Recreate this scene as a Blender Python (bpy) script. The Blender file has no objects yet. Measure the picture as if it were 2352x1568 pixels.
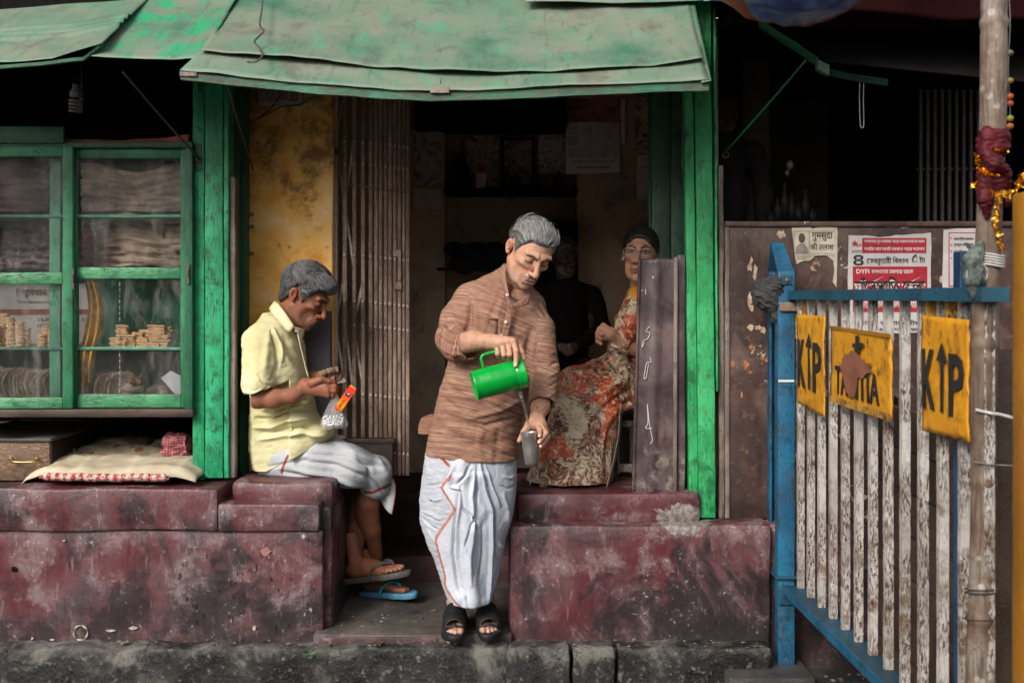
import bpy, bmesh, math, random
import numpy as np
from mathutils import Vector, Matrix, noise as mnoise
R = math.radians
random.seed(7); np.random.seed(7)
sc = bpy.context.scene
COL = sc.collection
# camera geometry: 40 mm lens, eye height 1.5 m, 4.61 m in front of the shop front (plane Y = 0)
F, D, CX, HY, ZC = 2613.0, 4.61, 1176.0, 680.0, 1.5

def W(px, py, Y=0.0):
    s = (D + Y) / F
    return Vector(((px - CX) * s, Y, ZC - (py - HY) * s))

def S(Y=0.0):
    return (D + Y) / F

cam = bpy.data.cameras.new('camera'); cam.lens = 40; cam.sensor_width = 36
cam.shift_y = -104 / 2352; cam.clip_end = 300; cam.clip_start = 0.05
cam.dof.use_dof = True; cam.dof.focus_distance = 4.55; cam.dof.aperture_fstop = 4.0
camo = bpy.data.objects.new('camera', cam); camo.location = (0, -D, ZC); camo.rotation_euler = (R(90), 0, 0)
COL.objects.link(camo); sc.camera = camo

world = bpy.data.worlds.new('World'); sc.world = world; world.use_nodes = True
wn = world.node_tree; wn.nodes.clear()
sky = wn.nodes.new('ShaderNodeTexSky'); sky.sky_type = 'NISHITA'; sky.sun_disc = False
SUN_EL, SUN_AZ = 34, 212      # the sun stands high behind the camera, to its left
sky.sun_elevation = R(SUN_EL); sky.sun_rotation = R(SUN_AZ); sky.dust_density = 4; sky.air_density = 1.2
hs = wn.nodes.new('ShaderNodeHueSaturation'); hs.inputs['Saturation'].default_value = 0.35
bg = wn.nodes.new('ShaderNodeBackground'); bg.inputs['Strength'].default_value = 0.15
wo = wn.nodes.new('ShaderNodeOutputWorld')
wn.links.new(sky.outputs[0], hs.inputs['Color']); wn.links.new(hs.outputs[0], bg.inputs[0]); wn.links.new(bg.outputs[0], wo.inputs[0])
sun = bpy.data.lights.new('sun', 'SUN'); sun.energy = 1.5; sun.angle = R(16); sun.color = (1, .93, .84)
suno = bpy.data.objects.new('sun', sun); COL.objects.link(suno)
# light travels from (behind, left, above) into the shop
_d = Vector((0.50, 0.80, -math.tan(R(SUN_EL)) * 0.94))
suno.rotation_euler = _d.to_track_quat('-Z', 'Y').to_euler()
sc.view_settings.view_transform = 'Standard'; sc.view_settings.look = 'None'
sc.view_settings.exposure = 0.50; sc.view_settings.gamma = 1; sc.view_settings.use_curve_mapping = False
sc.cycles.max_bounces = 6; sc.cycles.use_denoising = True; sc.cycles.transparent_max_bounces = 12

# ---------------------------------------------------------------- materials
class Mat:
    def __init__(s, name):
        s.m = bpy.data.materials.new(name); s.m.use_nodes = True
        s.t = s.m.node_tree; s.t.nodes.clear()
        s.o = s.t.nodes.new('ShaderNodeOutputMaterial')
        s.b = s.t.nodes.new('ShaderNodeBsdfPrincipled'); s.t.links.new(s.b.outputs[0], s.o.inputs[0])
        s._p = None
    def n(s, typ, **kw):
        x = s.t.nodes.new(typ)
        for k, v in kw.items(): setattr(x, k, v)
        return x
    def put(s, sock, v):
        if v is None: return
        if hasattr(v, 'links') or isinstance(v, bpy.types.NodeSocket): s.t.links.new(v, sock)
        else:
            if sock.type == 'RGBA' and not hasattr(v, '__len__'): v = (v, v, v)
            if sock.type == 'RGBA' and len(v) == 3: v = (*v, 1)
            sock.default_value = v
    def pos(s, scale=(1, 1, 1), rnd=0.0, local=False, off=(0, 0, 0)):
        g = s.n('ShaderNodeTexCoord').outputs['Object'] if local else s.n('ShaderNodeNewGeometry').outputs['Position']
        if rnd:
            oi = s.n('ShaderNodeObjectInfo'); mu = s.n('ShaderNodeVectorMath', operation='MULTIPLY_ADD')
            s.t.links.new(oi.outputs['Random'], mu.inputs[0]); mu.inputs[1].default_value = (rnd, rnd * 1.7, rnd * .6)
            s.t.links.new(g, mu.inputs[2]); g = mu.outputs[0]
        mp = s.n('ShaderNodeMapping'); mp.inputs['Scale'].default_value = scale; mp.inputs['Location'].default_value = off
        s.t.links.new(g, mp.inputs[0]); return mp.outputs[0]
    def noise(s, vec, scale, detail=5, rough=.6, dist=0.0):
        x = s.n('ShaderNodeTexNoise'); s.put(x.inputs['Vector'], vec); x.inputs['Scale'].default_value = scale
        x.inputs['Detail'].default_value = detail; x.inputs['Roughness'].default_value = rough; x.inputs['Distortion'].default_value = dist
        return x.outputs[0]
    def voro(s, vec, scale, feature='F1', out=0, rand=1.0):
        x = s.n('ShaderNodeTexVoronoi', feature=feature); s.put(x.inputs['Vector'], vec); x.inputs['Scale'].default_value = scale
        x.inputs['Randomness'].default_value = rand
        return x.outputs[out]
    def wave(s, vec, scale, dist=0.0, dscale=1.0, direction='X', detail=2):
        x = s.n('ShaderNodeTexWave', bands_direction=direction); s.put(x.inputs['Vector'], vec); x.inputs['Scale'].default_value = scale
        x.inputs['Distortion'].default_value = dist; x.inputs['Detail Scale'].default_value = dscale; x.inputs['Detail'].default_value = detail
        return x.outputs['Fac']
    def th(s, fac, lo, hi):
        x = s.n('ShaderNodeMapRange', interpolation_type='SMOOTHSTEP'); s.put(x.inputs[0], fac)
        x.inputs[1].default_value = lo; x.inputs[2].default_value = hi; return x.outputs[0]
    def math(s, op, a, b=0.0):
        x = s.n('ShaderNodeMath', operation=op, use_clamp=False); s.put(x.inputs[0], a); s.put(x.inputs[1], b); return x.outputs[0]
    def ramp(s, fac, stops):
        x = s.n('ShaderNodeValToRGB'); e = x.color_ramp.elements
        while len(e) < len(stops): e.new(.5)
        for q, (p, c) in zip(e, stops): q.position = p; q.color = (*c, 1)
        s.put(x.inputs[0], fac); return x.outputs[0]
    def mix(s, fac, a, b, mode='MIX'):
        x = s.n('ShaderNodeMix', data_type='RGBA', blend_type=mode); s.put(x.inputs[0], fac); s.put(x.inputs[6], a); s.put(x.inputs[7], b)
        return x.outputs[2]
    def sep(s, vec, i):
        x = s.n('ShaderNodeSeparateXYZ'); s.put(x.inputs[0], vec); return x.outputs[i]
    def attr(s, name):
        return s.n('ShaderNodeAttribute', attribute_name=name).outputs['Color']
    def done(s, color, rough=.6, bump=None, bs=.3, bd=.01, metal=0, spec=.5, **kw):
        s.put(s.b.inputs['Base Color'], color); s.put(s.b.inputs['Roughness'], rough); s.put(s.b.inputs['Metallic'], metal)
        s.put(s.b.inputs['Specular IOR Level'], spec)
        for k, v in kw.items(): s.put(s.b.inputs[k.replace('_', ' ')], v)
        if bump is not None:
            x = s.n('ShaderNodeBump'); s.put(x.inputs['Height'], bump); x.inputs['Strength'].default_value = bs; x.inputs['Distance'].default_value = bd
            s.t.links.new(x.outputs[0], s.b.inputs['Normal'])
        return s.m

def plain(name, col, rough=.6, metal=0, spec=.5, var=.25, sc_=30, **kw):
    m = Mat(name); v = m.pos(rnd=3)
    n1 = m.noise(v, sc_, 5, .65)
    c = m.mix(m.th(n1, .3, .75), tuple(x * (1 - var) for x in col), tuple(min(1, x * (1 + var)) for x in col))
    return m.done(c, rough, n1, .15, .004, metal, spec, **kw)

def painted(name, base, light, dark, chip, grain=(6, 6, .7), rough=.45, chips=.66, bs=.35, dirt=.5, crack=.8):
    """old paint over wood or iron: tonal drift, rubbed grain, hairline cracks, chips that show the layer below"""
    m = Mat(name); v = m.pos(rnd=4); g = m.pos(scale=grain, rnd=4)
    big = m.noise(v, 3.2, 5, .62, .3); fine = m.noise(g, 26, 7, .75); mid = m.noise(v, 12, 7, .72, .4); gm = m.noise(g, 9, 6, .7, .3)
    c = m.mix(m.th(big, .38, .62), base, light)
    c = m.mix(m.math('MULTIPLY', m.th(gm, .50, .66), .45), c, light)
    c = m.mix(m.math('MULTIPLY', m.th(fine, .50, .68), .62), c, dark)
    c = m.mix(m.math('MULTIPLY', m.th(mid, .50, .66), dirt), c, dark)
    cr = m.th(m.voro(g, 15, 'DISTANCE_TO_EDGE'), .035, .012); cr = m.math('MULTIPLY', cr, m.th(m.noise(v, 4, 3), .46, .58))
    c = m.mix(m.math('MULTIPLY', cr, crack), c, dark)
    ch = m.math('MULTIPLY', m.th(m.noise(g, 34, 8, .75, .4), chips, chips + .04), m.th(m.noise(v, 5, 3), .40, .56))
    c = m.mix(ch, c, chip)
    h = m.math('SUBTRACT', m.math('ADD', m.math('MULTIPLY', fine, .7), m.math('MULTIPLY', mid, .5)), m.math('MULTIPLY', m.math('ADD', ch, cr), .6))
    r = m.math('ADD', rough, m.math('MULTIPLY', ch, .35))
    return m.done(c, r, h, bs * 1.4, .007)

GREEN = painted('emerald_paint', (.006, .22, .080), (.025, .42, .19), (.003, .055, .022), (.07, .045, .03), dirt=.8, chips=.60)
GREENL = painted('light_emerald_paint', (.012, .30, .085), (.05, .46, .16), (.005, .08, .025), (.10, .07, .05), chips=.58, dirt=.75)
GREEND = painted('dark_green_paint', (.004, .075, .030), (.008, .11, .045), (.003, .03, .014), (.03, .02, .015))
BLUE = painted('blue_paint', (.004, .075, .16), (.006, .14, .26), (.003, .022, .045), (.12, .07, .05), grain=(5, 5, 2), chips=.55, dirt=.75)
BLUED = painted('dull_blue_paint', (.010, .05, .085), (.012, .085, .14), (.006, .025, .035), (.10, .06, .04), grain=(5, 5, 2), chips=.58)
WHITER = painted('rusty_white_paint', (.42, .385, .35), (.58, .55, .52), (.22, .15, .10), (.12, .055, .025), grain=(6, 6, 1.4), chips=.52, bs=.7, dirt=.95, crack=.1)
YELLOW = painted('yellow_paint', (.22, .09, .004), (.32, .14, .006), (.30, .10, .015), (.13, .045, .015), grain=(3, 3, 2), chips=.6, dirt=.8)
GATE = painted('gate_paint', (.20, .125, .092), (.36, .25, .19), (.07, .035, .025), (.05, .025, .016), grain=(5, 5, 5), chips=.55, bs=.6, dirt=.45)
GATEL = painted('pale_gate_paint', (.50, .42, .38), (.60, .52, .47), (.22, .14, .11), (.05, .02, .015), grain=(5, 5, 4), chips=.56, bs=.5)
WOODD = painted('dark_wood', (.035, .02, .015), (.06, .035, .022), (.012, .008, .006), (.09, .06, .04), grain=(2, 8, 8))
WOODV = painted('weathered_wood', (.14, .10, .08), (.26, .21, .18), (.05, .035, .03), (.30, .25, .22), grain=(8, 8, .6))
BROWN = plain('brown_wood', (.16, .09, .05), .6)
BLACK = plain('black_rubber', (.010, .010, .012), .55, sc_=60)
DARK = plain('near_black', (.010, .008, .008), .95, spec=.05)  # shade of the closed shop shells is partly put into this colour
STEEL = plain('steel', (.55, .55, .55), .28, 1.0, sc_=80, var=.1)
IRON = plain('old_iron', (.10, .085, .075), .55, .6, sc_=60)
BRASS = plain('brass', (.55, .36, .14), .35, 1.0, sc_=60)
WIRE = plain('grey_wire', (.16, .15, .14), .6)
WHITEP = plain('white_plastic', (.60, .57, .53), .4)
INK = plain('black_ink', (.012, .011, .012), .7, var=.3)
REDINK = plain('red_ink', (.33, .008, .022), .7, var=.15)
PAPER = None

def mat_plinth():
    m = Mat('red_oxide_plaster'); v = m.pos(); vs = m.pos(scale=(9, 9, .9)); z = m.sep(v, 2)
    a = m.noise(v, 2.1, 6, .62, .2); b = m.noise(v, 6.5, 8, .7, .3); f = m.noise(v, 45, 6, .7); s = m.noise(vs, 8, 6, .7)
    c = m.ramp(a, [(.30, (.050, .012, .015)), (.43, (.098, .020, .026)), (.52, (.125, .050, .056)), (.60, (.060, .038, .042)), (.72, (.13, .082, .088))])
    c = m.mix(m.math('MULTIPLY', m.th(b, .49, .64), .80), c, (.21, .145, .150))           # rubbed grey pink
    c = m.mix(m.math('MULTIPLY', m.th(m.noise(v, 2.3, 8, .70, .6), .46, .58), .92), c, (.018, .013, .015))   # soot
    c = m.mix(m.math('MULTIPLY', m.th(s, .54, .70), .65), c, (.026, .015, .017))            # runs
    c = m.mix(m.math('MULTIPLY', m.th(m.noise(m.pos(scale=(7, 7, 1.2), off=(3, 1, 2)), 5, 7, .72), .57, .68), .55), c, (.28, .205, .20))
    c = m.mix(m.math('MULTIPLY', m.th(f, .56, .68), m.th(b, .46, .60)), c, (.40, .32, .32))   # fine scuffs
    dd_ = m.n('ShaderNodeVectorMath', operation='DISTANCE'); m.put(dd_.inputs[0], m.pos(scale=(1, .4, 1.9))); dd_.inputs[1].default_value = (.70, .0, 1.10)
    pm = m.th(m.math('ADD', dd_.outputs['Value'], m.math('MULTIPLY', m.math('SUBTRACT', b, .5), .42)), .115, .095)
    c = m.mix(m.math('MULTIPLY', pm, .9), c, m.mix(m.th(f, .4, .62), (.15, .13, .12), (.34, .31, .29)))   # bare cement by the post
    low = m.th(m.math('ADD', z, m.math('MULTIPLY', b, .25)), .36, .16)
    c = m.mix(m.math('MULTIPLY', low, .75), c, (.025, .021, .020))                          # splash dirt near the kerb
    sp = m.th(m.voro(v, 55, 'F1'), .16, .08); c = m.mix(m.math('MULTIPLY', sp, m.th(m.noise(v, 7, 3), .54, .60)), c, (.018, .010, .012))
    wp = m.th(m.voro(v, 38, 'F1'), .10, .05); c = m.mix(m.math('MULTIPLY', wp, m.th(m.noise(v, 5, 3, .5), .62, .66)), c, (.36, .32, .31))
    h = m.math('ADD', m.math('MULTIPLY', b, .7), m.math('ADD', m.math('MULTIPLY', f, .25), m.math('MULTIPLY', s, .3)))
    return m.done(c, m.ramp(b, [(.35, (.30,) * 3), (.65, (.62,) * 3)]), h, .5, .012)
PLINTH = mat_plinth()

def mat_kerb():
    m = Mat('dirty_kerb_stone'); v = m.pos(rnd=1); z = m.sep(m.pos(), 2)
    a = m.noise(v, 4, 8, .7, .4); f = m.noise(v, 34, 8, .75)
    c = m.ramp(a, [(.42, (.005, .005, .005)), (.52, (.040, .038, .035)), (.60, (.19, .18, .16))])
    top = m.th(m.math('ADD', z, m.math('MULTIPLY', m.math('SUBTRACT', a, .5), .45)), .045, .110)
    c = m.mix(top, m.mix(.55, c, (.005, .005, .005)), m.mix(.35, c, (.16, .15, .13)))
    c = m.mix(m.math('MULTIPLY', m.th(f, .54, .66), .65), c, (.24, .23, .21))
    c = m.mix(m.math('MULTIPLY', m.th(m.noise(v, 20, 6, .7), .56, .66), .7), c, (.006, .006, .006))
    h = m.math('ADD', a, m.math('MULTIPLY', f, .5))
    return m.done(c, m.ramp(a, [(.4, (.35,) * 3), (.6, (.85,) * 3)]), h, .9, .02)
KERB = mat_kerb()

def mat_floor(name, c0, c1, c2):
    m = Mat(name); v = m.pos(); a = m.noise(v, 4.5, 8, .7, .4); f = m.noise(v, 36, 7, .7)
    c = m.ramp(a, [(.32, c0), (.52, c1), (.70, c2)]); c = m.mix(m.math('MULTIPLY', m.th(f, .58, .70), .5), c, tuple(x * 2.2 for x in c2))
    return m.done(c, .7, m.math('ADD', a, m.math('MULTIPLY', f, .4)), .6, .012)
STEPF = mat_floor('trodden_step', (.025, .02, .018), (.075, .062, .055), (.15, .125, .11))
ROAD = mat_floor('road_dirt', (.006, .006, .006), (.018, .017, .016), (.045, .042, .038))
REDD = mat_floor('dark_red_step', (.015, .006, .007), (.045, .014, .016), (.07, .035, .035))

def mat_yellow():
    m = Mat('yellow_limewash'); v = m.pos(); z = m.sep(v, 2)
    a = m.noise(v, 3.2, 7, .65, .3); b = m.noise(v, 9, 8, .7, .5); f = m.noise(v, 50, 5, .7)
    c = m.ramp(a, [(.32, (.55, .23, .04)), (.44, (.80, .43, .10)), (.60, (.85, .58, .28))])
    mold = m.math('MULTIPLY', m.th(m.math('ADD', m.noise(v, 5.2, 8, .72, .15), m.math('MULTIPLY', m.math('SUBTRACT', z, 1.75), .18)), .55, .70), .72)
    c = m.mix(mold, c, (.045, .022, .010))
    c = m.mix(m.math('MULTIPLY', m.th(b, .60, .70), .5), c, (.60, .45, .30))
    c = m.mix(m.math('MULTIPLY', m.th(m.noise(v, 17, 6, .7), .62, .70), .7), c, (.10, .05, .02))
    return m.done(c, .8, m.math('ADD', b, m.math('MULTIPLY', f, .3)), .35, .008)
YWALL = mat_yellow()

def mat_inner():
    m = Mat('sooty_inner_plaster'); v = m.pos(); a = m.noise(v, 2.2, 7, .65, .3); b = m.noise(v, 8, 8, .7)
    c = m.ramp(a, [(.32, (.30, .22, .16)), (.52, (.55, .42, .29)), (.70, (.48, .39, .32))])
    c = m.mix(m.math('MULTIPLY', m.th(b, .54, .70), .5), c, (.06, .042, .035))
    return m.done(c, .9, b, .4, .01)
INNER = mat_inner()
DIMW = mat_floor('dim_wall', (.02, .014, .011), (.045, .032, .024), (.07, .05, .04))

def mat_tin(name, hue=0):
    m = Mat(name); v = m.pos(rnd=2); vs = m.pos(scale=(1.6, 1, 1), rnd=2)
    a = m.noise(v, 2.4, 6, .62, .4); b = m.noise(vs, 7, 8, .7, .4); f = m.noise(v, 60, 5, .7)
    c = m.ramp(a, [(.30, (.05, .14, .09)), (.44, (.115, .19, .13)), (.58, (.18, .205, .155)), (.70, (.11, .105, .08))])
    c = m.mix(m.math('MULTIPLY', m.th(b, *((.52, .68) if hue == 0 else (.47, .60))), .55 if hue == 0 else .85), c, (.05, .29, .16) if hue == 0 else (.010, .30, .13))
    c = m.mix(m.math('MULTIPLY', m.th(m.noise(vs, 4.5, 8, .74, .5), .53, .68), .50), c, (.075, .068, .055)); c = m.mix(m.math('MULTIPLY', m.th(m.noise(v, 22, 7, .75), .56, .68), .45), c, (.06, .10, .07))
    c = m.mix(m.math('MULTIPLY', m.th(f, .60, .72), .35), c, (.30, .34, .29)); c = m.mix(m.math('MULTIPLY', m.th(m.noise(m.pos(scale=(5, .8, .8), rnd=2), 6, 7, .72), .53, .68), .5), c, (.055, .075, .055))
    sp = m.th(m.voro(v, 30), .09, .04); c = m.mix(m.math('MULTIPLY', sp, m.th(m.noise(v, 4, 2), .5, .56)), c, (.02, .012, .01))
    return m.done(c, .55, m.math('ADD', m.math('MULTIPLY', m.noise(v, 3, 3), 2), m.math('MULTIPLY', b, .3)), .35, .012)
TIN = mat_tin('faded_green_tin'); TINB = mat_tin('bright_green_tin', 1)

def mat_panel():
    m = Mat('peeling_brown_panel'); v = m.pos(); a = m.noise(v, 3, 7, .65, .3); b = m.noise(v, 11, 8, .7, .6); vs = m.pos(scale=(5, 5, 1))
    c = m.ramp(a, [(.34, (.018, .009, .008)), (.50, (.058, .026, .020)), (.62, (.11, .070, .056))]); c = m.mix(m.math('MULTIPLY', m.th(b, .50, .62), .7), c, (.020, .012, .011)); c = m.mix(m.math('MULTIPLY', m.th(m.noise(v, 24, 6, .75), .56, .66), .5), c, (.16, .10, .08))
    c = m.mix(m.math('MULTIPLY', m.th(m.noise(vs, 9, 7, .7), .52, .70), .6), c, (.012, .008, .007))
    pe = m.math('MULTIPLY', m.th(b, .60, .625), m.th(m.noise(v, 3.1, 3, .5, .3), .50, .56))
    c = m.mix(pe, c, m.ramp(m.noise(v, 14, 4), [(.42, (.42, .14, .05)), (.55, (.50, .40, .30))]))
    sp = m.th(m.voro(v, 60), .12, .05); c = m.mix(m.math('MULTIPLY', sp, m.th(m.noise(v, 6, 2), .56, .6)), c, (.4, .38, .36))
    return m.done(c, .55, m.math('ADD', b, m.math('MULTIPLY', pe, .8)), .4, .008)
PANEL = mat_panel()

def mat_sheet():
    m = Mat('purple_brown_sheet'); v = m.pos(); a = m.noise(v, 4, 7, .65, .5); b = m.noise(v, 14, 8, .7)
    c = m.ramp(a, [(.34, (.030, .018, .020)), (.50, (.075, .050, .055)), (.62, (.15, .105, .105))]); c = m.mix(m.math('MULTIPLY', m.th(m.noise(m.pos(scale=(4, 4, .8)), 9, 7, .72), .52, .66), .65), c, (.022, .014, .015))
    c = m.mix(m.math('MULTIPLY', m.th(b, .56, .70), .6), c, (.12, .055, .04))
    z = m.sep(v, 2); low = m.math('MULTIPLY', m.th(m.math('ADD', z, m.math('MULTIPLY', a, .18)), .98, .90), m.th(b, .46, .54))
    c = m.mix(low, c, m.ramp(m.noise(v, 16, 5), [(.4, (.10, .085, .075)), (.6, (.27, .23, .19))]))
    return m.done(c, .42, m.math('ADD', a, m.math('MULTIPLY', b, .3)), .4, .01)
SHEET = mat_sheet()

def cloth(name, cols, scale=30, weave=900, rough=.85, pattern=None, bs=.25, attr=False, fold=None):
    m = Mat(name); v = m.pos(local=True)
    if pattern: c = pattern(m, v)
    else: c = m.ramp(m.noise(v, scale, 4, .6), [(.35, cols[0]), (.65, cols[1])])
    if attr: c = m.mix(1, c, m.attr('Col'), 'MULTIPLY')
    w = m.math('ADD', m.noise(v, 60, 5, .7), m.math('MULTIPLY', m.noise(m.pos(local=True, scale=(3, 3, 1)), 9, 4, .6, .6), 1.2))
    return m.done(c, rough, w, bs, .006, spec=.2)

# ---------------------------------------------------------------- object helpers
def tag(o, label=None, cat=None, group=None, kind=None):
    if label: o['label'] = label
    if cat: o['category'] = cat
    if group: o['group'] = group
    if kind: o['kind'] = kind
    return o

def empty(name, loc, label, cat, group=None):
    o = bpy.data.objects.new(name, None); COL.objects.link(o); o.location = loc; o.empty_display_size = .1
    return tag(o, label, cat, group)

def link(name, me, mat=None, parent=None, smooth=False):
    if mat is not None and not me.materials: me.materials.append(mat)
    o = bpy.data.objects.new(name, me); COL.objects.link(o)
    if parent is not None:
        o.parent = parent; o.matrix_parent_inverse = Matrix.Translation(-parent_loc(parent))
    if smooth:
        me.polygons.foreach_set('use_smooth', [True] * len(me.polygons))
    return o

def parent_loc(p):
    return p.location if p.parent is None else Vector((0, 0, 0))

class MB:
    """collects shapes into one mesh, in world coordinates"""
    def __init__(s): s.bm = bmesh.new()
    def box(s, lo, hi, bev=0.0, rot=None, jit=0.0):
        c = [(a + b) / 2 for a, b in zip(lo, hi)]; sz = [abs(b - a) for a, b in zip(lo, hi)]
        t = bmesh.new(); bmesh.ops.create_cube(t, size=1)
        for v in t.verts:
            v.co = Vector((v.co.x * sz[0], v.co.y * sz[1], v.co.z * sz[2]))
            if jit: v.co += Vector((random.uniform(-jit, jit), random.uniform(-jit, jit), random.uniform(-jit, jit)))
        if bev: bmesh.ops.bevel(t, geom=t.edges[:], offset=min(bev, min(sz) * .45), segments=2, affect='EDGES', profile=.5)
        if rot is not None:
            for v in t.verts: v.co = rot @ v.co
        for v in t.verts: v.co += Vector(c)
        s.merge(t); return s
    def merge(s, t):
        me = bpy.data.meshes.new('tmp'); t.to_mesh(me); t.free(); s.bm.from_mesh(me); bpy.data.meshes.remove(me)
    def pbox(s, x0, y0, x1, y1, Y, dep, bev=.002, jit=0.0):
        a = W(x0, y0, Y); b = W(x1, y1, Y)
        return s.box((a.x, Y, b.z), (b.x, Y + dep, a.z), bev, jit=jit)
    def prism(s, pts, dep, bev=0.0):
        """outline (list of Vectors, roughly in an XZ plane), pushed back along +Y by dep"""
        t = bmesh.new(); vs = [t.verts.new(p) for p in pts]; f = t.faces.new(vs)
        r = bmesh.ops.extrude_face_region(t, geom=[f])
        for v in r['geom']:
            if isinstance(v, bmesh.types.BMVert): v.co += Vector((0, dep, 0)) if not isinstance(dep, Vector) else dep
        bmesh.ops.recalc_face_normals(t, faces=t.faces[:])
        if bev: bmesh.ops.bevel(t, geom=t.edges[:], offset=bev, segments=1, affect='EDGES')
        s.merge(t); return s
    def tube(s, pts, r, n=6, cap=True):
        pts = [Vector(p) for p in pts]; rs = r if hasattr(r, '__len__') else [r] * len(pts); rings = []
        up = None
        for i, p in enumerate(pts):
            d = (pts[min(i + 1, len(pts) - 1)] - pts[max(i - 1, 0)])
            d = d.normalized() if d.length > 1e-9 else Vector((0, 0, 1))
            if up is None: up = d.orthogonal().normalized()
            up = (up - d * up.dot(d)); up = up.normalized() if up.length > 1e-6 else d.orthogonal().normalized()
            q = d.cross(up)
            rings.append([s.bm.verts.new(p + (up * math.cos(2 * math.pi * k / n) + q * math.sin(2 * math.pi * k / n)) * rs[i]) for k in range(n)])
        for a, b in zip(rings, rings[1:]):
            for k in range(n): s.bm.faces.new((a[k], a[(k + 1) % n], b[(k + 1) % n], b[k]))
        if cap: s.bm.faces.new(rings[0][::-1]); s.bm.faces.new(rings[-1])
        return s
    def lathe(s, prof, origin, axis=Vector((0, 0, 1)), n=32, sweep=2 * math.pi, close=True):
        axis = Vector(axis).normalized(); u = axis.orthogonal().normalized(); w = axis.cross(u); origin = Vector(origin); rings = []
        for (h, r) in prof:
            rings.append([s.bm.verts.new(origin + axis * h + (u * math.cos(2 * math.pi * k / n) + w * math.sin(2 * math.pi * k / n)) * max(r, 1e-4)) for k in range(n)])
        for a, b in zip(rings, rings[1:]):
            for k in range(n): s.bm.faces.new((a[k], a[(k + 1) % n], b[(k + 1) % n], b[k]))
        if close: s.bm.faces.new(rings[0][::-1]); s.bm.faces.new(rings[-1])
        return s
    def grid(s, fn, nu, nv):
        g = [[s.bm.verts.new(fn(i / nu, j / nv)) for j in range(nv + 1)] for i in range(nu + 1)]
        for i in range(nu):
            for j in range(nv): s.bm.faces.new((g[i][j], g[i + 1][j], g[i + 1][j + 1], g[i][j + 1]))
        return s
    def rough(s, cut=.06, amp=.004, freq=6.0, seed=0):
        """subdivides long edges and pushes the surface about, so nothing is ruler-straight"""
        for _ in range(7):
            es = [e for e in s.bm.edges if e.calc_length() > cut * 1.6]
            if not es: break
            bmesh.ops.subdivide_edges(s.bm, edges=es, cuts=1, use_grid_fill=True)
        bmesh.ops.triangulate(s.bm, faces=[f for f in s.bm.faces if len(f.verts) > 4])
        off = Vector((seed * 3.1, seed * 1.7, seed))
        for v in s.bm.verts: v.co += mnoise.noise_vector(v.co * freq + off) * amp
        return s
    def build(s, name, mat, parent=None, smooth=False, solid=0.0, recalc=True):
        if recalc: bmesh.ops.recalc_face_normals(s.bm, faces=s.bm.faces[:])
        me = bpy.data.meshes.new(name); s.bm.to_mesh(me); s.bm.free()
        o = link(name, me, mat, parent, smooth)
        if smooth == 'auto':
            me.shade_smooth() if hasattr(me, 'shade_smooth') else None
            me.set_sharp_from_angle(angle=R(40))
        if solid:
            q = o.modifiers.new('solid', 'SOLIDIFY'); q.thickness = solid; q.offset = 0
        return o

def copy_tree(o, parent=None, loc=None):
    c = o.copy(); COL.objects.link(c)
    if parent is not None: c.parent = parent
    if loc is not None: c.location = loc
    for ch in list(o.children): copy_tree(ch, c)
    return c

FONT_CACHE = {}
def text_mesh(txt, size, bold=0.0, ext=.0006, narrow=1.0):
    c = bpy.data.curves.new('t', 'FONT'); c.body = txt; c.size = size; c.align_x = 'CENTER'; c.align_y = 'CENTER'
    c.extrude = ext; c.offset = bold; c.resolution_u = 2
    o = bpy.data.objects.new('t', c); COL.objects.link(o); bpy.context.view_layer.update()
    me = bpy.data.meshes.new_from_object(o.evaluated_get(bpy.context.evaluated_depsgraph_get()))
    bpy.data.objects.remove(o); return me

def put_text(parent, txt, cx, cz, Y, w, h, mat, bold=0.0, frame=None, name='lettering', ext=.0004):
    """lettering fitted into a w x h rectangle centred at (cx, Y, cz) (or in a local frame)"""
    me = text_mesh(txt, 1.0, bold, ext)
    co = np.empty(len(me.vertices) * 3, 'f'); me.vertices.foreach_get('co', co); co = co.reshape(-1, 3)
    lo, hi = co.min(0), co.max(0); sz = np.maximum(hi - lo, 1e-6)
    x = (co[:, 0] - (lo[0] + hi[0]) / 2) / sz[0] * w; z = (co[:, 1] - (lo[1] + hi[1]) / 2) / sz[1] * h
    e = co[:, 2] * 1.0
    P = np.stack([x, -e, z], 1)
    if frame is None: P += np.array([cx, Y, cz])
    else:
        o, ux, uz, un = [np.array(q) for q in frame]
        P = o + np.outer(P[:, 0] + cx, ux) + np.outer(P[:, 2] + cz, uz) + np.outer(-P[:, 1] + Y, un)
    me.vertices.foreach_set('co', P.astype('f').ravel()); me.update()
    me.materials.clear(); me.materials.append(mat)
    return link(name, me, mat, parent)

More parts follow.
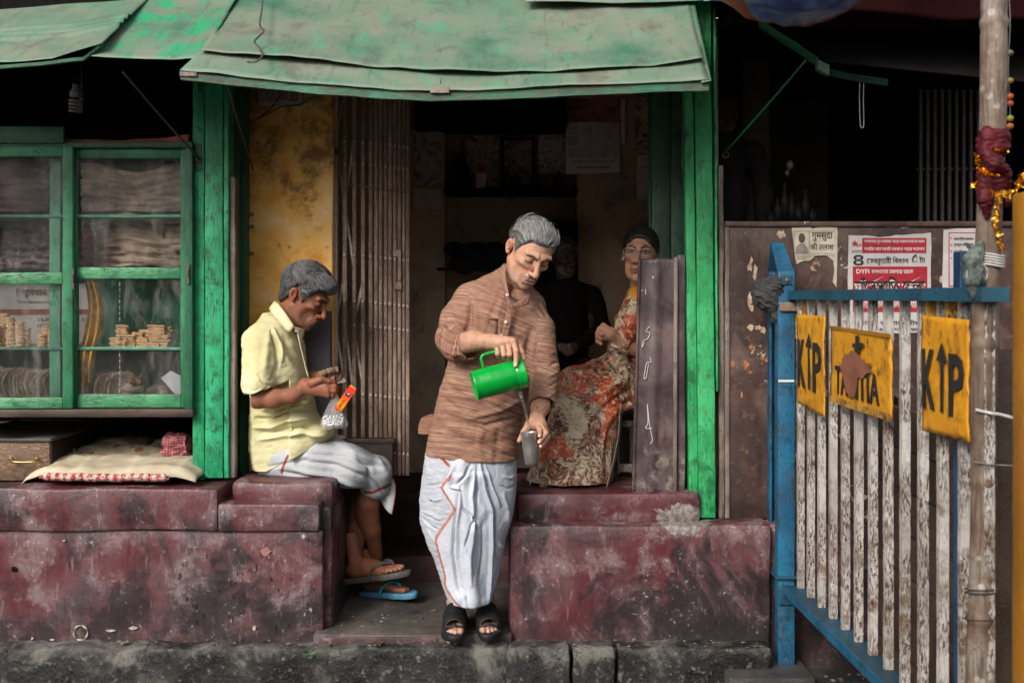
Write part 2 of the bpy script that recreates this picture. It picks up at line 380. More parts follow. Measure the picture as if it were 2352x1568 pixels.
# ---------------------------------------------------------------- signed distance sculpting
import openvdb as vdb
class SDF:
    def __init__(s, lo, hi, h):
        s.lo = np.array(lo, 'f'); s.h = h; s.n = np.ceil((np.array(hi) - s.lo) / h).astype(int) + 1
        s.f = np.full(s.n, .12, 'f')
        s.ax = [s.lo[i] + h * np.arange(s.n[i], dtype='f') for i in range(3)]
    def win(s, lo, hi):
        sl = []
        for i in range(3):
            a = max(0, int((lo[i] - s.lo[i]) / s.h)); b = min(s.n[i], int((hi[i] - s.lo[i]) / s.h) + 2)
            if b <= a: return None
            sl.append(slice(a, b))
        X = s.ax[0][sl[0]][:, None, None]; Y = s.ax[1][sl[1]][None, :, None]; Z = s.ax[2][sl[2]][None, None, :]
        return tuple(sl), X, Y, Z
    def op(s, sl, d, k, mode):
        a = s.f[sl]
        if mode == 'add':
            if k > 0:
                h = np.maximum(k - np.abs(a - d), 0) / k; s.f[sl] = np.minimum(a, d) - h * h * k * .25
            else: s.f[sl] = np.minimum(a, d)
        else:
            d = -d
            if k > 0:
                h = np.maximum(k - np.abs(a - d), 0) / k; s.f[sl] = np.maximum(a, d) + h * h * k * .25
            else: s.f[sl] = np.maximum(a, d)
    def cone(s, a, b, ra, rb, k=.01, mode='add', flat=None):
        a = np.array(a, 'f'); b = np.array(b, 'f'); m = max(ra, rb) + k + .02
        w = s.win(np.minimum(a, b) - m, np.maximum(a, b) + m)
        if w is None: return s
        sl, X, Y, Z = w; d = b - a; L = max(float(d @ d), 1e-10)
        t = np.clip(((X - a[0]) * d[0] + (Y - a[1]) * d[1] + (Z - a[2]) * d[2]) / L, 0, 1)
        q = np.sqrt((X - a[0] - t * d[0]) ** 2 + (Y - a[1] - t * d[1]) ** 2 + (Z - a[2] - t * d[2]) ** 2)
        s.op(sl, q - (ra + (rb - ra) * t), k, mode); return s
    def chain(s, pts, rs, k=.01, mode='add'):
        for i in range(len(pts) - 1): s.cone(pts[i], pts[i + 1], rs[i], rs[i + 1], k, mode)
        return s
    def ell(s, c, r, k=.01, mode='add', rot=None):
        c = np.array(c, 'f'); r = np.array(r, 'f'); m = float(r.max()) + k + .02
        w = s.win(c - m, c + m)
        if w is None: return s
        sl, X, Y, Z = w; x, y, z = X - c[0], Y - c[1], Z - c[2]
        if rot is not None:
            M = np.array(rot.transposed(), 'f')[:3, :3]
            x, y, z = M[0, 0] * x + M[0, 1] * y + M[0, 2] * z, M[1, 0] * x + M[1, 1] * y + M[1, 2] * z, M[2, 0] * x + M[2, 1] * y + M[2, 2] * z
        k0 = np.sqrt((x / r[0]) ** 2 + (y / r[1]) ** 2 + (z / r[2]) ** 2); k1 = np.sqrt((x / r[0] ** 2) ** 2 + (y / r[1] ** 2) ** 2 + (z / r[2] ** 2) ** 2)
        s.op(sl, k0 * (k0 - 1) / np.maximum(k1, 1e-6), k, mode); return s
    def loft(s, rows, k=.02, mode='add', p=2.3, axis=2):
        """rows: (t, cx, cy, a, b) along Z, superellipse sections"""
        rows = sorted(rows); T = np.array([r[0] for r in rows], 'f'); m = k + .03
        cx, cy, a, b = [np.array([r[i] for r in rows], 'f') for i in (1, 2, 3, 4)]
        w = s.win(((cx - a).min() - m, (cy - b).min() - m, T[0] - m), ((cx + a).max() + m, (cy + b).max() + m, T[-1] + m))
        if w is None: return s
        sl, X, Y, Z = w; z = Z.ravel()
        def sp(v):
            q = np.interp(z, T, v); n = max(1, int(.02 / s.h)); ker = np.ones(2 * n + 1) / (2 * n + 1)
            return np.convolve(np.pad(q, n, mode='edge'), ker, 'valid').astype('f')[None, None, :]
        cx, cy, a, b = map(sp, (cx, cy, a, b))
        d = ((np.abs((X - cx) / a) ** p + np.abs((Y - cy) / b) ** p) ** (1 / p) - 1) * np.minimum(a, b)
        d = np.maximum(d, np.maximum(T[0] - Z, Z - T[-1])); s.op(sl, d, k, mode); return s
    def cut(s, fn, k=0.0):
        """remove where fn(X,Y,Z) < 0"""
        sl = tuple(slice(0, n) for n in s.n); X = s.ax[0][:, None, None]; Y = s.ax[1][None, :, None]; Z = s.ax[2][None, None, :]
        d = fn(X, Y, Z).astype('f') + np.zeros(tuple(s.n), 'f'); s.op(sl, d, k, 'sub'); return s
    def verts(s):
        s.f[[0, -1]] = .1; s.f[:, [0, -1]] = .1; s.f[:, :, [0, -1]] = .1
        g = vdb.FloatGrid(.12); g.copyFromArray(np.ascontiguousarray(s.f)); p, q = g.convertToQuads(isovalue=0.0)
        return np.array(p, 'f') * s.h + s.lo, np.array(q, 'i')

def mesh_from(P, Q, name='m', flip=True):
    me = bpy.data.meshes.new(name); nq = len(Q)
    if flip: Q = Q[:, ::-1]
    me.vertices.add(len(P)); me.vertices.foreach_set('co', P.astype('f').ravel())
    me.loops.add(nq * 4); me.loops.foreach_set('vertex_index', Q.astype('i').ravel())
    me.polygons.add(nq); me.polygons.foreach_set('loop_start', np.arange(0, nq * 4, 4, dtype='i'))
    me.update(calc_edges=True); me.polygons.foreach_set('use_smooth', np.ones(nq, bool)); return me

def normals(P, Q):
    a = P[Q[:, 2]] - P[Q[:, 0]]; b = P[Q[:, 3]] - P[Q[:, 1]]; n = np.cross(a, b)
    N = np.zeros_like(P)
    for i in range(4): np.add.at(N, Q[:, i], n)
    return N / np.maximum(np.linalg.norm(N, axis=1, keepdims=True), 1e-9)

def relax(P, Q, it=2, w=.5):
    """a little Laplacian smoothing takes the voxel steps out"""
    n = len(P)
    for _ in range(it):
        A = np.zeros_like(P); C = np.zeros(n)
        for i in range(4):
            for j in (1, 3):
                A += np.stack([np.bincount(Q[:, i], P[Q[:, (i + j) % 4]][:, c], n) for c in range(3)], 1)
                C += np.bincount(Q[:, i], minlength=n)
        P = P * (1 - w) + w * A / np.maximum(C, 1)[:, None]
    return P

def seg_d(U, V, pts):
    """distance (and run 0..1) from points to a polyline in a plane"""
    best = np.full(len(U), 9.0); run = np.zeros(len(U)); n = len(pts) - 1
    for i in range(n):
        ax, ay = pts[i]; bx, by = pts[i + 1]; dx, dy = bx - ax, by - ay; L = max(dx * dx + dy * dy, 1e-12)
        t = np.clip(((U - ax) * dx + (V - ay) * dy) / L, 0, 1); d = np.hypot(U - ax - t * dx, V - ay - t * dy)
        m = d < best; best[m] = d[m]; run[m] = ((i + t) / n)[m]
    return best, run

def strokes(P, N, items, Y0, front=-1):
    """folds: (pixel polyline, amplitude, width); ridges for amp > 0, creases for amp < 0"""
    s = S(Y0); U = P[:, 0].astype(float); V = P[:, 2].astype(float); disp = np.zeros(len(P))
    for pts, amp, wid in items:
        q = [((x - CX) * s, ZC - (y - HY) * s) for x, y in pts]
        d, run = seg_d(U, V, q); disp += amp * np.exp(-(d / wid) ** 2) * (1 - np.abs(run * 2 - 1) ** 4 * .7)
    wgt = np.clip(-N[:, 1] * 1.6, 0, 1) if front else 1
    return P + N * (disp * wgt)[:, None]

def vnoise(P, freq, seed=0, octs=3):
    """cheap smooth value noise on arrays"""
    out = np.zeros(len(P)); amp = 1.0
    for o in range(octs):
        q = P * freq + seed * 17.3 + o * 7.7; i = np.floor(q).astype(np.int64); f = q - i; f = f * f * (3 - 2 * f); acc = 0
        for dx in (0, 1):
            for dy in (0, 1):
                for dz in (0, 1):
                    h = ((i[:, 0] + dx) * 73856093) ^ ((i[:, 1] + dy) * 19349663) ^ ((i[:, 2] + dz) * 83492791)
                    h = (h ^ (h >> 13)) * 1274126177; v = ((h ^ (h >> 16)) & 0xffff) / 32767.5 - 1
                    acc = acc + v * np.where(dx, f[:, 0], 1 - f[:, 0]) * np.where(dy, f[:, 1], 1 - f[:, 1]) * np.where(dz, f[:, 2], 1 - f[:, 2])
        out += acc * amp; amp *= .5; freq *= 2.1
    return out

def color_attr(me, C):
    a = me.color_attributes.new('Col', 'FLOAT_COLOR', 'POINT')
    a.data.foreach_set('color', np.concatenate([C, np.ones((len(C), 1))], 1).astype('f').ravel())
# ================================================================ SETTING
def structure(name, mb, mat, **kw):
    return tag(mb.build(name, mat, **kw), kind='structure')

structure('road', MB().grid(lambda u, v: Vector((-9 + 18 * u, -12 + 12.4 * v, -.04 + .006 * mnoise.noise(Vector((u * 60, v * 40, 0))))), 90, 90), ROAD, smooth=True)

# kerb: a rough core with its stones as separate pieces
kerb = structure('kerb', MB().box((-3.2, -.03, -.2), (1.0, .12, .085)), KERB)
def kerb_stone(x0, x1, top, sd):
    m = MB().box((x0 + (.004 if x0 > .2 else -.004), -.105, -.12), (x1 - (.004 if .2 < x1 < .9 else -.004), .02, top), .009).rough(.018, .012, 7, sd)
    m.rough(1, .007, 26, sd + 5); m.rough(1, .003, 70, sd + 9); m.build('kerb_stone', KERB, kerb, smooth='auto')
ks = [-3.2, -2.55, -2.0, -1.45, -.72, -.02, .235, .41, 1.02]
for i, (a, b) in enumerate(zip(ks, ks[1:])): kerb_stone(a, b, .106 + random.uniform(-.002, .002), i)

# plinths (masonry ledges)
def masonry(lo, hi, bev, sd, amp=.006, cut=.05):
    return MB().box(lo, hi, bev).rough(cut, amp, 4.5, sd)
ld = empty('masonry_ledge', (-1.8, .4, 0), 'long dark red plastered ledge under the glass cabinet and the seated man', 'ledge')
masonry((-3.2, 0, .0), (-.765, 1.0, .553), .012, 1).build('wall', PLINTH, ld, smooth='auto')
masonry((-3.2, -.022, .552), (-1.185, 1.0, .728), .016, 2, .008).build('lip', PLINTH, ld, smooth='auto')
masonry((-1.1865, -.020, .549), (-.778, .60, .662), .014, 3, .005).build('lower_step', PLINTH, ld, smooth='auto')
masonry((-1.16, .085, .60), (-.735, 1.0, .736), .024, 4, .006).build('bench_block', PLINTH, ld, smooth='auto')
masonry((-.80, .05, .0), (-.735, .95, .64), .022, 6, .009).build('end_pier', PLINTH, ld, smooth='auto')
rd = empty('masonry_ledge', (.5, .4, 0), 'dark red plastered ledge with a raised step on top, below the woman', 'ledge')
masonry((-.012, 0, .0), (1.05, 1.2, .572), .020, 7, .006).build('wall', PLINTH, rd, smooth='auto')
masonry((.016, .08, .56), (.778, .62, .692), .026, 8, .006).build('raised_kerb', PLINTH, rd, smooth='auto')
CEM = mat_floor('bare_cement', (.16, .14, .12), (.27, .245, .22), (.36, .33, .30))

st = empty('entrance_steps', (-.39, .5, 0), 'worn steps leading up into the dark shop between the two red ledges', 'steps')
masonry((-.80, -.045, .0), (.0, .82, .145), .012, 11, .008).build('tread', STEPF, st, smooth='auto')
masonry((-.775, -.052, .045), (-.30, -.04, .134), .004, 12, .003).build('red_riser', PLINTH, st, smooth='auto')
masonry((-.80, .78, .0), (.0, 1.3, .272), .014, 13, .006).build('riser', REDD, st, smooth='auto')
masonry((-.80, 1.24, .0), (.0, 3.0, .49), .014, 14, .006).build('riser', REDD, st, smooth='auto')

# shop shell
structure('shop_floor', MB().box((-.9, 1.32, .44), (.82, 3.0, .485)).box((.0, .6, .4), (.82, 1.32, .57)), REDD)
structure('ceiling', MB().box((-3.4, .05, 2.62), (-1.08, 3.1, 2.7)).box((.89, .05, 2.62), (3.4, 3.1, 2.7)), DARK)
structure('ceiling', MB().box((-1.079, .31, 2.622), (.889, 3.1, 2.70)), INNER)
structure('upper_wall', MB().box((-3.4, .12, 2.7), (3.4, .3, 5.2)), DARK)
structure('back_wall', MB().box((.372, 1.9, .4), (.95, 2.3, 2.62)).box((-1.05, 1.9, .4), (-.385, 2.3, 2.62)).box((-.385, 2.12, .4), (.372, 2.3, 2.62)), INNER)
structure('side_wall', MB().box((.822, .30, .3), (.89, 3.0, 2.62)), INNER)
structure('side_wall', MB().box((-1.08, .60, .3), (-.98, 3.0, 2.62)), INNER)
structure('back_wall', MB().box((.89, 2.3, 0), (3.4, 2.4, 2.62)).box((-3.4, 1.4, 0), (-1.08, 1.5, 2.62)), DARK)
structure('side_wall', MB().box((3.3, .1, 0), (3.4, 2.4, 2.62)), DARK)
structure('side_wall', MB().box((-3.4, .1, .5), (-3.3, 1.5, 2.62)), DARK)

# yellow wall behind the seated man
yw = tag(MB().box((-1.20, .45, .5), (-.795, .62, 2.62), .006).rough(.05, .006, 5, 20).build('plaster_wall', YWALL, smooth='auto'),
         'blotched ochre yellow plaster wall between the green post and the folding gate', 'wall')
masonry((-.915, .40, .5), (-.800, .449, 1.435), .006, 21, .003).build('grey_slab', plain('grey_slab_stone', (.07, .065, .068), .5, sc_=8), yw, smooth='auto')
for (x, y, w_, h_) in ((572, 492, 14, 6), (572, 520, 15, 7), (572, 582, 15, 5)):
    p = W(x, y, .44); MB().tube([p, p + Vector((.02, -.02, .004)), p + Vector((.03, -.03, -.003)), p + Vector((.004, -.02, -.012))], .003).build('nail', IRON, yw)

# ---------------------------------------------------------------- green posts
def board(px0, py0, px1, py1, Y, dep, mat, name, parent, sd=0, top_shift=0, amp=.0028):
    a = W(px0, py0, Y); b = W(px1, py1, Y)
    m = MB().box((a.x, Y, b.z), (b.x, Y + dep, a.z), .004).rough(.07, amp, 7, sd)
    if top_shift:
        for v in m.bm.verts: v.co.x += top_shift * (v.co.z - b.z) / (a.z - b.z)
    return m.build(name, mat, parent, smooth='auto')
lp = empty('green_post', tuple(W(490, 1100, .15)), 'bright green wooden post left of the seated man, cracked paint and rusty eye hook', 'post')
board(442, 140, 469, 1102, .145, .06, GREEN, 'board', lp, 1)
board(470.5, 140, 512, 1098, .135, .09, GREEN, 'board', lp, 2)
board(513.5, 140, 525, 1098, .142, .10, GREEN, 'moulding', lp, 3)
board(526.5, 405, 540, 1097, .16, .04, WOODV, 'bare_strip', lp, 4)
board(540, 140, 567, 1092, .40, .06, GREEND, 'jamb_board', lp, 5)
board(520, 140, 545, 1092, .30, .06, GREEND, 'jamb_board', lp, 6)
rp = empty('green_post', tuple(W(1620, 1190, .11)), 'bright green wooden corner post right of the brown metal sheet', 'post')
ts = -.022
board(1583, 150, 1604, 1142, .125, .06, GREENL, 'board', rp, 7, ts)
board(1605.5, 0, 1644, 1188, .115, .10, GREENL, 'board', rp, 8, ts * .9)
board(1645, -30, 1650.5, 900, .122, .11, GREENL, 'moulding', rp, 9, -.012)
board(1652, 380, 1664, 1192, .15, .05, WOODV, 'bare_strip', rp, 10, -.004, .004)

def eye_hook(p, parent, r=.012, name='eye_hook'):
    pts = [p + Vector((r * math.sin(a), -.008, r * math.cos(a))) for a in np.linspace(.3, 6.0, 12)]
    MB().tube(pts, .0028, 5).build(name, IRON, parent)
eye_hook(W(459, 366, .13), lp); eye_hook(W(1666, 357, .11), rp)
MB().pbox(448, 330, 462, 392, .139, .004, 0).build('iron_plate', GREEND, lp)
MB().tube([W(452, 180, .12), W(453, 205, .12), W(457, 212, .12), W(461, 205, .12), W(460, 180, .12)], .002, 4).build('wire_loop', WIRE, lp)

def rod(name, a, b, r, mat, label, cat='rod'):
    n = 10; pts = [a.lerp(b, t / n) + Vector((0, 0, -.004 * math.sin(t / n * math.pi))) for t in range(n + 1)]
    return tag(MB().tube(pts, r, 6).build(name, mat, smooth=True), label, cat)
rod('stay_rod', W(459, 366, .11), W(282, 165, -.42), .0045, IRON, 'thin dark iron stay running up left from the left green post to the awning')
rod('stay_rod', W(581, 390, .36), W(522, 195, -.3), .004, IRON, 'thin dark iron stay between the left green post and the yellow wall', 'rod')
rod('stay_rod', W(1664, 352, .10), W(1851, 139, -.40), .0048, GREEND, 'thin pale iron stay slanting up right from the right green post')

# ---------------------------------------------------------------- awnings
def sheet_from_edges(A, B, nu, nv, wob, seed, sag=.0):
    """A: lower edge polyline, B: upper edge polyline; tin sheet between them"""
    def at(poly, u):
        L = [0.0]
        for a, b in zip(poly, poly[1:]): L.append(L[-1] + (b - a).length)
        t = u * L[-1]
        for i in range(len(poly) - 1):
            if t <= L[i + 1] + 1e-9: return poly[i].lerp(poly[i + 1], (t - L[i]) / max(L[i + 1] - L[i], 1e-9))
        return poly[-1].copy()
    def fn(u, v):
        p = at(A, u).lerp(at(B, u), v)
        w = mnoise.noise(Vector((p.x * 3.1, v * 1.3, seed))) * wob + mnoise.noise(Vector((p.x * 11, v * 4, seed + 5))) * wob * .35
        return p + Vector((mnoise.noise(Vector((u * 3, v * 9, seed + 9))) * wob * .35, -w * .6, w * (1.0 - .4 * v) - sag * math.sin(math.pi * v)))
    return MB().grid(fn, nu, nv)
aw = empty('tin_awning', tuple(W(1000, 210, -.6)), 'wide faded green tin awning over the doorway, twisted wire lying on it', 'awning')
Yf, Yk, Yb = -.60, -.50, .12
low = [W(413, 160, Yf), W(560, 176, Yf), W(700, 190, Yf), W(840, 201, Yf), W(985, 209, Yf), W(1150, 205, Yf), W(1320, 197, Yf), W(1500, 189, Yf), W(1630, 184, Yf)]
fold = [W(462, 122, Yk), W(500, 126, Yk), W(650, 136, Yk), W(800, 150, Yk), W(985, 166, Yk), W(1130, 172, Yk), W(1300, 166, Yk), W(1500, 154, Yk), W(1612, 140, Yk)]
top = [W(545, -6, Yb) , W(900, 0, Yb), W(1250, -2, Yb), W(1584, -6, Yb)]
up = Vector((0, 0, .018))
sheet_from_edges(low, [p + Vector((0, .05, .026)) for p in fold], 90, 6, .010, 3).build('front_sheet', TIN, aw, smooth=True, solid=.0025)
sheet_from_edges([p + Vector((0, -.012, .007)) for p in fold], [p + Vector((0, .12, .08)) for p in top], 110, 26, .012, 8, .01).build('top_sheet', TIN, aw, smooth=True, solid=.0025)
# right hand gable edge strip
sheet_from_edges([W(1611, 190, Yf - .004), W(1634, 186, Yf - .004)], [W(1574, -6, Yb - .01), W(1592, -6, Yb - .01)], 3, 24, .003, 4).build('edge_strip', TINB, aw, smooth=True, solid=.003)
def beam(name, pts, h, dep, mat, parent, sd):
    m = MB()
    for a, b in zip(pts, pts[1:]):
        t = bmesh.new(); vs = []
        for q in (a, b):
            vs.append([t.verts.new(q + Vector(o)) for o in ((0, 0, 0), (0, dep, .0), (0, dep, -h), (0, 0, -h))])
        for k in range(4): t.faces.new((vs[0][k], vs[0][(k + 1) % 4], vs[1][(k + 1) % 4], vs[1][k]))
        m.merge(t)
    bmesh.ops.remove_doubles(m.bm, verts=m.bm.verts[:], dist=1e-5); bmesh.ops.holes_fill(m.bm, edges=m.bm.edges[:], sides=4)
    return m.rough(.04, .003, 9, sd).build(name, mat, parent, smooth='auto')
beam('fascia_board', [p + Vector((0, .012, -.004)) for p in low], .029, .022, painted('worn_green_board', (.016, .11, .06), (.03, .17, .09), (.03, .03, .02), (.14, .10, .08), grain=(.8, 6, 6), chips=.5), aw, 2)
MB().pbox(1052 - 4 - 60, 200, 1032, 214, Yf - .001, .02, .002).build('splice_block', WOODV, aw)
MB().pbox(412, 164, 452, 176, Yf + .004, .03, .003).build('beam_end', WOODV, aw)
for xx in (455, 1010, 1560): beam('rafter', [W(xx, 190, Yf + .04), W(1176 + (xx - 1176) * .86, 40, Yb)], .03, .03, GREEND, aw, xx)
# upper tin lap at the very top of the picture
sheet_from_edges([W(1205, 3, .0), W(1400, 6, .0), W(1700, 2, .0)], [W(1205, -60, .2), W(1700, -60, .2)], 20, 4, .006, 6).build('upper_lap', TIN, aw, smooth=True, solid=.003)

a2 = tag(sheet_from_edges([W(198, 130, -.52), W(270, 134, -.52), W(400, 137, -.52), W(465, 134, -.52)], [W(305, -10, .1), W(430, -10, .1), W(548, -10, .1)], 40, 22, .010, 12).build('awning_sheet', TINB, smooth=True, solid=.0025),
         'narrow tin awning sheet with bright green blotches, left of the wide awning', 'awning')
def ribbed(u, v):
    a = W(-500 + 725 * u, (162 - 34 * max(0, u) ** 1.5), -.55); a.z += (-.0) ; b = W(-400 + 740 * u, 52 - 55 * u, .05)
    if u > .86: a.z += (u - .86) * .38; a.y += (u - .86) * .3
    p = a.lerp(b, v); r = 0
    for c in (.38, .47, .56): r += .010 * math.exp(-((v - c) / .022) ** 2)
    return p + Vector((0, -r * .7, r + .006 * mnoise.noise(Vector((u * 6, v * 5, 3)))))
a1 = tag(MB().grid(ribbed, 70, 60).build('awning_sheet', TIN, smooth=True, solid=.0025), 'sagging ribbed green tin awning sheet over the glass cabinet, at the left edge', 'awning')
beam('edge_batten', [W(-500, 165, -.55), W(0, 150, -.55), W(190, 132, -.54), W(232, 100, -.50)], .012, .02, GREEND, a1, 3)

# twisted wire lying over the awning
tw = [W(607, -4, .0), W(604, 40, -.2), W(600, 74, -.34), W(608, 90, -.41), W(588, 112, -.47), W(598, 126, -.52), W(606, 146, -.57), W(590, 160, -.60), W(572, 160, -.60)]
def smooth_path(p, n=8):
    out = []
    for i in range(len(p) - 1):
        a, b, c, d = p[max(i - 1, 0)], p[i], p[i + 1], p[min(i + 2, len(p) - 1)]
        for k in range(n):
            t = k / n; out.append(.5 * ((2 * b) + (c - a) * t + (2 * a - 5 * b + 4 * c - d) * t * t + (3 * b - a - 3 * c + d) * t ** 3))
    return out + [p[-1]]
pp = smooth_path([q + Vector((0, -.02, .022)) for q in tw], 14)
m = MB()
for ph in (0, math.pi): m.tube([q + Vector((math.cos(i * .9 + ph), 0, math.sin(i * .9 + ph))) * .0032 for i, q in enumerate(pp)], .0022, 4)
tag(m.build('twisted_wire', plain('rusty_wire', (.09, .07, .055), .7), smooth=True), 'twisted rusty wire hanging in a curl over the wide green awning', 'wire')

# ---------------------------------------------------------------- right shop: panel, awning arm, tarpaulins
pn = empty('half_wall', (1.4, .14, .574), 'peeling dark brown wooden half wall carrying the posters, right of the green corner post', 'panel')
MB().box((.888, .14, .572), (2.35, .19, W(0, 517, .14).z), .004).rough(.08, .003, 4, 31).build('board', PANEL, pn, smooth='auto')
a = W(1664, 514, .134); MB().box((a.x + .002, .125, a.z - .012), (2.35, .20, a.z + .010), .004).rough(.06, .002, 5, 32).build('top_rail', PANEL, pn, smooth='auto')
board(1665.5, 520, 1676, 1190, .131, .012, WOODV, 'edge_strip', pn, 33, 0, .002)
structure('plinth', MB().box((1.05, .05, -.1), (2.35, 1.2, .571), .02).rough(.08, .006, 5, 34), PLINTH, smooth='auto')

MOSSG = painted('moss_arm', (.03, .07, .045), (.05, .10, .07), (.012, .03, .02), (.08, .07, .05))
arm = empty('awning_bracket', tuple(W(1900, 150, -.4)), 'green iron awning arm under the blue tarpaulin of the next shop', 'awning frame')
beam('arm', [W(1745, 45, -.05), W(1800, 80, -.18), W(1845, 108, -.3), W(1880, 133, -.40)], .026, .03, GREEND, arm, 5)
beam('arm_end', [W(1878, 136, -.405), W(1905, 150, -.44)], .038, .032, MOSSG, arm, 6)
beam('front_rail', [W(1905, 158, -.43), W(1960, 170, -.43), W(2040, 182, -.43)], .026, .02, plain('shaded_green', (.004, .018, .010), .8, spec=.1), arm, 7)  # green rail coloured near-black to stand in for the shade on it
tag(MB().grid(lambda u, v: W(1745, 30, -.05).lerp(W(1900, 142, -.42), v).lerp(W(2420, 10, .0).lerp(W(2420, 195, -.42), v), u), 12, 6).build('dark_awning', DARK, solid=.004), 'dark awning sheet above the next shop front', 'awning')  # near-black colour supplies the darkness above the awning arm
hk = [W(1975, 180, -.42), W(1974, 230, -.42), W(1976, 285, -.42), W(1980, 294, -.42), W(1984, 285, -.42), W(1983, 230, -.42), W(1984, 190, -.42)]
tag(MB().tube(smooth_path(hk, 5), .0022, 5).build('wire_hook', WIRE, smooth=True), 'long grey wire loop hanging from the dark awning of the next shop', 'hook')

def tarp(u, v):
    x = 1655 + 330 * u; dip = 62 * math.sin(math.pi * min(1, u * 1.0)) ** .8
    p = W(x, -30 + (30 + dip) * v, -.9 + .25 * v)
    return p + Vector((0, -.05 * math.sin(math.pi * v) + .012 * math.sin(u * 23 + v * 3), .012 * mnoise.noise(Vector((u * 9, v * 3, 0)))))
mt = Mat('tarpaulin'); v = mt.pos(); a = mt.noise(mt.pos(scale=(1, 1, 3)), 5, 6, .6, 1.2)
ea = mt.attr('Col')
c = mt.mix(mt.th(a, .40, .62), (.04, .11, .42), (.32, .37, .50)); c = mt.mix(mt.sep(ea, 0), c, mt.mix(mt.th(a, .35, .65), (.42, .12, .07), (.30, .06, .03)))
TARP = mt.done(c, .5, a, .3, .02)
o = MB().grid(tarp, 50, 18).build('tarpaulin', TARP, smooth=True, solid=.002)
P = np.array([v.co for v in o.data.vertices]); uu = np.array([((p[0] * F / (D + p[1]) + CX) - 1655) / 330 for p in P]); vv = np.array([(HY + (ZC - p[2]) * F / (D + p[1])) for p in P])
edge = (62 * np.sin(np.pi * np.clip(uu, 0, 1)) ** .8 - vv) < 5
oran = edge | (uu < .16 + .10 * np.clip(vv / 60, 0, 1)); color_attr(o.data, np.stack([oran * 1.0] * 3, 1))
roof_ = MB().grid(lambda u, v: tarp(u, 0).lerp(Vector((tarp(u, 0).x * 1.1, .12, 2.80)), v) - Vector((0, 0, .06 * math.sin(math.pi * v))), 30, 10).build('sheet', TARP, o, smooth=True, solid=.002); color_attr(roof_.data, np.zeros((len(roof_.data.vertices), 3)))  # unseen rear sheet, added to keep the awning arm in shade
tag(o, 'blue tarpaulin with an orange hem, sagging in a bow above the next shop', 'tarpaulin')
MAROON = plain('maroon_cloth', (.014, .003, .003), .95, sc_=6, spec=.05)
def tarp2(u, v):
    x = 1850 + 700 * u; a = W(x, -40 + (45 + 42 * min(1, u * 2.2)) * min(1, v * 3) + 4 * math.sin(u * 9), -.58)
    b = Vector((a.x * 1.05, .12, 2.60)) if v > .334 else a  # back part added as a roof that shades the awning below
    t = max(0, (v - .334) / .666); p = a.lerp(b, t) - Vector((0, 0, .05 * math.sin(math.pi * t)))
    return p + Vector((0, .02 * math.sin(u * 15 + v * 2), 0))
tag(MB().grid(tarp2, 40, 24).build('tarpaulin', MAROON, smooth=True, solid=.002), 'dark maroon cloth stretched along the top right behind the bamboo pole', 'tarpaulin')

# the far side of the lane, seen only as reflections and as the thing that screens the low sky
ob = empty('opposite_building', (0, -9.5, 0), 'weathered beige building across the lane, reflected in the cabinet glass', 'building')
OBW = mat_floor('beige_facade', (.36, .31, .25), (.55, .48, .40), (.66, .58, .48))
MB().box((-9, -10, -.04), (9, -9.6, 3.4), .02).build('wall', OBW, ob)
for fl_, z in enumerate((.9,)):
    for k in range(7):
        x = -7.6 + k * 2.5; w_ = MB().box((x, -9.61, z), (x + 1.1, -9.57, z + 1.5), .01).build('window', DARK, ob); MB().box((x - .06, -9.60, z - .08), (x + 1.16, -9.52, z), .01).build('sill', OBW, w_)
MB().box((-9, -9.6, 3.3), (9, -9.3, 3.45), .01).build('ledge', OBW, ob)

# bars of the shutter in the dark next shop
g = empty('window_grille', tuple(W(2170, 500, .9)), 'row of dim vertical iron bars in the dark opening above the posters', 'grille')
DIM = plain('dim_iron', (.10, .085, .08), .7, sc_=30)
for i in range(9):
    x = 2112 + i * 16.5; MB().pbox(x, 205, x + 7, 512, .9, .02, .001).build('bar', DIM, g)
MB().pbox(2105, 385, 2262, 391, .915, .01, .001).build('cross_bar', DIM, g)
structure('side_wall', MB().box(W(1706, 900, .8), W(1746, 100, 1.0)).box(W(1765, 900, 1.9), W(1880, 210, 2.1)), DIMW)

# marks on the plinth: a chalk ring, a pale disc, chips and a bolt hole
LIME = plain('lime_mark', (.42, .39, .33), .9, sc_=60, var=.5); PINKD = plain('pink_mark', (.34, .17, .15), .9, sc_=40, var=.3)
zl = lambda x, y, Y: W((x / 1.852) * .9408, (y / 1.852 + 1050) * .9408, Y)
c_ = zl(365, 915, -.006); MB().tube([c_ + Vector((.028 * math.cos(q), 0, .030 * math.sin(q))) for q in np.linspace(0, 6.28, 26)], [.003 + .0026 * math.sin(q * 5) for q in range(26)], 5).build('lime_ring', LIME, ld)
for (x, y, a_, b_, m__) in ((600, 893, 20, 8, LIME), (1150, 893, 9, 14, LIME), (290, 498, 8, 4, LIME), (1372, 478, 7, 11, LIME), (235, 946, 12, 4, LIME), (145, 940, 6, 6, LIME), (1200, 546, 24, 22, PINKD), (62, 627, 12, 13, DARK), (500, 905, 22, 6, LIME)):
    rng = random.Random(x); MB().prism([zl(x + a_ * math.cos(q) * rng.uniform(.7, 1.15), y + b_ * math.sin(q) * rng.uniform(.7, 1.15), -.0065 if y > 480 else -.03) for q in np.linspace(0, 6.28, 13)[:-1]], .004).build('plaster_chip', m__, ld)
rng = random.Random(21)
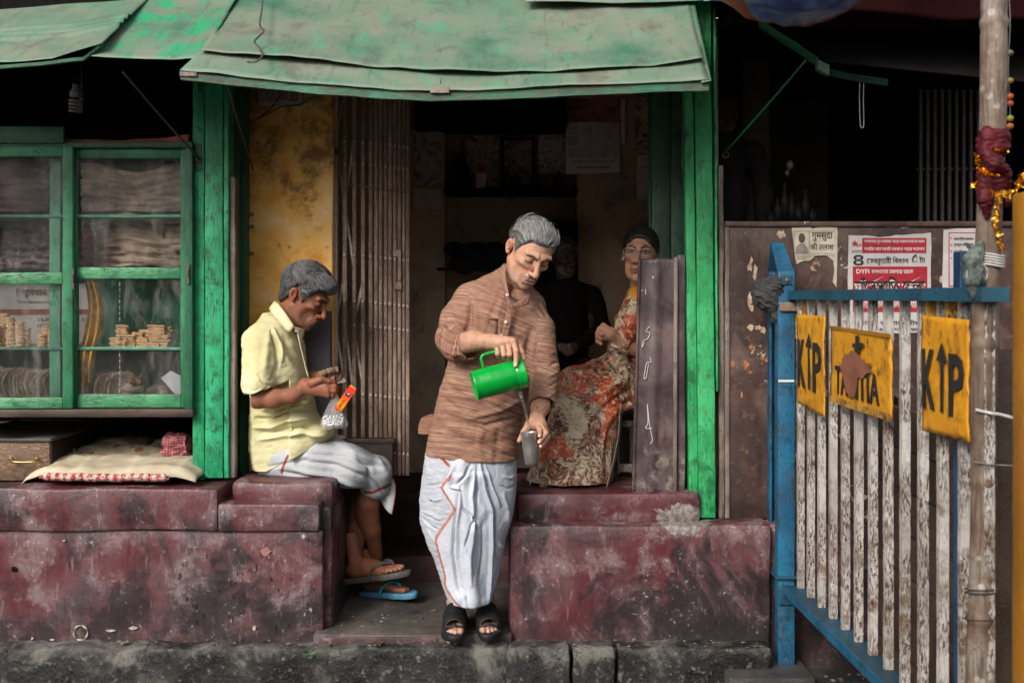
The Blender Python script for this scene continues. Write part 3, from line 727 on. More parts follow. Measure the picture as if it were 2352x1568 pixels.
for i in range(46):
    x, y = rng.uniform(780, 1420), rng.uniform(560, 880); w_ = rng.uniform(2, 7); h_ = rng.choice([3, 4, 18, 30]) * rng.uniform(.6, 1.2)
    if h_ > 10: w_ = 1.6
    MB().prism([zl(x, y, -.0062), zl(x + w_, y + 2, -.0062), zl(x + w_ + 1, y + h_, -.0062), zl(x + 1, y + h_ - 1, -.0062)], .003).build('scratch', bpy.data.materials['near_black'], ld)

# litter on the kerb and the step
m = MB(); rng = random.Random(31)
for i in range(120):
    on = rng.random() < .25; p = Vector((rng.uniform(-.75, -.05), rng.uniform(.0, .5), .149)) if on else Vector((rng.uniform(-2.1, 1.0), rng.uniform(-.095, -.005), .112)); r_ = rng.uniform(.002, .007)
    t_ = bmesh.new(); bmesh.ops.create_icosphere(t_, subdivisions=1, radius=r_)
    for q in t_.verts: q.co = Vector((q.co.x * rng.uniform(.6, 2), q.co.y, q.co.z * .35)) + p
    m.merge(t_)
tag(m.build('litter', plain('grit', (.20, .19, .17), .9, sc_=12, var=.9)), kind='stuff')
for i, (x, y, nm) in enumerate(((1040, 1476, 'small torn paper scrap lying on the kerb before the sandals'), (868, 1330 + 138, 'dry brown leaf lying on the kerb in front of the red riser'), (282, 1474, 'pale bent leaf lying on the kerb at the foot of the left ledge'))):
    p = W(x, y, -.06); p.z = .118; o = MB().grid(lambda u, v: p + Vector(((u - .5) * .05 * (1 - abs(v - .5)), (v - .5) * .03, .008 * math.sin(u * 5 + i) * .6)), 6, 4).build('scrap' if i == 0 else 'dry_leaf', plain('scrap_%s' % 'abc'[i], [(.5, .48, .44), (.12, .07, .04), (.30, .26, .18)][i], .9), smooth=True, solid=.0008); tag(o, nm, 'litter')
# ================================================================ PEOPLE: shared sculpting
def rotm(yaw=0, pitch=0, roll=0):
    return Matrix.Rotation(R(roll), 3, 'Y') @ Matrix.Rotation(R(yaw), 3, 'Z') @ Matrix.Rotation(R(pitch), 3, 'X')

def place(P, M, o, k=1.0):
    return (P @ np.array(M, 'f').T) * k + np.array(o, 'f')

def blend(C, m, col):
    m = np.clip(m, 0, 1)[:, None]; return C * (1 - m) + np.array(col)[None] * m

def smooth01(x, a, b):
    t = np.clip((x - a) / (b - a), 0, 1); return t * t * (3 - 2 * t)

def hair_line(X, Y, Z, style):
    ys, zs = style['line']; L = np.interp(np.asarray(Y).ravel(), ys, zs).reshape(np.asarray(Y).shape)
    side = style.get('temple', 0) * np.exp(-((np.abs(X) - .048) / .016) ** 2) * np.exp(-((Y + .07) / .03) ** 2)
    return Z - L - side

def make_head(style, h=.0022):
    """head in its own frame: face towards -Y, origin between the ears. Returns skin and hair surfaces with colours"""
    s = SDF((-.115, -.165, -.26), (.115, .175, .175), h); w = style.get('w', 1.0); j = style.get('jaw', 1.0)
    s.ell((0, .018, .042), (.073 * w, .092, .084), 0)
    s.ell((0, -.030, -.012), (.060 * w, .060, .088), .03)
    s.ell((0, -.042, -.070), (.046 * w * j, .044, .034), .03)
    s.ell((0, -.078, -.098), (.021, .016, .016), .022)
    for q in (-1, 1):
        s.ell((q * .040 * w, -.066, -.016), (.020, .018, .016), .022)          # cheekbone
        s.cone((q * .012, -.0865, .034), (q * .044 * w, -.073, .034), .011, .009, .012)   # brow
        s.cone((q * .050 * w, .0, -.045), (q * .030, -.055, -.088), .016, .012, .025)  # jaw line
    for q in (-1, 1):
        s.ell((q * .031, -.099, .014), (.019, .016, .0125), .014, 'sub')
    for q in (-1, 1):
        s.ell((q * .031, -.0745, .011), (.0145, .0135, .0125), .004)
        s.ell((q * .052 * w, -.075, -.050), (.018, .02, .026), .03, 'sub')      # hollow cheek
    # nose
    nl = style.get('nose', 1.0)
    s.cone((0, -.087, .024), (0, -.103 - .010 * nl, -.020), .0080, .0100, .013)
    s.ell((0, -.107 - .009 * nl, -.027), (.0115, .0110, .0095), .008)
    for q in (-1, 1):
        s.ell((q * .0140, -.098 - .004 * nl, -.031), (.0080, .0110, .0080), .006)
        s.ell((q * .0075, -.101 - .006 * nl, -.0390), (.0035, .005, .0035), .003, 'sub')
    # mouth
    s.ell((0, -.086, -.062), (.030, .020, .022), .014)
    s.cone((-.016, -.1005, -.0575), (.016, -.1005, -.0575), .0052, .0052, .005)
    s.cone((-.013, -.1005, -.0685), (.013, -.1005, -.0685), .0062, .0062, .005)
    s.cone((-.023, -.1035, -.063), (.023, -.1035, -.063), .0022, .0022, .003, 'sub')
    s.cone((-.014, -.102, -.081), (.014, -.102, -.081), .005, .005, .008, 'sub')
    if style.get('lines', 1):
        for q in (-1, 1):
            s.chain([(q * .019, -.104, -.034), (q * .029, -.098, -.052), (q * .032, -.090, -.070)], [.0030, .0032, .0022], .006, 'sub')
            s.chain([(q * .018, -.0915, -.001), (q * .034, -.088, -.006), (q * .045, -.079, -.001)], [.0014, .0018, .001], .004, 'sub')
        s.cone((.004, -.104, .034), (.005, -.104, .046), .0028, .002, .004, 'sub'); s.cone((-.005, -.104, .034), (-.006, -.104, .048), .0028, .002, .004, 'sub')
    nk = style.get('neck', .054); nd = np.array(style.get('neckdir', (0, .05, -.21)), 'f')
    s.cone((0, .026, -.05), nd, nk, nk * 1.06, .035)
    hf = s.f.copy()                                                            # skull without ears: the hair grows on this
    for q in (-1, 1):
        e = Matrix.Rotation(R(q * -22), 3, 'Z') @ Matrix.Rotation(R(-12), 3, 'X')
        s.ell((q * .0775 * w, .018, .000), (.0080, .0165, .0275), .006, rot=e)
        s.ell((q * .0870 * w, .0135, .003), (.0095, .0095, .0175), .003, 'sub', rot=e); s.ell((q * .081 * w, .004, -.004), (.004, .004, .007), .003)
        s.ell((q * .077 * w, .009, -.022), (.006, .008, .008), .006)
    P, Q = s.verts(); P = relax(P, Q, 1, .5)
    x, y, z = P.T; ax = np.abs(x); front = smooth01(-y, .03, .06)
    sk = np.array(style['skin']); n = vnoise(P, 45, 3); n2 = vnoise(P, 220, 5, 2)
    C = sk[None] * (1 + .10 * n + .05 * n2)[:, None]
    red = sk * np.array([1.12, .78, .72])
    C = blend(C, .45 * np.exp(-((ax - .036) ** 2 + (z + .03) ** 2) / .018 ** 2) * front, red)
    C = blend(C, .5 * np.exp(-(x ** 2 + (z + .03) ** 2) / .012 ** 2) * front, red)
    C = blend(C, .6 * np.exp(-((ax - .078) / .012) ** 2) * (np.abs(y - .015) < .03), red)
    C = blend(C, .5 * np.exp(-(((ax - .031) / .020) ** 2 + ((z - .002) / .010) ** 2)) * front, sk * .5)     # eye bags
    C = blend(C, .55 * np.exp(-(((ax - .022) / .012) ** 2 + ((z - .016) / .012) ** 2)) * front, sk * .45)
    lips = np.exp(-((x / .024) ** 4)) * (np.exp(-((z + .057) / .0052) ** 4) + np.exp(-((z + .069) / .0068) ** 4)) * (y < -.088)
    C = blend(C, .75 * lips, style.get('lip', sk * np.array([.80, .48, .46])))
    C = blend(C, .9 * np.exp(-((z + .063) / .0020) ** 2) * (ax < .024) * (y < -.085), sk * .16)
    C = blend(C, .9 * ((ax - .0075) ** 2 + (z + .042) ** 2 < .0042 ** 2) * (y < -.09), sk * .1)
    st = style.get('stubble', 0)
    if st:
        m = smooth01(-z, .040, .060) * smooth01(.03 - y, 0, .03) * (1 - lips); C = blend(C, st * m * (.6 + .4 * n2), (.16, .14, .13))
    if style.get('mustache'):
        m = np.exp(-((z + .047 + ax * .28) / .0062) ** 2) * (ax < .033) * (y < -.085); C = blend(C, m * (.8 + .35 * n2), style['mustache'])
    # shade painted into the lines of age and the ear hollow
    if style.get('lines', 1):
        for q in (-1, 1):
            for pl, a_, w_ in (([(.018, -.032), (.029, -.050), (.033, -.070)], .62, .0022), ([(.020, -.002), (.034, -.008), (.047, .000)], .45, .0022), ([(.046, .012), (.058, .018)], .4, .0018), ([(.046, .006), (.058, .002)], .4, .0018), ([(.027, -.066), (.031, -.080)], .5, .002)):
                dd, _r = seg_d(x.astype(float) * q, z.astype(float), pl); C = blend(C, a_ * np.exp(-(dd / w_) ** 2) * front, sk * .35)
        for zz_, a_ in ((.052, .35), (.063, .30), (.072, .22)): C = blend(C, a_ * np.exp(-((z - zz_ - .004 * np.cos(x * 60)) / .0016) ** 2) * (ax < .045) * front, sk * .42)
        for q in (-1, 1): dd, _r = seg_d(x.astype(float), z.astype(float), [(q * .006, .028), (q * .007, .046)]); C = blend(C, .6 * np.exp(-(dd / .0018) ** 2) * front, sk * .35)
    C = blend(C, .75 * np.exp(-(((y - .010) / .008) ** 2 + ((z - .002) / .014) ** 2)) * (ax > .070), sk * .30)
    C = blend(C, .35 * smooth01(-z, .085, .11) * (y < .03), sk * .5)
    # eyes: almond, iris, lash line, painted shade of the lid crease
    op = style.get('open', .0); ez = .011 + style.get('ez', 0)
    ex = (ax - .031) / .0142; almond = (np.abs((z - ez) / (.0005 + .0062 * op)) < np.sqrt(np.clip(1 - ex ** 2, 0, 1))) & (front > .5)
    if op > .2:
        C[almond] = (.52, .48, .45); ir = ((ax - .031 - style.get('gaze', 0) * np.sign(x)) ** 2 + (z - ez) ** 2 < .0056 ** 2) & almond; C[ir] = (.012, .008, .006)
    lash = np.exp(-(((z - ez) - (.0066 * op + .0004) * np.sqrt(np.clip(1 - ex ** 2, 0, 1)) - (0 if op > .2 else -.004 * np.sqrt(np.clip(1 - ex ** 2, 0, 1)))) / .0019) ** 2) * (np.abs(ex) < 1.08) * front
    C = blend(C, .95 * lash, (.012, .008, .006)); C = blend(C, .5 * np.exp(-(((ax - .031) / .017) ** 2 + ((z - ez - .001) / .009) ** 2)) * front, sk * .38)
    C = blend(C, .5 * np.exp(-(((z - ez - .009) / .0016) ** 2)) * (np.abs(ex) < 1) * front, sk * .35)
    b0 = style.get('brow', .031); bz = b0 + .004 * (1 - ((ax - .030) / .020) ** 2) - style.get('frown', 0) * .006 * (ax < .022)
    br = 1.15 * np.exp(-((z - bz) / (.0056 - .0026 * np.clip((ax - .02) / .03, 0, 1))) ** 2) * (ax > .009) * (ax < .050) * front
    C = blend(C, br * (.8 + .3 * n2), style.get('browc', (.03, .025, .022)))
    out = [(P, Q, np.clip(C, .004, 1))]
    # hair
    if style.get('line'):
        X = s.ax[0][:, None, None]; Y = s.ax[1][None, :, None]; Z = s.ax[2][None, None, :]
        g = hair_line(X, Y, Z, style); t0, t1 = style['thick']
        th = t0 + (t1 - t0) * smooth01(np.broadcast_to(Z, g.shape), .0, .11) * smooth01(-np.broadcast_to(Y, g.shape), -.12, .08)
        th = -.006 + (th + .006) * smooth01(g, -.002, style.get('soft', .018))
        lump = 0
        hs_ = SDF((-.115, -.165, -.26), (.115, .175, .175), h); hs_.f = (hf - th).astype('f')
        ears = np.sqrt(((np.abs(X) - .088) / .02) ** 2 + ((Y - .014) / .024) ** 2 + ((Z + .002) / .034) ** 2) - 1
        hs_.op(tuple(slice(0, n_) for n_ in s.n), (ears * .02).astype('f'), .004, 'sub')
        for c, r, k in style.get('extra', []): hs_.ell(c, r, k)
        HP, HQ = hs_.verts(); HP = relax(HP, HQ, 1)
        HN = normals(HP, HQ)
        fl = style['flow']; u = fl(HP); u = u + vnoise(HP, 26, 8, 2) * style.get('tousle', .15)
        rid = np.sin(u * 46 + vnoise(HP, 30, 2) * 2) * .4 + np.sin(u * 103 + 1.7 + vnoise(HP, 50, 4)) * .6
        rid = rid + vnoise(np.stack([u * .8, HP[:, 1] * .12, HP[:, 2] * .12], 1), 60, 6, 2) * .8
        HP = HP + HN * (rid * style.get('ridge', .0013) + vnoise(HP, 38, 12, 2) * style.get('lump', .001))[:, None]
        d, l = np.array(style['hair'][0]), np.array(style['hair'][1])
        t = np.clip(.5 + .45 * rid + .15 * vnoise(HP, 20, 9), 0, 1); t = t ** 1.4
        HC = d[None] * (1 - t[:, None]) + l[None] * t[:, None]
        if 'grey_side' in style:
            gs = style['grey_side']; m = smooth01(-HP[:, 2], -.06, .03) * .6; HC = blend(HC, m, gs)
        out.append((HP, HQ, HC)); style['_field'] = (hs_, g.shape)
    return out

def strands(style, n, length, rad, seed, flow_dir, lift=.0012, steps=11, cols=None):
    """single hairs combed over the hair surface; vectorised"""
    hs_ = style['_field'][0]; rng = np.random.RandomState(seed); f = hs_.f; lo, h = hs_.lo, hs_.h
    def samp(p):
        i = np.clip(((p - lo) / h), 1, np.array(f.shape) - 3); a = i.astype(int); r = i - a; o = 0
        for dx in (0, 1):
            for dy in (0, 1):
                for dz in (0, 1):
                    o = o + f[a[:, 0] + dx, a[:, 1] + dy, a[:, 2] + dz] * np.where(dx, r[:, 0], 1 - r[:, 0]) * np.where(dy, r[:, 1], 1 - r[:, 1]) * np.where(dz, r[:, 2], 1 - r[:, 2])
        return o
    def grad(p):
        e = h; g = np.stack([samp(p + np.eye(3)[k] * e) - samp(p - np.eye(3)[k] * e) for k in range(3)], 1); return g / np.maximum(np.linalg.norm(g, axis=1, keepdims=True), 1e-9)
    v = rng.normal(size=(n * 4, 3)); v /= np.linalg.norm(v, axis=1, keepdims=True); p = v * .17 + np.array([0, .02, .03])
    for _ in range(14): p = p - grad(p) * samp(p)[:, None] * .7
    g = hair_line(p[:, 0], p[:, 1], p[:, 2], style); ok = (g > .006) & (np.abs(samp(p)) < .004); p = p[ok][:n]; n = len(p)
    L = length * rng.uniform(.6, 1.3, n); path = [p]; ph = rng.uniform(0, 6, n)
    for k in range(steps - 1):
        nn = grad(p); d = flow_dir(p) + rng.normal(size=(n, 3)) * .06; d = d - nn * (d * nn).sum(1, keepdims=True); d /= np.maximum(np.linalg.norm(d, axis=1, keepdims=True), 1e-6)
        p = p + d * (L / steps)[:, None]; p = p - grad(p) * (samp(p) - lift * (1 + 1.5 * k / steps))[:, None]; path.append(p)
    path = np.stack(path, 1)                                                    # n, steps, 3
    T = np.gradient(path, axis=1); T /= np.maximum(np.linalg.norm(T, axis=2, keepdims=True), 1e-9)
    up = np.cross(T, np.array([.3, .5, .8])); up /= np.maximum(np.linalg.norm(up, axis=2, keepdims=True), 1e-9); q = np.cross(T, up)
    rr = rad * np.sin(np.linspace(.35, math.pi - .1, steps))[None, :, None]
    ring = np.stack([path + (up * math.cos(a) + q * math.sin(a)) * rr for a in (0, 2.09, 4.19)], 2)  # n, steps, 3, 3
    V = ring.reshape(-1, 3); idx = np.arange(n * steps * 3).reshape(n, steps, 3); qs = []
    for a in range(3): qs.append(np.stack([idx[:, :-1, a], idx[:, :-1, (a + 1) % 3], idx[:, 1:, (a + 1) % 3], idx[:, 1:, a]], -1).reshape(-1, 4))
    Qd = np.concatenate(qs)[:, ::-1]; t = rng.uniform(0, 1, n) ** 1.3; c0, c1 = cols
    C = np.repeat(np.array(c0)[None] * (1 - t[:, None]) + np.array(c1)[None] * t[:, None], steps * 3, 0)
    return V, Qd, C

def join(parts):
    V, Q, C, o = [], [], [], 0
    for p, q, c in parts:
        V.append(p); Q.append(q + o); C.append(c if c.ndim == 2 else np.tile(c, (len(p), 1))); o += len(p)
    return np.concatenate(V), np.concatenate(Q), np.concatenate(C)

def build_part(name, parts, mat, parent=None, split=None):
    P, Q, C = join(parts); me = mesh_from(P, Q, name, FLIP); color_attr(me, C); return link(name, me, mat, parent)
FLIP = True

def skin_color(P, skin, seed=1, hair=0):
    n = vnoise(P, 40, seed); n2 = vnoise(P, 260, seed + 2, 2)
    return np.clip(np.array(skin)[None] * (1 + .10 * n + .07 * n2)[:, None], .004, 1)

def hand_colors(P, skin, tips, knuckles):
    C = skin_color(P, skin, 4); sk = np.array(skin)
    for t in tips: C = blend(C, .55 * np.exp(-((P - np.array(t)) ** 2).sum(1) / .010 ** 2), sk * np.array([1.25, .95, .90]))
    for t in knuckles: C = blend(C, .35 * np.exp(-((P - np.array(t)) ** 2).sum(1) / .007 ** 2), sk * .6)
    return C

ms = Mat('skin'); v = ms.pos(local=True)
SKIN = ms.done(ms.attr('Col'), ms.ramp(ms.noise(v, 50, 4), [(.4, (.42,) * 3), (.6, (.60,) * 3)]), ms.math('ADD', ms.noise(v, 240, 4, .7), ms.math('MULTIPLY', ms.noise(v, 70, 4, .6), 1.5)), .55, .0022, spec=.30,
               Subsurface_Weight=.06, Subsurface_Radius=(.008, .003, .002), Subsurface_Scale=.5)
mh = Mat('hair'); v = mh.pos(local=True)
HAIR = mh.done(mh.attr('Col'), .48, mh.noise(v, 300, 3), .3, .001, spec=.5)

def toes_foot(side, big=.0130):
    """bare foot pointing along -Y, heel at the origin, side = +1: big toe on +X"""
    s = SDF((-.07, -.29, -.012), (.07, .06, .20), .0025)
    s.chain([(0, -.010, .032), (0, -.035, .040), (0, -.075, .045), (side * .004, -.120, .036)], [.029, .032, .030, .027], .02)
    s.chain([(0, -.028, .05), (0, -.030, .10), (0, -.028, .20)], [.032, .028, .032], .02)
    s.cone((side * .004, -.08, .045), (side * .018, -.185, .020), .026, .018, .02)
    s.cone((-side * .006, -.09, .030), (-side * .024, -.170, .016), .024, .015, .02)
    s.cone((side * .016, -.185, .018), (-side * .028, -.168, .015), .017, .013, .012)
    s.cone((-side * .012, -.03, .02), (-side * .026, -.165, .014), .018, .014, .02)
    tips = []
    s.chain([(side * .024, -.190, .017), (side * .026, -.222, .016), (side * .025, -.240, .014)], [.014, big, .0115], .003); tips.append((side * .025, -.243, .020))
    for k, (x, L) in enumerate(((.0045, .240), (-.0115, .228), (-.0255, .214), (-.038, .196))):
        x *= side; r = (.0098, .0094, .0088, .0082)[k]
        s.chain([(x, -.180 + .008 * k, .017), (x, -L + .022, .019), (x - side * .001, -L, .010)], [r + .0015, r, r * .95], .0018); tips.append((x, -L - .004, .014))
    for q in (-1, 1): s.ell((q * .030, -.030, .080), (.010, .013, .014), .012)
    P, Q = s.verts(); P = relax(P, Q, 1); return P, Q, tips
# ================================================================ the standing man who pours
def zoomf(ox, oy, k):
    return lambda x, y, Y=0.0: W((x / k + ox) * .9408, (y / k + oy) * .9408, Y)
z5 = zoomf(1020, 500, 4.126); z6 = zoomf(1020, 800, 4.126); zb = zoomf(800, 1100, 2.766)

sty1 = dict(skin=(.50, .275, .185), w=1.03, jaw=1.16, nose=1.0, neck=.053, neckdir=(.040, .040, -.17), stubble=.30, mustache=(.085, .075, .07),
            line=([-.13, -.088, -.062, -.040, -.022, -.004, .020, .040, .065, .12], [.088, .078, .060, .030, -.012, .012, .030, -.030, -.060, -.070]), temple=.016,
            thick=(.005, .013), soft=.02, hair=((.025, .024, .024), (.26, .255, .25)), ridge=.0010, lump=.0008, tousle=.10,
            flow=lambda p: np.arctan2(p[:, 0], p[:, 2] + .02) + p[:, 1] * .25 * np.sign(p[:, 0]), grey_side=(.17, .16, .155),
            brow=.0295, frown=1, open=.0, ez=-.003, browc=(.02, .016, .016), lip=(.30, .13, .10))
H1 = make_head(sty1)
Mh1 = rotm(yaw=27, pitch=30, roll=13); O1 = np.array(W(1216, 580, -.20)); K1 = 1.05
man = None
def man1():
    parts = []
    P, Q, C = H1[0]; parts.append((place(P, Mh1, O1, K1), Q, C))
    sk = sty1['skin']
    # torso (under the kurta), shoulders, upper arms, legs
    b = SDF((-.32, -.34, .15), (.26, .20, 1.58), .006)
    neck = place(np.array([[.040, .040, -.16]]), Mh1, O1, K1)[0]
    shl, shr = W(1078, 682, -.06), W(1246, 742, -.08); chest = W(1160, 800, -.03); pel = W(1085, 1010, 0)
    b.cone(neck, W(1172, 730, -.09), .052, .062, .03); b.cone(W(1095, 695, -.06), W(1228, 745, -.08), .035, .035, .04); b.cone(W(1150, 750, -.05), chest, .09, .11, .05)
    b.cone(chest, pel, .12, .125, .05)
    b.cone(W(1040, 1040, 0), W(1040, 1240, -.03), .075, .05, .04); b.cone(W(1120, 1040, 0), W(1118, 1240, -.02), .075, .05, .04)
    P, Q = b.verts(); parts.append((P, Q, skin_color(P, sk)))
    # left of picture: forearm and the hand on the jug handle
    a = SDF(W(1050, 860, -.5) + Vector((0, 0, 0)), W(1235, 730, -.16), .0018)
    Yh = -.375
    el, wr = W(1052, 793, -.22), z6(735, 140, -.345)
    a.chain([el, z6(560, 130, -.29), wr], [.044, .037, .0265], .02)
    kn = [z6(797, 175, Yh + .012), z6(853, 152, Yh), z6(912, 137, Yh - .004), z6(965, 140, Yh - .008)]
    for q in kn: a.cone(wr, q, .022, .0125, .014)
    a.cone(z6(800, 150, Yh + .03), z6(950, 150, Yh + .02), .022, .022, .02)
    pj = [z6(803, 262, Yh - .006), z6(866, 270, Yh - .016), z6(925, 268, Yh - .020), z6(990, 235, Yh - .030)]
    ptip = [z6(812, 292, Yh + .018), z6(872, 298, Yh + .012), z6(930, 300, Yh + .010), z6(990, 330, Yh - .034)]
    for k in range(3):
        r = (.0086, .0096, .0100)[k]; a.chain([kn[k], pj[k], ptip[k], ptip[k] + Vector((.0, .03, .012))], [r + .0012, r, r * .95, r * .85], .0022)
        a.ell(pj[k], (r * 1.05,) * 3, .003)
    a.chain([kn[3], pj[3], ptip[3], z6(984, 378, Yh - .040)], [.0112, .0100, .0088, .0080], .0025); a.ell(pj[3], (.0108,) * 3, .003)
    a.chain([z6(900, 160, Yh + .03), z6(1020, 190, Yh + .012), z6(1045, 250, Yh + .0), z6(1068, 308, Yh - .002)], [.016, .0125, .0110, .0085], .006)
    for q in kn: a.ell(q + Vector((0, -.006, .003)), (.010, .009, .010), .006)
    P, Q = a.verts(); P = relax(P, Q, 1); C = hand_colors(P, sk, [z6(984, 385, Yh - .045), z6(1068, 310, Yh)] + ptip, pj + kn)
    nail = z6(986, 372, Yh - .048); C = blend(C, 1.0 * np.exp(-(((P[:, 0] - nail.x) / .0055) ** 4 + ((P[:, 2] - nail.z) / .0075) ** 4)) * (P[:, 1] < nail.y + .006), (.72, .50, .42))
    hr = smooth01(W(1150, 0, 0).x - P[:, 0], 0, .05) * smooth01(vnoise(P * np.array([1, 1, 3]), 160, 3, 2), .1, .9); C = blend(C, .55 * hr, (.10, .055, .04))
    parts.append((P, Q, C))
    # right of picture: forearm and the hand round the steel tumbler
    a = SDF(W(1180, 1060, -.42), W(1300, 850, -.10), .0018); Yc = -.335
    a.chain([W(1252, 880, -.16), z6(1235, 800, -.20), z6(1205, 905, -.25)], [.036, .034, .0255], .02)
    wr = z6(1200, 905, -.25); kn = [z6(1195, 975, Yc + .052), z6(1235, 985, Yc + .040), z6(1268, 1005, Yc + .052), z6(1290, 1040, Yc + .065)]
    for q in kn: a.cone(wr, q, .021, .0125, .014)
    a.cone(z6(1130, 985, Yc + .06), z6(1235, 985, Yc + .06), .019, .019, .02)
    mid = [z6(1232, 1030, Yc + .004), z6(1290, 1062, Yc + .004), z6(1312, 1092, Yc + .018), z6(1300, 1130, Yc + .03)]
    tip = [z6(1229, 1086, Yc - .030), z6(1226, 1148, Yc - .030), z6(1240, 1190, Yc - .018), z6(1250, 1205, Yc)]
    rr = (.0095, .0098, .0092, .0080)
    for k in range(4): a.chain([kn[k], mid[k], tip[k]], [rr[k] + .001, rr[k], rr[k] * .82], .002); a.ell(mid[k], (rr[k] * 1.06,) * 3, .003)
    a.chain([wr, z6(1120, 975, Yc + .05), z6(1068, 1050, Yc + .045), z6(1022, 1135, Yc + .012)], [.020, .015, .0115, .0088], .006)
    P, Q = a.verts(); P = relax(P, Q, 1); C = hand_colors(P, np.array(sk) * .95, tip + [z6(1018, 1140, Yc)], mid + kn)
    for k in (0, 1, 2):
        t = tip[k] + Vector((-.003, -.006, 0)); C = blend(C, np.exp(-(((P[:, 0] - t.x) / .0048) ** 4 + ((P[:, 2] - t.z) / .0058) ** 4)) * (P[:, 1] < t.y + .004), (.72, .48, .42))
    hr = smooth01(P[:, 2] - wr.z, -.004, .03) * smooth01(vnoise(P * np.array([3, 1, 1]), 160, 3, 2), -.1, .8); C = blend(C, .75 * hr, (.07, .04, .03))
    parts.append((P, Q, C))
    # feet
    for side, x0, y0, yaw in ((1, 1044, -.075 + .18, 6), (-1, 1113, -.06 + .18, 5)):
        P, Q, tips = toes_foot(side); M = Matrix.Rotation(R(yaw if side < 0 else 1), 3, 'Z')
        o = Vector(((x0 - CX) * S(-.03), y0, .165)); P2 = place(P, M, o, .98); C = skin_color(P2, np.array(sk) * .8)
        for t in tips: tt = place(np.array([t]), M, o, .98)[0]; C = blend(C, np.exp(-((P2 - tt) ** 2).sum(1) / .006 ** 2), (.62, .42, .36))
        parts.append((P2, Q, C)); FEET.append((side, M, o))
        s = SDF(o + Vector((-.09, -.32, -.02)), o + Vector((.09, .10, .2)), .006); top = Vector((o.x, o.y + .03, o.z + .15))
        knee = W(1040 if side > 0 else 1118, 1240, -.02); s.cone(knee, top, .05, .032, 0); P, Q = s.verts(); parts.append((P, Q, skin_color(P, sk)))
    return parts
FEET = []
man = build_part('person', man1(), SKIN)
tag(man, 'standing grey-haired man in a brown striped long shirt, pouring from a green jug', 'person')
hp = [(place(H1[1][0], Mh1, O1, K1), H1[1][1], H1[1][2])]
fd = lambda p: np.stack([p[:, 0] * 1.5, np.full(len(p), 1.0), np.interp(p[:, 1], [-.09, -.05, .0, .06], [.9, .45, -.2, -1.0]) - 5 * np.clip(-p[:, 2] - .0, 0, 1)], 1)
V, Qs, Cs = strands(sty1, 4200, .070, .00085, 3, fd, .0012, cols=((.018, .018, .018), (.52, .51, .50))); hp.append((place(V, Mh1, O1, K1), Qs, Cs))
V, Qs, Cs = strands(sty1, 260, .045, .0008, 13, lambda p: np.stack([p[:, 0] * 3 + .3, np.full(len(p), .4), np.full(len(p), .5)], 1), .0055, cols=((.10, .10, .10), (.60, .59, .58))); hp.append((place(V, Mh1, O1, K1), Qs, Cs))
build_part('hair', hp, HAIR, man)

# kurta -------------------------------------------------------------
def kurta_mat():
    m = Mat('brown_slub_cotton'); u = m.attr('Col'); mp = m.n('ShaderNodeMapping'); mp.inputs['Scale'].default_value = (1.3, 84, 2); m.put(mp.inputs[0], u)
    l1 = m.noise(mp.outputs[0], 3.6, 4, .75, .25)
    mp2 = m.n('ShaderNodeMapping'); mp2.inputs['Scale'].default_value = (6, 60, 2); mp2.inputs['Location'].default_value = (3, 5, 1); m.put(mp2.inputs[0], u)
    l2 = m.noise(mp2.outputs[0], 2.2, 3, .6, .2); v = m.pos(local=True)
    c = m.mix(m.th(l1, .40, .62), (.18, .082, .054), (.42, .262, .19))
    c = m.mix(m.math('MULTIPLY', m.th(l2, .58, .66), .62), c, (.085, .036, .026))
    c = m.mix(m.math('MULTIPLY', m.th(l1, .60, .74), .6), c, (.60, .46, .39))
    c = m.mix(m.math('MULTIPLY', m.th(m.noise(v, 7, 4), .45, .62), .35), c, (.20, .085, .055))
    h = m.math('ADD', m.math('MULTIPLY', l1, .8), m.noise(v, 90, 4, .7))
    return m.done(c, .88, h, .35, .004, spec=.15)
KURTA = kurta_mat()

def arm_coord(P, pts):
    """run along a limb, and distance from its axis"""
    best = np.full(len(P), 9.); run = np.zeros(len(P)); acc = 0; ang = np.zeros(len(P))
    for a, b in zip(pts, pts[1:]):
        a = np.array(a); b = np.array(b); d = b - a; L = np.linalg.norm(d); t = np.clip(((P - a) @ d) / L ** 2, -.2 if acc == 0 else 0, 1.15)
        q = P - a - t[:, None] * d; r = np.linalg.norm(q, axis=1); m = r < best; best[m] = r[m]; run[m] = (acc + t * L)[m]; ang[m] = (q[:, 0] + q[:, 2] * .6)[m]; acc += L
    return best, run, ang

k = SDF(W(940, 1090, -.42) , W(1310, 590, .22), .0038)
def row(y, l, r, Y, b): return (W(0, y, Y).z, ((l + r) / 2 - CX) * S(Y), Y, (r - l) / 2 * S(Y), b)
k.loft([row(655, 1095, 1205, -.07, .07), row(690, 1070, 1240, -.07, .095), row(740, 1045, 1255, -.07, .115), row(800, 1035, 1243, -.06, .125), row(850, 1025, 1230, -.05, .13),
        row(900, 1008, 1213, -.04, .132), row(960, 994, 1200, -.03, .135), row(1010, 982, 1193, -.02, .135), row(1075, 971, 1190, -.02, .135)], .02, p=2.25)
sh1, el1, cu1 = W(1085, 690, -.06), W(1040, 778, -.12), W(1078, 794, -.245)
k.chain([W(1120, 668, -.07), sh1, W(1052, 735, -.07), el1], [.055, .068, .066, .066], .03); k.chain([el1, W(1052, 796, -.19), cu1], [.064, .060, .056], .02)
sh2, el2, cu2 = W(1232, 758, -.08), W(1250, 850, -.12), W(1246, 922, -.19)
k.chain([W(1180, 708, -.08), sh2], [.062, .070], .03); k.chain([sh2, el2, cu2], [.072, .058, .053], .014)
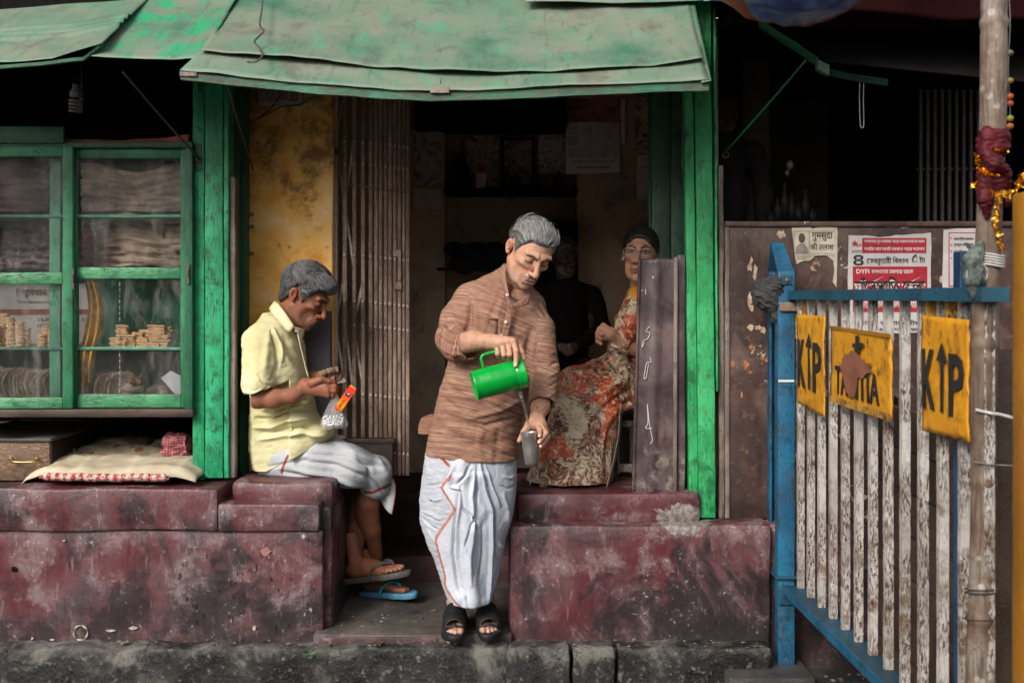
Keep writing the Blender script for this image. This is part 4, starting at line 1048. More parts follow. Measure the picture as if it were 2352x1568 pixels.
# shoulder slope and neck
k.cone(W(1128, 668, -.05), W(1165, 648, -.06), .052, .060, .04); k.cone(W(1165, 648, -.04), W(1222, 700, -.05), .055, .05, .04)
k.cut(lambda X, Y, Z: Z - (W(0, 1046, -.1).z - .030 * np.clip((X - W(975, 0, 0).x) / .37, 0, 1) ** .6 + .004 * np.sin(X * 40)) + 0 * Y, .004)
# openings: cuffs and the open neck
d1 = (cu1 - W(1052, 796, -.19)).normalized(); k.cone(cu1 + d1 * .056, cu1 - d1 * .03, .120, .045, .0, 'sub') if False else None
k.cut(lambda X, Y, Z: -((X - cu1.x) * d1.x + (Y - cu1.y) * d1.y + (Z - cu1.z) * d1.z - .006) + 9. * ((np.abs(X - cu1.x) > .11) | (np.abs(Z - cu1.z) > .10) | (Y > cu1.y + .10)), .003)
k.cone(cu1 + d1 * .03, cu1 - d1 * .02, .050, .044, .003, 'sub')
d2 = (cu2 - el2).normalized() + Vector((.0, -.25, 0)); d2.normalize()
k.cut(lambda X, Y, Z: -((X - cu2.x) * d2.x + (Y - cu2.y) * d2.y + (Z - cu2.z) * d2.z - .012) + 9. * ((np.abs(X - cu2.x) > .058) | (np.abs(Z - cu2.z) > .09) | (Y > cu2.y + .09)), .003)
k.cone(cu2 + d2 * .04, cu2 - d2 * .02, .046, .042, .003, 'sub')
k.chain([z5(900, 640, -.16), z5(915, 880, -.19), z5(940, 980, -.20)], [.040, .022, .012], .006, 'sub'); k.chain([z5(1010, 880, -.17), z5(950, 980, -.20)], [.045, .012], .006, 'sub')
P, Q = k.verts(); P = relax(P, Q, 2); N = normals(P, Q)
folds = [([(1172, 640), (1150, 700), (1128, 790)], .0035, .010), ([(1180, 660), (1158, 740), (1150, 800)], -.003, .008), ([(1150, 672), (1130, 720), (1110, 800)], -.003, .010),
         ([(1082, 700), (1078, 740), (1070, 775)], -.010, .010), ([(1090, 690), (1096, 740), (1092, 780)], .004, .012),
         ([(1020, 800), (1080, 845), (1140, 870)], -.003, .012), ([(1015, 860), (1080, 905), (1150, 930)], .004, .012), ([(1005, 905), (1070, 950), (1120, 960)], -.004, .010),
         ([(1030, 945), (1090, 955), (1150, 940), (1195, 920)], .006, .010), ([(1060, 965), (1110, 975), (1180, 960)], -.006, .010), ([(1000, 950), (1060, 990), (1130, 1000)], .004, .014),
         ([(1000, 1000), (1080, 1020), (1180, 1010)], -.003, .012), ([(1090, 1000), (1130, 1030), (1185, 1035)], .003, .012), ([(1110, 970), (1100, 1020), (1108, 1062)], .003, .014), ([(1145, 975), (1140, 1060)], -.003, .012),
         ([(1220, 760), (1205, 820), (1190, 880)], -.006, .012), ([(1232, 790), (1222, 850), (1215, 900)], -.008, .008),
         ([(1236, 800), (1262, 812), (1284, 806)], .003, .006), ([(1234, 830), (1262, 838), (1284, 828)], -.004, .006), ([(1232, 850), (1258, 862), (1284, 850)], .004, .007), ([(1228, 875), (1258, 884), (1284, 872)], -.004, .006), ([(1226, 896), (1256, 905), (1282, 892)], .004, .006),
         ([(1006, 740), (1030, 762), (1060, 770)], .005, .008), ([(1004, 765), (1030, 785), (1066, 790)], -.005, .007), ([(1004, 790), (1030, 806), (1060, 812)], .005, .008), ([(1030, 700), (1044, 735), (1068, 758)], .004, .010), ([(1018, 722), (1030, 750), (1052, 764)], -.004, .007),
         ([(1072, 765), (1068, 795), (1074, 826)], .003, .004), ([(1060, 768), (1054, 798), (1060, 826)], -.003, .004), ([(1048, 775), (1042, 800), (1048, 824)], .003, .005), ([(1036, 780), (1030, 802), (1036, 818)], -.003, .005)]
P = strokes(P, N, [(a, b * 1.7, c) for a, b, c in folds], -.12); P = P + N * (vnoise(P * np.array([1, 1, 1.8]), 22, 4, 3) * .0022)[:, None]
bl, rl, al = arm_coord(P, [sh1, el1, cu1]); br_, rr_, ar = arm_coord(P, [sh2, el2, cu2])
th = R(11); tu = P[:, 0] * math.cos(th) - P[:, 2] * math.sin(th) * .2; tv = P[:, 2] + P[:, 0] * math.tan(th) + .03 * np.sin(P[:, 0] * 9)
C = np.stack([tu, tv, np.zeros(len(P))], 1)
mL = (bl < .092) & (P[:, 0] < W(1078, 0, -.1).x); C[mL] = np.stack([al[mL], 3 + rl[mL] + P[mL, 0] * .15, np.ones(mL.sum())], 1)
mR = (br_ < .088) & (P[:, 0] > W(1232, 0, -.1).x); C[mR] = np.stack([ar[mR], 5 + rr_[mR] - ar[mR] * .25, np.full(mR.sum(), 2.)], 1)
me = mesh_from(P, Q, 'kurta', FLIP); color_attr(me, C + 10); kurta = link('kurta', me, KURTA, man)

def ribbon(name, outer, inner, mat, parent, thick=.003, vv=0, uvk=0):
    m = MB(); n = 14
    def at(poly, u):
        t = u * (len(poly) - 1); i = min(int(t), len(poly) - 2); return poly[i].lerp(poly[i + 1], t - i)
    m.grid(lambda u, v: at(outer, u).lerp(at(inner, u), v), n, 4); o = m.build(name, mat, parent, smooth=True, solid=thick)
    P = np.array([q.co for q in o.data.vertices]); color_attr(o.data, np.stack([P[:, 0] + P[:, 2] * .3 + 14 + vv, (P[:, 2] * (1 if uvk else .9) + P[:, 0] * (.2 if uvk else 1.6)) + 14 + vv, P[:, 2] * 0], 1)); return o
ribbon('collar', [z5(868, 590, -.085), z5(826, 640, -.13), z5(838, 760, -.182), z5(880, 900, -.206), z5(920, 1045, -.212)],
       [z5(905, 595, -.10), z5(885, 650, -.155), z5(888, 760, -.205), z5(918, 900, -.222), z5(944, 1020, -.218)], KURTA, man)
ribbon('collar', [z5(1150, 850, -.14), z5(1138, 900, -.185), z5(1112, 1005, -.206), z5(1020, 1030, -.215), z5(930, 1042, -.216)],
       [z5(1122, 860, -.15), z5(1090, 905, -.20), z5(1052, 955, -.218), z5(990, 985, -.222), z5(938, 1012, -.221)], KURTA, man, vv=3)
pk = ribbon('placket', [z5(905, 1045, -.208), z5(872, 1190, -.208), z5(835, 1345, -.205)], [z5(945, 1045, -.209), z5(938, 1200, -.207), z5(905, 1345, -.204)], KURTA, man, .004, 5, 1)
for (x, y, Y) in ((902, 908, -.224), (888, 1180, -.216), (842, 1318, -.213)):
    b = MB().lathe([(0, .002), (0, .0062), (.002, .0066), (.0032, .005), (.0026, .001)], z5(x, y, Y), (0, -1, 0), 14); b.build('button', WHITEP, man, smooth=True)
# side flap of the slit
fl = [z6(150, 860, .03), z6(90, 878, .03), z6(38, 905, .03), z6(5, 980, .03), z6(0, 1062, .03), z6(60, 1078, .03), z6(150, 1060, .03)]
mfl = MB().prism(fl, .006).rough(.02, .003, 20, 3); o = mfl.build('kurta_flap', KURTA, man, smooth='auto'); Pq = np.array([q.co for q in o.data.vertices]); color_attr(o.data, np.stack([Pq[:, 0], Pq[:, 2], Pq[:, 0] * 0], 1) + 10)

# dhoti ---------------------------------------------------------------
def dhoti_mat(name, base, shade):
    m = Mat(name); v = m.pos(local=True); w = m.noise(m.pos(local=True, scale=(1, 1, 5)), 48, 5, .65, .6); g = m.noise(v, 9, 4)
    c = m.mix(m.th(w, .30, .70), tuple((a + b) / 2 for a, b in zip(shade, base)), base); c = m.mix(m.math('MULTIPLY', m.th(g, .5, .7), .3), c, shade); c = m.mix(1, c, m.attr('Col'), 'MULTIPLY')
    return m.done(c, .85, m.math('ADD', w, m.math('MULTIPLY', m.noise(v, 120, 4, .7), .5)), .45, .004, spec=.2, Subsurface_Weight=.05, Subsurface_Radius=(.01, .01, .01))
DH1 = dhoti_mat('white_dhoti_muslin', (.60, .63, .70), (.46, .49, .56))
k = SDF(W(940, 1420, -.30), W(1210, 1020, .20), .0025)
k.loft([row(1020, 980, 1186, -.02, .125), row(1100, 969, 1187, -.02, .125), row(1150, 963, 1183, -.02, .125), row(1200, 965, 1174, -.02, .122), row(1250, 982, 1158, -.02, .112), row(1290, 1000, 1151, -.02, .104),
        row(1330, 1012, 1143, -.025, .094), row(1365, 1025, 1133, -.035, .084), row(1385, 1034, 1128, -.045, .075), row(1398, 1058, 1121, -.06, .055), row(1410, 1080, 1112, -.07, .03)], .01, p=2.1)
k.ell(W(1056, 1078, -.145), (.034, .022, .040), .02)
k.cone(W(1058, 1090, -.14), W(1085, 1380, -.13), .022, .012, .05)
k.chain([W(1070, 1370, -.11), W(1092, 1402, -.13)], [.03, .010], .02)
P, Q = k.verts(); P = relax(P, Q, 2); N = normals(P, Q)
zp = lambda x, y: ((x / 2.766 + 800) * .9408, (y / 2.766 + 1100) * .9408)
bord = [zp(*q) for q in ((835, 150), (825, 175), (775, 240), (780, 270), (852, 380), (845, 420), (740, 580), (735, 650), (785, 850), (790, 930), (850, 1020), (930, 1080), (1000, 1096), (1060, 1085))]
sY = S(-.14); bord = [tuple(q)[:2] for q in smooth_path([Vector((a, b, 0)) for a, b in bord], 5)]; bq = [((x - CX) * sY, ZC - (y - HY) * sY) for x, y in bord]
d, run = seg_d(P[:, 0].astype(float), P[:, 2].astype(float), bq); fr = N[:, 1] < -.05
bz = np.array([q[1] for q in bq][:51])[::-1]; bx = np.array([q[0] for q in bq][:51])[::-1]; o_ = np.argsort(bz); side = P[:, 0] - np.interp(P[:, 2], bz[o_], bx[o_])
P = P + N * (np.where(fr, .009 * smooth01(side, -.002, .002) * smooth01(.16 - side, 0, .05) * smooth01(bq[0][1] - P[:, 2], -.01, .01), 0))[:, None]
plt = [([zp(1030, 90), zp(1060, 250), zp(1105, 420), zp(1105, 620), zp(1090, 900), zp(1085, 1060)], .009, .007), ([zp(1060, 90), zp(1110, 250), zp(1160, 380)], .007, .006), ([zp(1010, 100), zp(1010, 260), zp(1000, 420), zp(930, 640)], -.008, .006),
       ([zp(1045, 95), zp(1085, 260), zp(1130, 420), zp(1130, 640), zp(1110, 850)], -.008, .006), ([zp(880, 290), zp(855, 500), zp(845, 700), zp(870, 900), zp(910, 1050)], -.010, .007), ([zp(905, 260), zp(880, 500), zp(880, 720), zp(930, 980)], .008, .007),
       ([zp(990, 150), zp(970, 300), zp(985, 480), zp(960, 700), zp(970, 900)], .008, .008), ([zp(900, 220), zp(915, 380), zp(1010, 470), zp(1005, 560)], -.008, .006), ([zp(860, 90), zp(830, 160), zp(840, 230), zp(900, 250)], .008, .008), ([zp(960, 95), zp(930, 160), zp(880, 215)], -.008, .006),
       ([zp(865, 720), zp(890, 860), zp(935, 980), zp(950, 1060)], -.007, .005), ([zp(1045, 500), zp(1045, 700), zp(1020, 900)], -.006, .006), ([zp(1185, 300), zp(1215, 420), zp(1225, 560)], .005, .010), ([zp(1150, 640), zp(1180, 700), zp(1190, 760)], .006, .008), ([zp(1120, 700), zp(1160, 800), zp(1120, 960)], -.006, .007),
       ([zp(680, 330), zp(720, 345), zp(770, 330)], .003, .006), ([zp(640, 430), zp(700, 440), zp(760, 470)], .004, .006), ([zp(640, 480), zp(690, 520), zp(740, 540)], -.004, .006), ([zp(660, 250), zp(720, 240), zp(770, 225)], -.003, .006), ([zp(670, 560), zp(710, 610), zp(738, 640)], .004, .006), ([zp(1180, 180), zp(1230, 200), zp(1265, 190)], .003, .006), ([zp(1160, 240), zp(1220, 270), zp(1262, 260)], -.003, .006)]
N = normals(P, Q); P = strokes(P, N, [(a, b * 1.8, c * .85) for a, b, c in plt], -.14)
P = P + N * (vnoise(P * np.array([1.6, 1, 1]), 26, 7, 3) * .0018 + vnoise(P * np.array([1, 1, 3.2]), 30, 9, 2) * .0016 * (side < 0))[:, None]
C = np.ones((len(P), 3)) * (.93 + .07 * vnoise(P, 12, 3))[:, None]; C[fr & (side < 0)] *= np.array([.80, .80, .80]); C[fr & (side > .115)] *= np.array([.80, .82, .86])
d, run = seg_d(P[:, 0].astype(float), P[:, 2].astype(float), bq); m_ = fr & (d < .0046); C[m_] = (.62, .14, .06); C[fr & (d < .0010)] = (.95, .6, .4)
b2 = [((x - CX) * sY, ZC - (y - HY) * sY) for x, y in (zp(765, 50), zp(815, 98))]; d2_, _ = seg_d(P[:, 0].astype(float), P[:, 2].astype(float), b2); C[fr & (d2_ < .006)] = (.62, .13, .055)
sp_ = W(*zp(698, 340), -.13); C[((P - np.array(sp_)) ** 2)[:, [0, 2]].sum(1) < .0045 ** 2] = (.12, .12, .12)
me = mesh_from(P, Q, 'dhoti', FLIP); color_attr(me, np.clip(C, 0, 1.2)); link('dhoti', me, DH1, man)

# sandals
def slide_sandal(side, M, o):
    s = SDF((-.075, -.30, -.03), (.075, .05, .10), .0025)
    out = [(0, .018, .036), (0, -.03, .036), (side * .002, -.09, .036), (side * .0, -.16, .046), (-side * .004, -.205, .048), (side * .004, -.245, .036)]
    for (a, b) in zip(out, out[1:]): s.cone((a[0], a[1], 0), (b[0], b[1], 0), a[2], b[2], .01)
    s.cut(lambda X, Y, Z: -(np.abs(Z + .008) - .016) + 0 * X + 0 * Y, .005) if False else None
    s.f = np.maximum(s.f, (np.abs(s.ax[2] + .006) - .015)[None, None, :]).astype('f')
    u = SDF((-.075, -.30, -.03), (.075, .05, .10), .0025)
    u.chain([(0, -.085, .052), (0, -.13, .040), (0, -.185, .024), (0, -.215, .018)], [.044, .046, .046, .040], .02)
    i = SDF((-.075, -.30, -.03), (.075, .05, .10), .0025)
    i.chain([(0, -.02, .056), (0, -.13, .038), (0, -.185, .020), (0, -.30, .012)], [.042, .041, .040, .032], .02)
    f = np.maximum(u.f, -i.f); f = np.maximum(f, -(s.ax[1][None, :, None] + .225) * 1.0 - 0 * f); f = np.maximum(f, (s.ax[1][None, :, None] + .085)); f = np.maximum(f, -(s.ax[2][None, None, :] + .01))
    s.op(tuple(slice(0, n_) for n_ in s.n), f.astype('f'), .006, 'add')
    rim = SDF((-.075, -.30, -.03), (.075, .05, .10), .0025)
    s.chain([(-.044, -.215, .006), (-.030, -.226, .030), (0, -.230, .040), (.030, -.226, .030), (.044, -.215, .006)], [.0045] * 5, .004)
    for t in (-.02, .02): s.cone((t, -.175, .066 - abs(t) * .4), (t, -.120, .085 - abs(t) * .3), .0028, .0028, .003)
    for t in (-1, 1): s.ell((t * .028, -.135, .066), (.010, .016, .008), .003, 'sub')
    P, Q = s.verts(); P = relax(P, Q, 1); P = place(P, M, o, .98); return P, Q, np.full((len(P), 3), .02)
for side, M, o in FEET: build_part('sandal', [slide_sandal(side, M, o)], BLACK, man)

# ---------------------------------------------------------------- jug, water, tumbler
mj = Mat('green_plastic'); v = mj.pos()
PLG = mj.done(mj.mix(mj.th(mj.noise(v, 9, 3), .35, .65), (.0, .32, .04), (.0, .43, .045)), .22, mj.noise(v, 220, 3), .08, .001, spec=.6, Transmission_Weight=.0, Subsurface_Weight=.25, Subsurface_Radius=(.01, .03, .01), Subsurface_Scale=.6)
Yj = -.365
c0, c1 = z6(578, 580, Yj - .02), z6(1068, 448, Yj + .01); ax_ = (c1 - c0); L = ax_.length; ax_.normalize()
jug = empty('plastic_jug', tuple(c0), 'bright green plastic jug tilted in the hand of the standing man', 'jug')
r = 152 / 4.126 * .9408 * S(Yj)
pr = [(0, r * .90), (-.006, r * .97), (-.004, r), (.0, r * 1.01), (.004, r * .985), (.020, r * .985)]
for i in range(7): pr += [(.022 + i * .006, r * .985), (.0245 + i * .006, r * 1.0), (.027 + i * .006, r * .985)]
pr += [(.07, r * .99), (L * .80, r * .97), (L * .82, r * .94), (L * .84, r * 1.00), (L * .86, r * 1.00), (L * .985, r * 1.02), (L, r * 1.03), (L + .002, r * .99), (L - .02, r * .95), (.02, r * .93), (.012, r * .5)]
m = MB().lathe(pr, c0, ax_, 56, close=False); m.lathe([(-.005, r * .93), (-.001, r * .86), (-.001, .001)], c0, ax_, 56, close=False)
m.build('body', PLG, jug, smooth=True)
upj = (Vector((0, 0, 1)) - ax_ * ax_.z).normalized()
def jp(t, h): return c0 + ax_ * (t * L) + upj * h
hpth = smooth_path([jp(.24, r * .95), jp(.24, r * 1.30), jp(.245, r * 1.62), jp(.29, r * 1.80), jp(.42, r * 1.84), jp(.62, r * 1.80), jp(.80, r * 1.66), jp(.86, r * 1.35), jp(.86, r * .98)], 5)
m = MB(); side_ = ax_.cross(upj)
for i, (a, b) in enumerate(zip(hpth, hpth[1:])):
    pass
t_ = bmesh.new(); prev = None
for i, q in enumerate(hpth):
    d = (hpth[min(i + 1, len(hpth) - 1)] - hpth[max(i - 1, 0)]).normalized(); nrm = side_.cross(d).normalized()
    ring = [t_.verts.new(q + side_ * a + nrm * b) for a, b in ((-.010, -.003), (-.010, .003), (-.007, .0048), (.007, .0048), (.010, .003), (.010, -.003), (.007, -.0048), (-.007, -.0048))]
    if prev:
        for j in range(8): t_.faces.new((prev[j], prev[(j + 1) % 8], ring[(j + 1) % 8], ring[j]))
    prev = ring
m.merge(t_); m.build('handle', PLG, jug, smooth=True)
# spout lip, below the rim
sp0 = jp(.80, -r * .94); sp1 = z6(1022, 655, Yj)
m = MB(); m.lathe([(0, .020), (.008, .017), (.014, .012), (.017, .008), (.0165, .004)], sp0 + Vector((-.003, 0, .006)), (sp1 - sp0), 20); m.build('spout', PLG, jug, smooth=True)
mw = Mat('water'); WATER = mw.done((.9, .95, 1), .02, None, Transmission_Weight=1.0, IOR=1.33)
wp = smooth_path([z6(1030, 645, Yj), z6(1045, 700, Yj - .002), z6(1072, 780, Yj + .004), z6(1097, 880, Yj + .012), z6(1110, 960, Yj + .02), z6(1118, 1075, Yj + .03)], 14)
m = MB()
for ph in (0, math.pi):
    m.tube([q + Vector((math.cos(i * .42 + ph), math.sin(i * .42 + ph), 0)) * .0026 for i, q in enumerate(wp)], [max(.0018, .0040 - .000025 * i) for i in range(len(wp))], 8)
for (x, y, r_) in ((1132, 1475, .0016), (1133, 1500, .0019), (1134, 1530, .0021), (1131, 1560, .0014)):
    m.lathe([(-.010, .0004), (-.004, r_), (.003, r_), (.007, .0004)], z6(x, y, Yj + .03), (0, 0, 1), 8)
tag(m.build('water_stream', WATER, smooth=True), 'twisting thin stream of clear water falling from the green jug into the tumbler', 'water')
Yt = -.335; tb = z6(1152, 1375, Yt); tt = z6(1124, 1050, Yt); axt = tt - tb; Lt = axt.length; k_ = .9408 / 4.126 * S(Yt)
R0, R1 = 68 * k_, 92 * k_
m = MB().lathe([(0, .002), (.002, R0 * .9), (.006, R0), (Lt * .5, (R0 + R1) / 2), (Lt * .90, R1 * .97), (Lt * .905, R1 * .985), (Lt * .93, R1 * .975), (Lt * .99, R1), (Lt, R1 * 1.015), (Lt + .001, R1), (Lt * .98, R1 * .965), (Lt * .5, (R0 + R1) / 2 * .96), (.012, R0 * .93), (.010, .002)], tb, axt, 48, close=False)
mt_ = Mat('brushed_steel'); v = mt_.pos(scale=(1, 1, 1)); STL = mt_.done((.42, .40, .385), mt_.ramp(mt_.noise(v, 120, 4), [(.4, (.34,) * 3), (.6, (.5,) * 3)]), mt_.noise(v, 90, 4), .1, .001, metal=.85)
tu_ = empty('steel_tumbler', tuple(tb), 'plain steel tumbler held in the left hand of the standing man', 'tumbler')
m.build('cup_wall', STL, tu_, smooth=True)
MB().lathe([(Lt * .80, R1 * .9), (Lt * .801, .001)], tb, axt, 30, close=False).build('water_surface', WATER, tu_, smooth=True)
# ================================================================ the seated man in the yellow shirt
z4 = zoomf(580, 600, 3.135)
sty2 = dict(skin=(.27, .105, .058), w=1.0, jaw=1.0, nose=.95, neck=.043, neckdir=(.0, .004, -.13), stubble=.35,
            line=([-.13, -.10, -.080, -.060, -.042, -.026, -.006, .020, .040, .065, .12], [.075, .068, .062, .050, .018, -.022, .004, .030, -.045, -.078, -.085]), temple=0,
            thick=(.012, .027), soft=.022, hair=((.010, .010, .010), (.13, .13, .135)), ridge=.0012, lump=.0026, tousle=.10, extra=[((0, -.072, .086), (.050, .030, .022), .03)],
            flow=lambda p: np.arctan2(p[:, 0], p[:, 2] + .03) * .7 + p[:, 1] * 5, brow=.030, open=.0, ez=-.003, browc=(.015, .012, .01), lip=(.13, .045, .035))
H2 = make_head(sty2)
Mh2 = rotm(yaw=80, pitch=33, roll=0); O2 = np.array(W(698, 680, .24)); K2 = 1.06
def man2():
    sk = sty2['skin']; P, Q, C = H2[0]; parts = [(place(P, Mh2, O2, K2), Q, C)]
    nk = place(np.array([[0, .004, -.12]]), Mh2, O2, K2)[0]
    b = SDF((-1.35, -.1, .10), (-.45, .75, 1.62), .006)
    b.cone(nk, W(650, 765, .29), .050, .05, .02); b.cone(W(640, 790, .30), W(650, 1010, .36), .10, .11, .05)
    b.cone(W(622, 800, .20), W(625, 800, .45), .035, .035, .03)
    b.cone(W(660, 1030, .33), W(860, 1075, .38), .07, .055, .03); b.cone(W(660, 1030, .42), W(840, 1075, .50), .07, .055, .03)
    P, Q = b.verts(); parts.append((P, Q, skin_color(P, sk)))
    # legs below the cloth
    g = SDF(W(780, 1400, .3), W(960, 1040, .75), .003)
    kA, aA = W(852, 1090, .42), W(864, 1275, .53)
    g.chain([kA, W(846, 1150, .43), W(854, 1215, .47), aA], [.050, .047, .038, .030], .02); g.ell(W(838, 1165, .47), (.045, .05, .09), .03)
    g.chain([W(835, 1090, .50), W(828, 1170, .54), W(818, 1225, .52), W(814, 1285, .50)], [.050, .046, .041, .036], .02)
    P, Q = g.verts(); P = relax(P, Q, 1); C = skin_color(P, np.array(sk) * 1.05); hr = smooth01(vnoise(P * np.array([2, 2, 1]), 170, 3, 2), .2, .9); parts.append((P, Q, blend(C, .4 * hr, (.05, .025, .018))))
    # far forearm
    f = SDF(W(690, 900, .15), W(790, 840, .50), .0025); f.chain([W(690, 862, .46), W(735, 868, .32), W(765, 872, .26)], [.036, .028, .024], .01); P, Q = f.verts(); parts.append((P, Q, skin_color(P, np.array(sk) * .9)))
    # near forearm and fist
    a = SDF(W(560, 965, -.02), W(800, 835, .36), .002)
    Yf_ = .12; a.chain([W(600, 880, .14), W(594, 913, .13)], [.046, .042], .02); a.chain([W(588, 915, .13), W(630, 916, .12), W(672, 908, .12), z4(525, 1075, .13)], [.037, .038, .031, .025], .02)
    wr = z4(528, 1072, .13); kn = [z4(640, 1040, .12), z4(672, 1066, .105), z4(688, 1100, .10), z4(690, 1135, .105)]
    for q in kn: a.cone(wr, q, .028, .015, .014)
    a.ell(z4(600, 1095, .12), (.034, .018, .022), .02)
    mid = [z4(720, 1040, .12), z4(742, 1075, .11), z4(738, 1110, .105), z4(722, 1140, .11)]; tip = [z4(750, 1062, .14), z4(765, 1090, .135), z4(758, 1118, .135), z4(735, 1150, .14)]
    for q in range(4): r = (.0110, .0112, .0105, .0095)[q]; a.chain([kn[q], mid[q], tip[q]], [r + .001, r, r * .85], .0022); a.ell(mid[q], (r * 1.07,) * 3, .003)
    a.chain([z4(570, 1050, .10), z4(640, 1022, .09), z4(700, 1035, .10), z4(735, 1040, .11)], [.020, .0135, .0115, .009], .004)
    P, Q = a.verts(); P = relax(P, Q, 1); C = hand_colors(P, sk, [z4(738, 1040, .09)] + tip, mid + kn); hr = smooth01(vnoise(P * np.array([1, 1, 3]), 170, 3, 2), .1, .9) * smooth01(z4(520, 0, .1).x - P[:, 0], 0, .04); parts.append((P, Q, blend(C, .35 * hr, (.05, .025, .018))))
    # feet: one in a grey flip-flop, resting on the one in the blue flip-flop
    for side, heel, yaw, pitch, roll, kk in FF:
        P, Q, tips = toes_foot(side); M = rotm(yaw, pitch, roll); P2 = place(P, M, heel, kk); keep = P[:, 2] < .16
        C = skin_color(P2, np.array(sk) * 1.1)
        for t in tips: tt = place(np.array([t]), M, heel, kk)[0]; C = blend(C, np.exp(-((P2 - tt) ** 2).sum(1) / .0065 ** 2), (.42, .26, .20))
        parts.append((P2, Q, C))
    return parts
FF = [(1, W(808, 1326, .44), 70, -17, 6, 1.0), (-1, W(846, 1356, .55), 56, -2, -6, .98)]
man_b = build_part('person', man2(), SKIN)
tag(man_b, 'seated grey-haired man in a pale yellow shirt looking down at his hands', 'person')
hp = [(place(H2[1][0], Mh2, O2, K2), H2[1][1], H2[1][2])]
fd2 = lambda p: np.stack([p[:, 0] * 4 + .3, np.interp(p[:, 2], [-.02, .05, .09], [.25, -.3, -1.0]) * np.where(p[:, 1] > .09, .0, 1), np.interp(p[:, 2], [.0, .07, .12], [-1.0, -.6, -.15])], 1)
V, Qs, Cs = strands(sty2, 6500, .048, .00095, 5, fd2, .002, cols=((.010, .010, .010), (.27, .27, .28))); hp.append((place(V, Mh2, O2, K2), Qs, Cs))
build_part('hair', hp, HAIR, man_b)

mk = Mat('yellow_cotton_shirt'); v = mk.pos(local=True)
SHIRT = mk.done(mk.mix(1, mk.mix(mk.th(mk.noise(v, 8, 5), .35, .68), (.62, .57, .30), (.72, .68, .43)), mk.attr('Col'), 'MULTIPLY'), .8, mk.math('ADD', mk.noise(mk.pos(local=True), 30, 5, .6, .5), mk.math('MULTIPLY', mk.noise(v, 180, 3), .4)), .3, .006, spec=.2, Subsurface_Weight=.05, Subsurface_Radius=(.01, .01, .01))
def rowb(y, l, r, Y, b): return (W(0, y, Y).z, ((l + r) / 2 - CX) * S(Y), Y, (r - l) / 2 * S(Y), b)
k = SDF(W(530, 1110, -.02), W(800, 670, .62), .0035)
k.loft([rowb(725, 612, 668, .29, .08), rowb(750, 592, 682, .30, .14), rowb(790, 570, 697, .31, .175), rowb(850, 574, 703, .32, .18), rowb(905, 577, 716, .33, .178), rowb(950, 576, 728, .34, .178), rowb(990, 574, 748, .35, .18),
        rowb(1020, 573, 762, .35, .185), rowb(1050, 578, 745, .35, .185), rowb(1090, 592, 700, .35, .18)], .02, p=2.2)
k.ell(W(735, 990, .33), (.06, .14, .045), .03)
zc = W(0, 1085, .2).z; k.cut(lambda X, Y, Z: Z - (zc + np.clip((X - W(610, 0, .2).x), 0, 1) * .50) + 0 * Y, .004)
s1, e1 = W(598, 785, .19), W(592, 880, .12)
k.chain([W(622, 748, .26), s1, e1], [.055, .070, .069], .03)
dd = (W(604, 896, .11) - s1).normalized()
k.cut(lambda X, Y, Z: 9. * ((Y > .215) | (X > W(662, 0, .15).x)) - ((X - W(604, 896, .11).x) * dd.x * .3 + (Z - W(604, 896, .11).z) * -1.0 - (X - W(604, 0, .11).x) * -.36 - .002), .003)
k.cone(W(600, 935, .125), W(594, 885, .125), .062, .056, .003, 'sub')
k.chain([place(np.array([[0, .004, -.10]]), Mh2, O2, K2)[0], W(650, 745, .27)], [.054, .045], .006, 'sub')
P, Q = k.verts(); P = relax(P, Q, 2); N = normals(P, Q)
fz = lambda *q: [((x / 3.135 + 580) * .9408, (y / 3.135 + 600) * .9408) for x, y in q]
fold2 = [(fz((262, 650), (300, 780), (315, 900), (290, 1020)), -.008, .007), (fz((275, 640), (330, 760), (340, 880)), .006, .008), (fz((255, 660), (240, 800), (235, 960)), .004, .016),
         (fz((350, 700), (420, 860), (500, 1000)), -.004, .010), (fz((320, 760), (400, 920), (470, 1020)), .004, .010), (fz((180, 1250), (300, 1225), (420, 1240), (560, 1200)), .006, .010), (fz((120, 1330), (260, 1330), (400, 1270), (560, 1280)), -.008, .008),
         (fz((100, 1400), (240, 1400), (380, 1340), (600, 1330)), .008, .011), (fz((160, 1440), (330, 1420), (480, 1390), (650, 1400)), -.007, .009), (fz((130, 1500), (300, 1470), (470, 1440), (700, 1470)), .006, .011), (fz((260, 1290), (360, 1240), (480, 1220)), -.006, .007),
         (fz((100, 1250), (170, 1290), (260, 1290)), -.005, .008), (fz((560, 1200), (600, 1260), (640, 1330)), -.006, .007), (fz((540, 1200), (570, 1280), (600, 1340)), .005, .008), (fz((80, 1100), (160, 1110), (270, 1075)), .003, .005), (fz((90, 900), (130, 960), (200, 1000)), -.003, .010), (fz((200, 980), (250, 1040), (300, 1080)), -.004, .007),
         (fz((440, 640), (470, 800), (510, 950), (550, 1050), (600, 1200), (620, 1320)), -.0045, .0035), (fz((90, 1130), (180, 1115), (285, 1060)), -.003, .0035)]
P = strokes(P, N, [(a, b * 2.6, c * .85) for a, b, c in fold2], .16); P = P + N * (vnoise(P * np.array([1, 1, 1.7]), 18, 14, 3) * .0030)[:, None]
me = mesh_from(P, Q, 'shirt', FLIP); color_attr(me, np.ones((len(P), 3)) * (.95 + .05 * vnoise(P, 10, 3))[:, None]); link('shirt', me, SHIRT, man_b)
def flat_attr(o, c=(1, 1, 1)): color_attr(o.data, np.tile(np.array(c, float), (len(o.data.vertices), 1))); return o
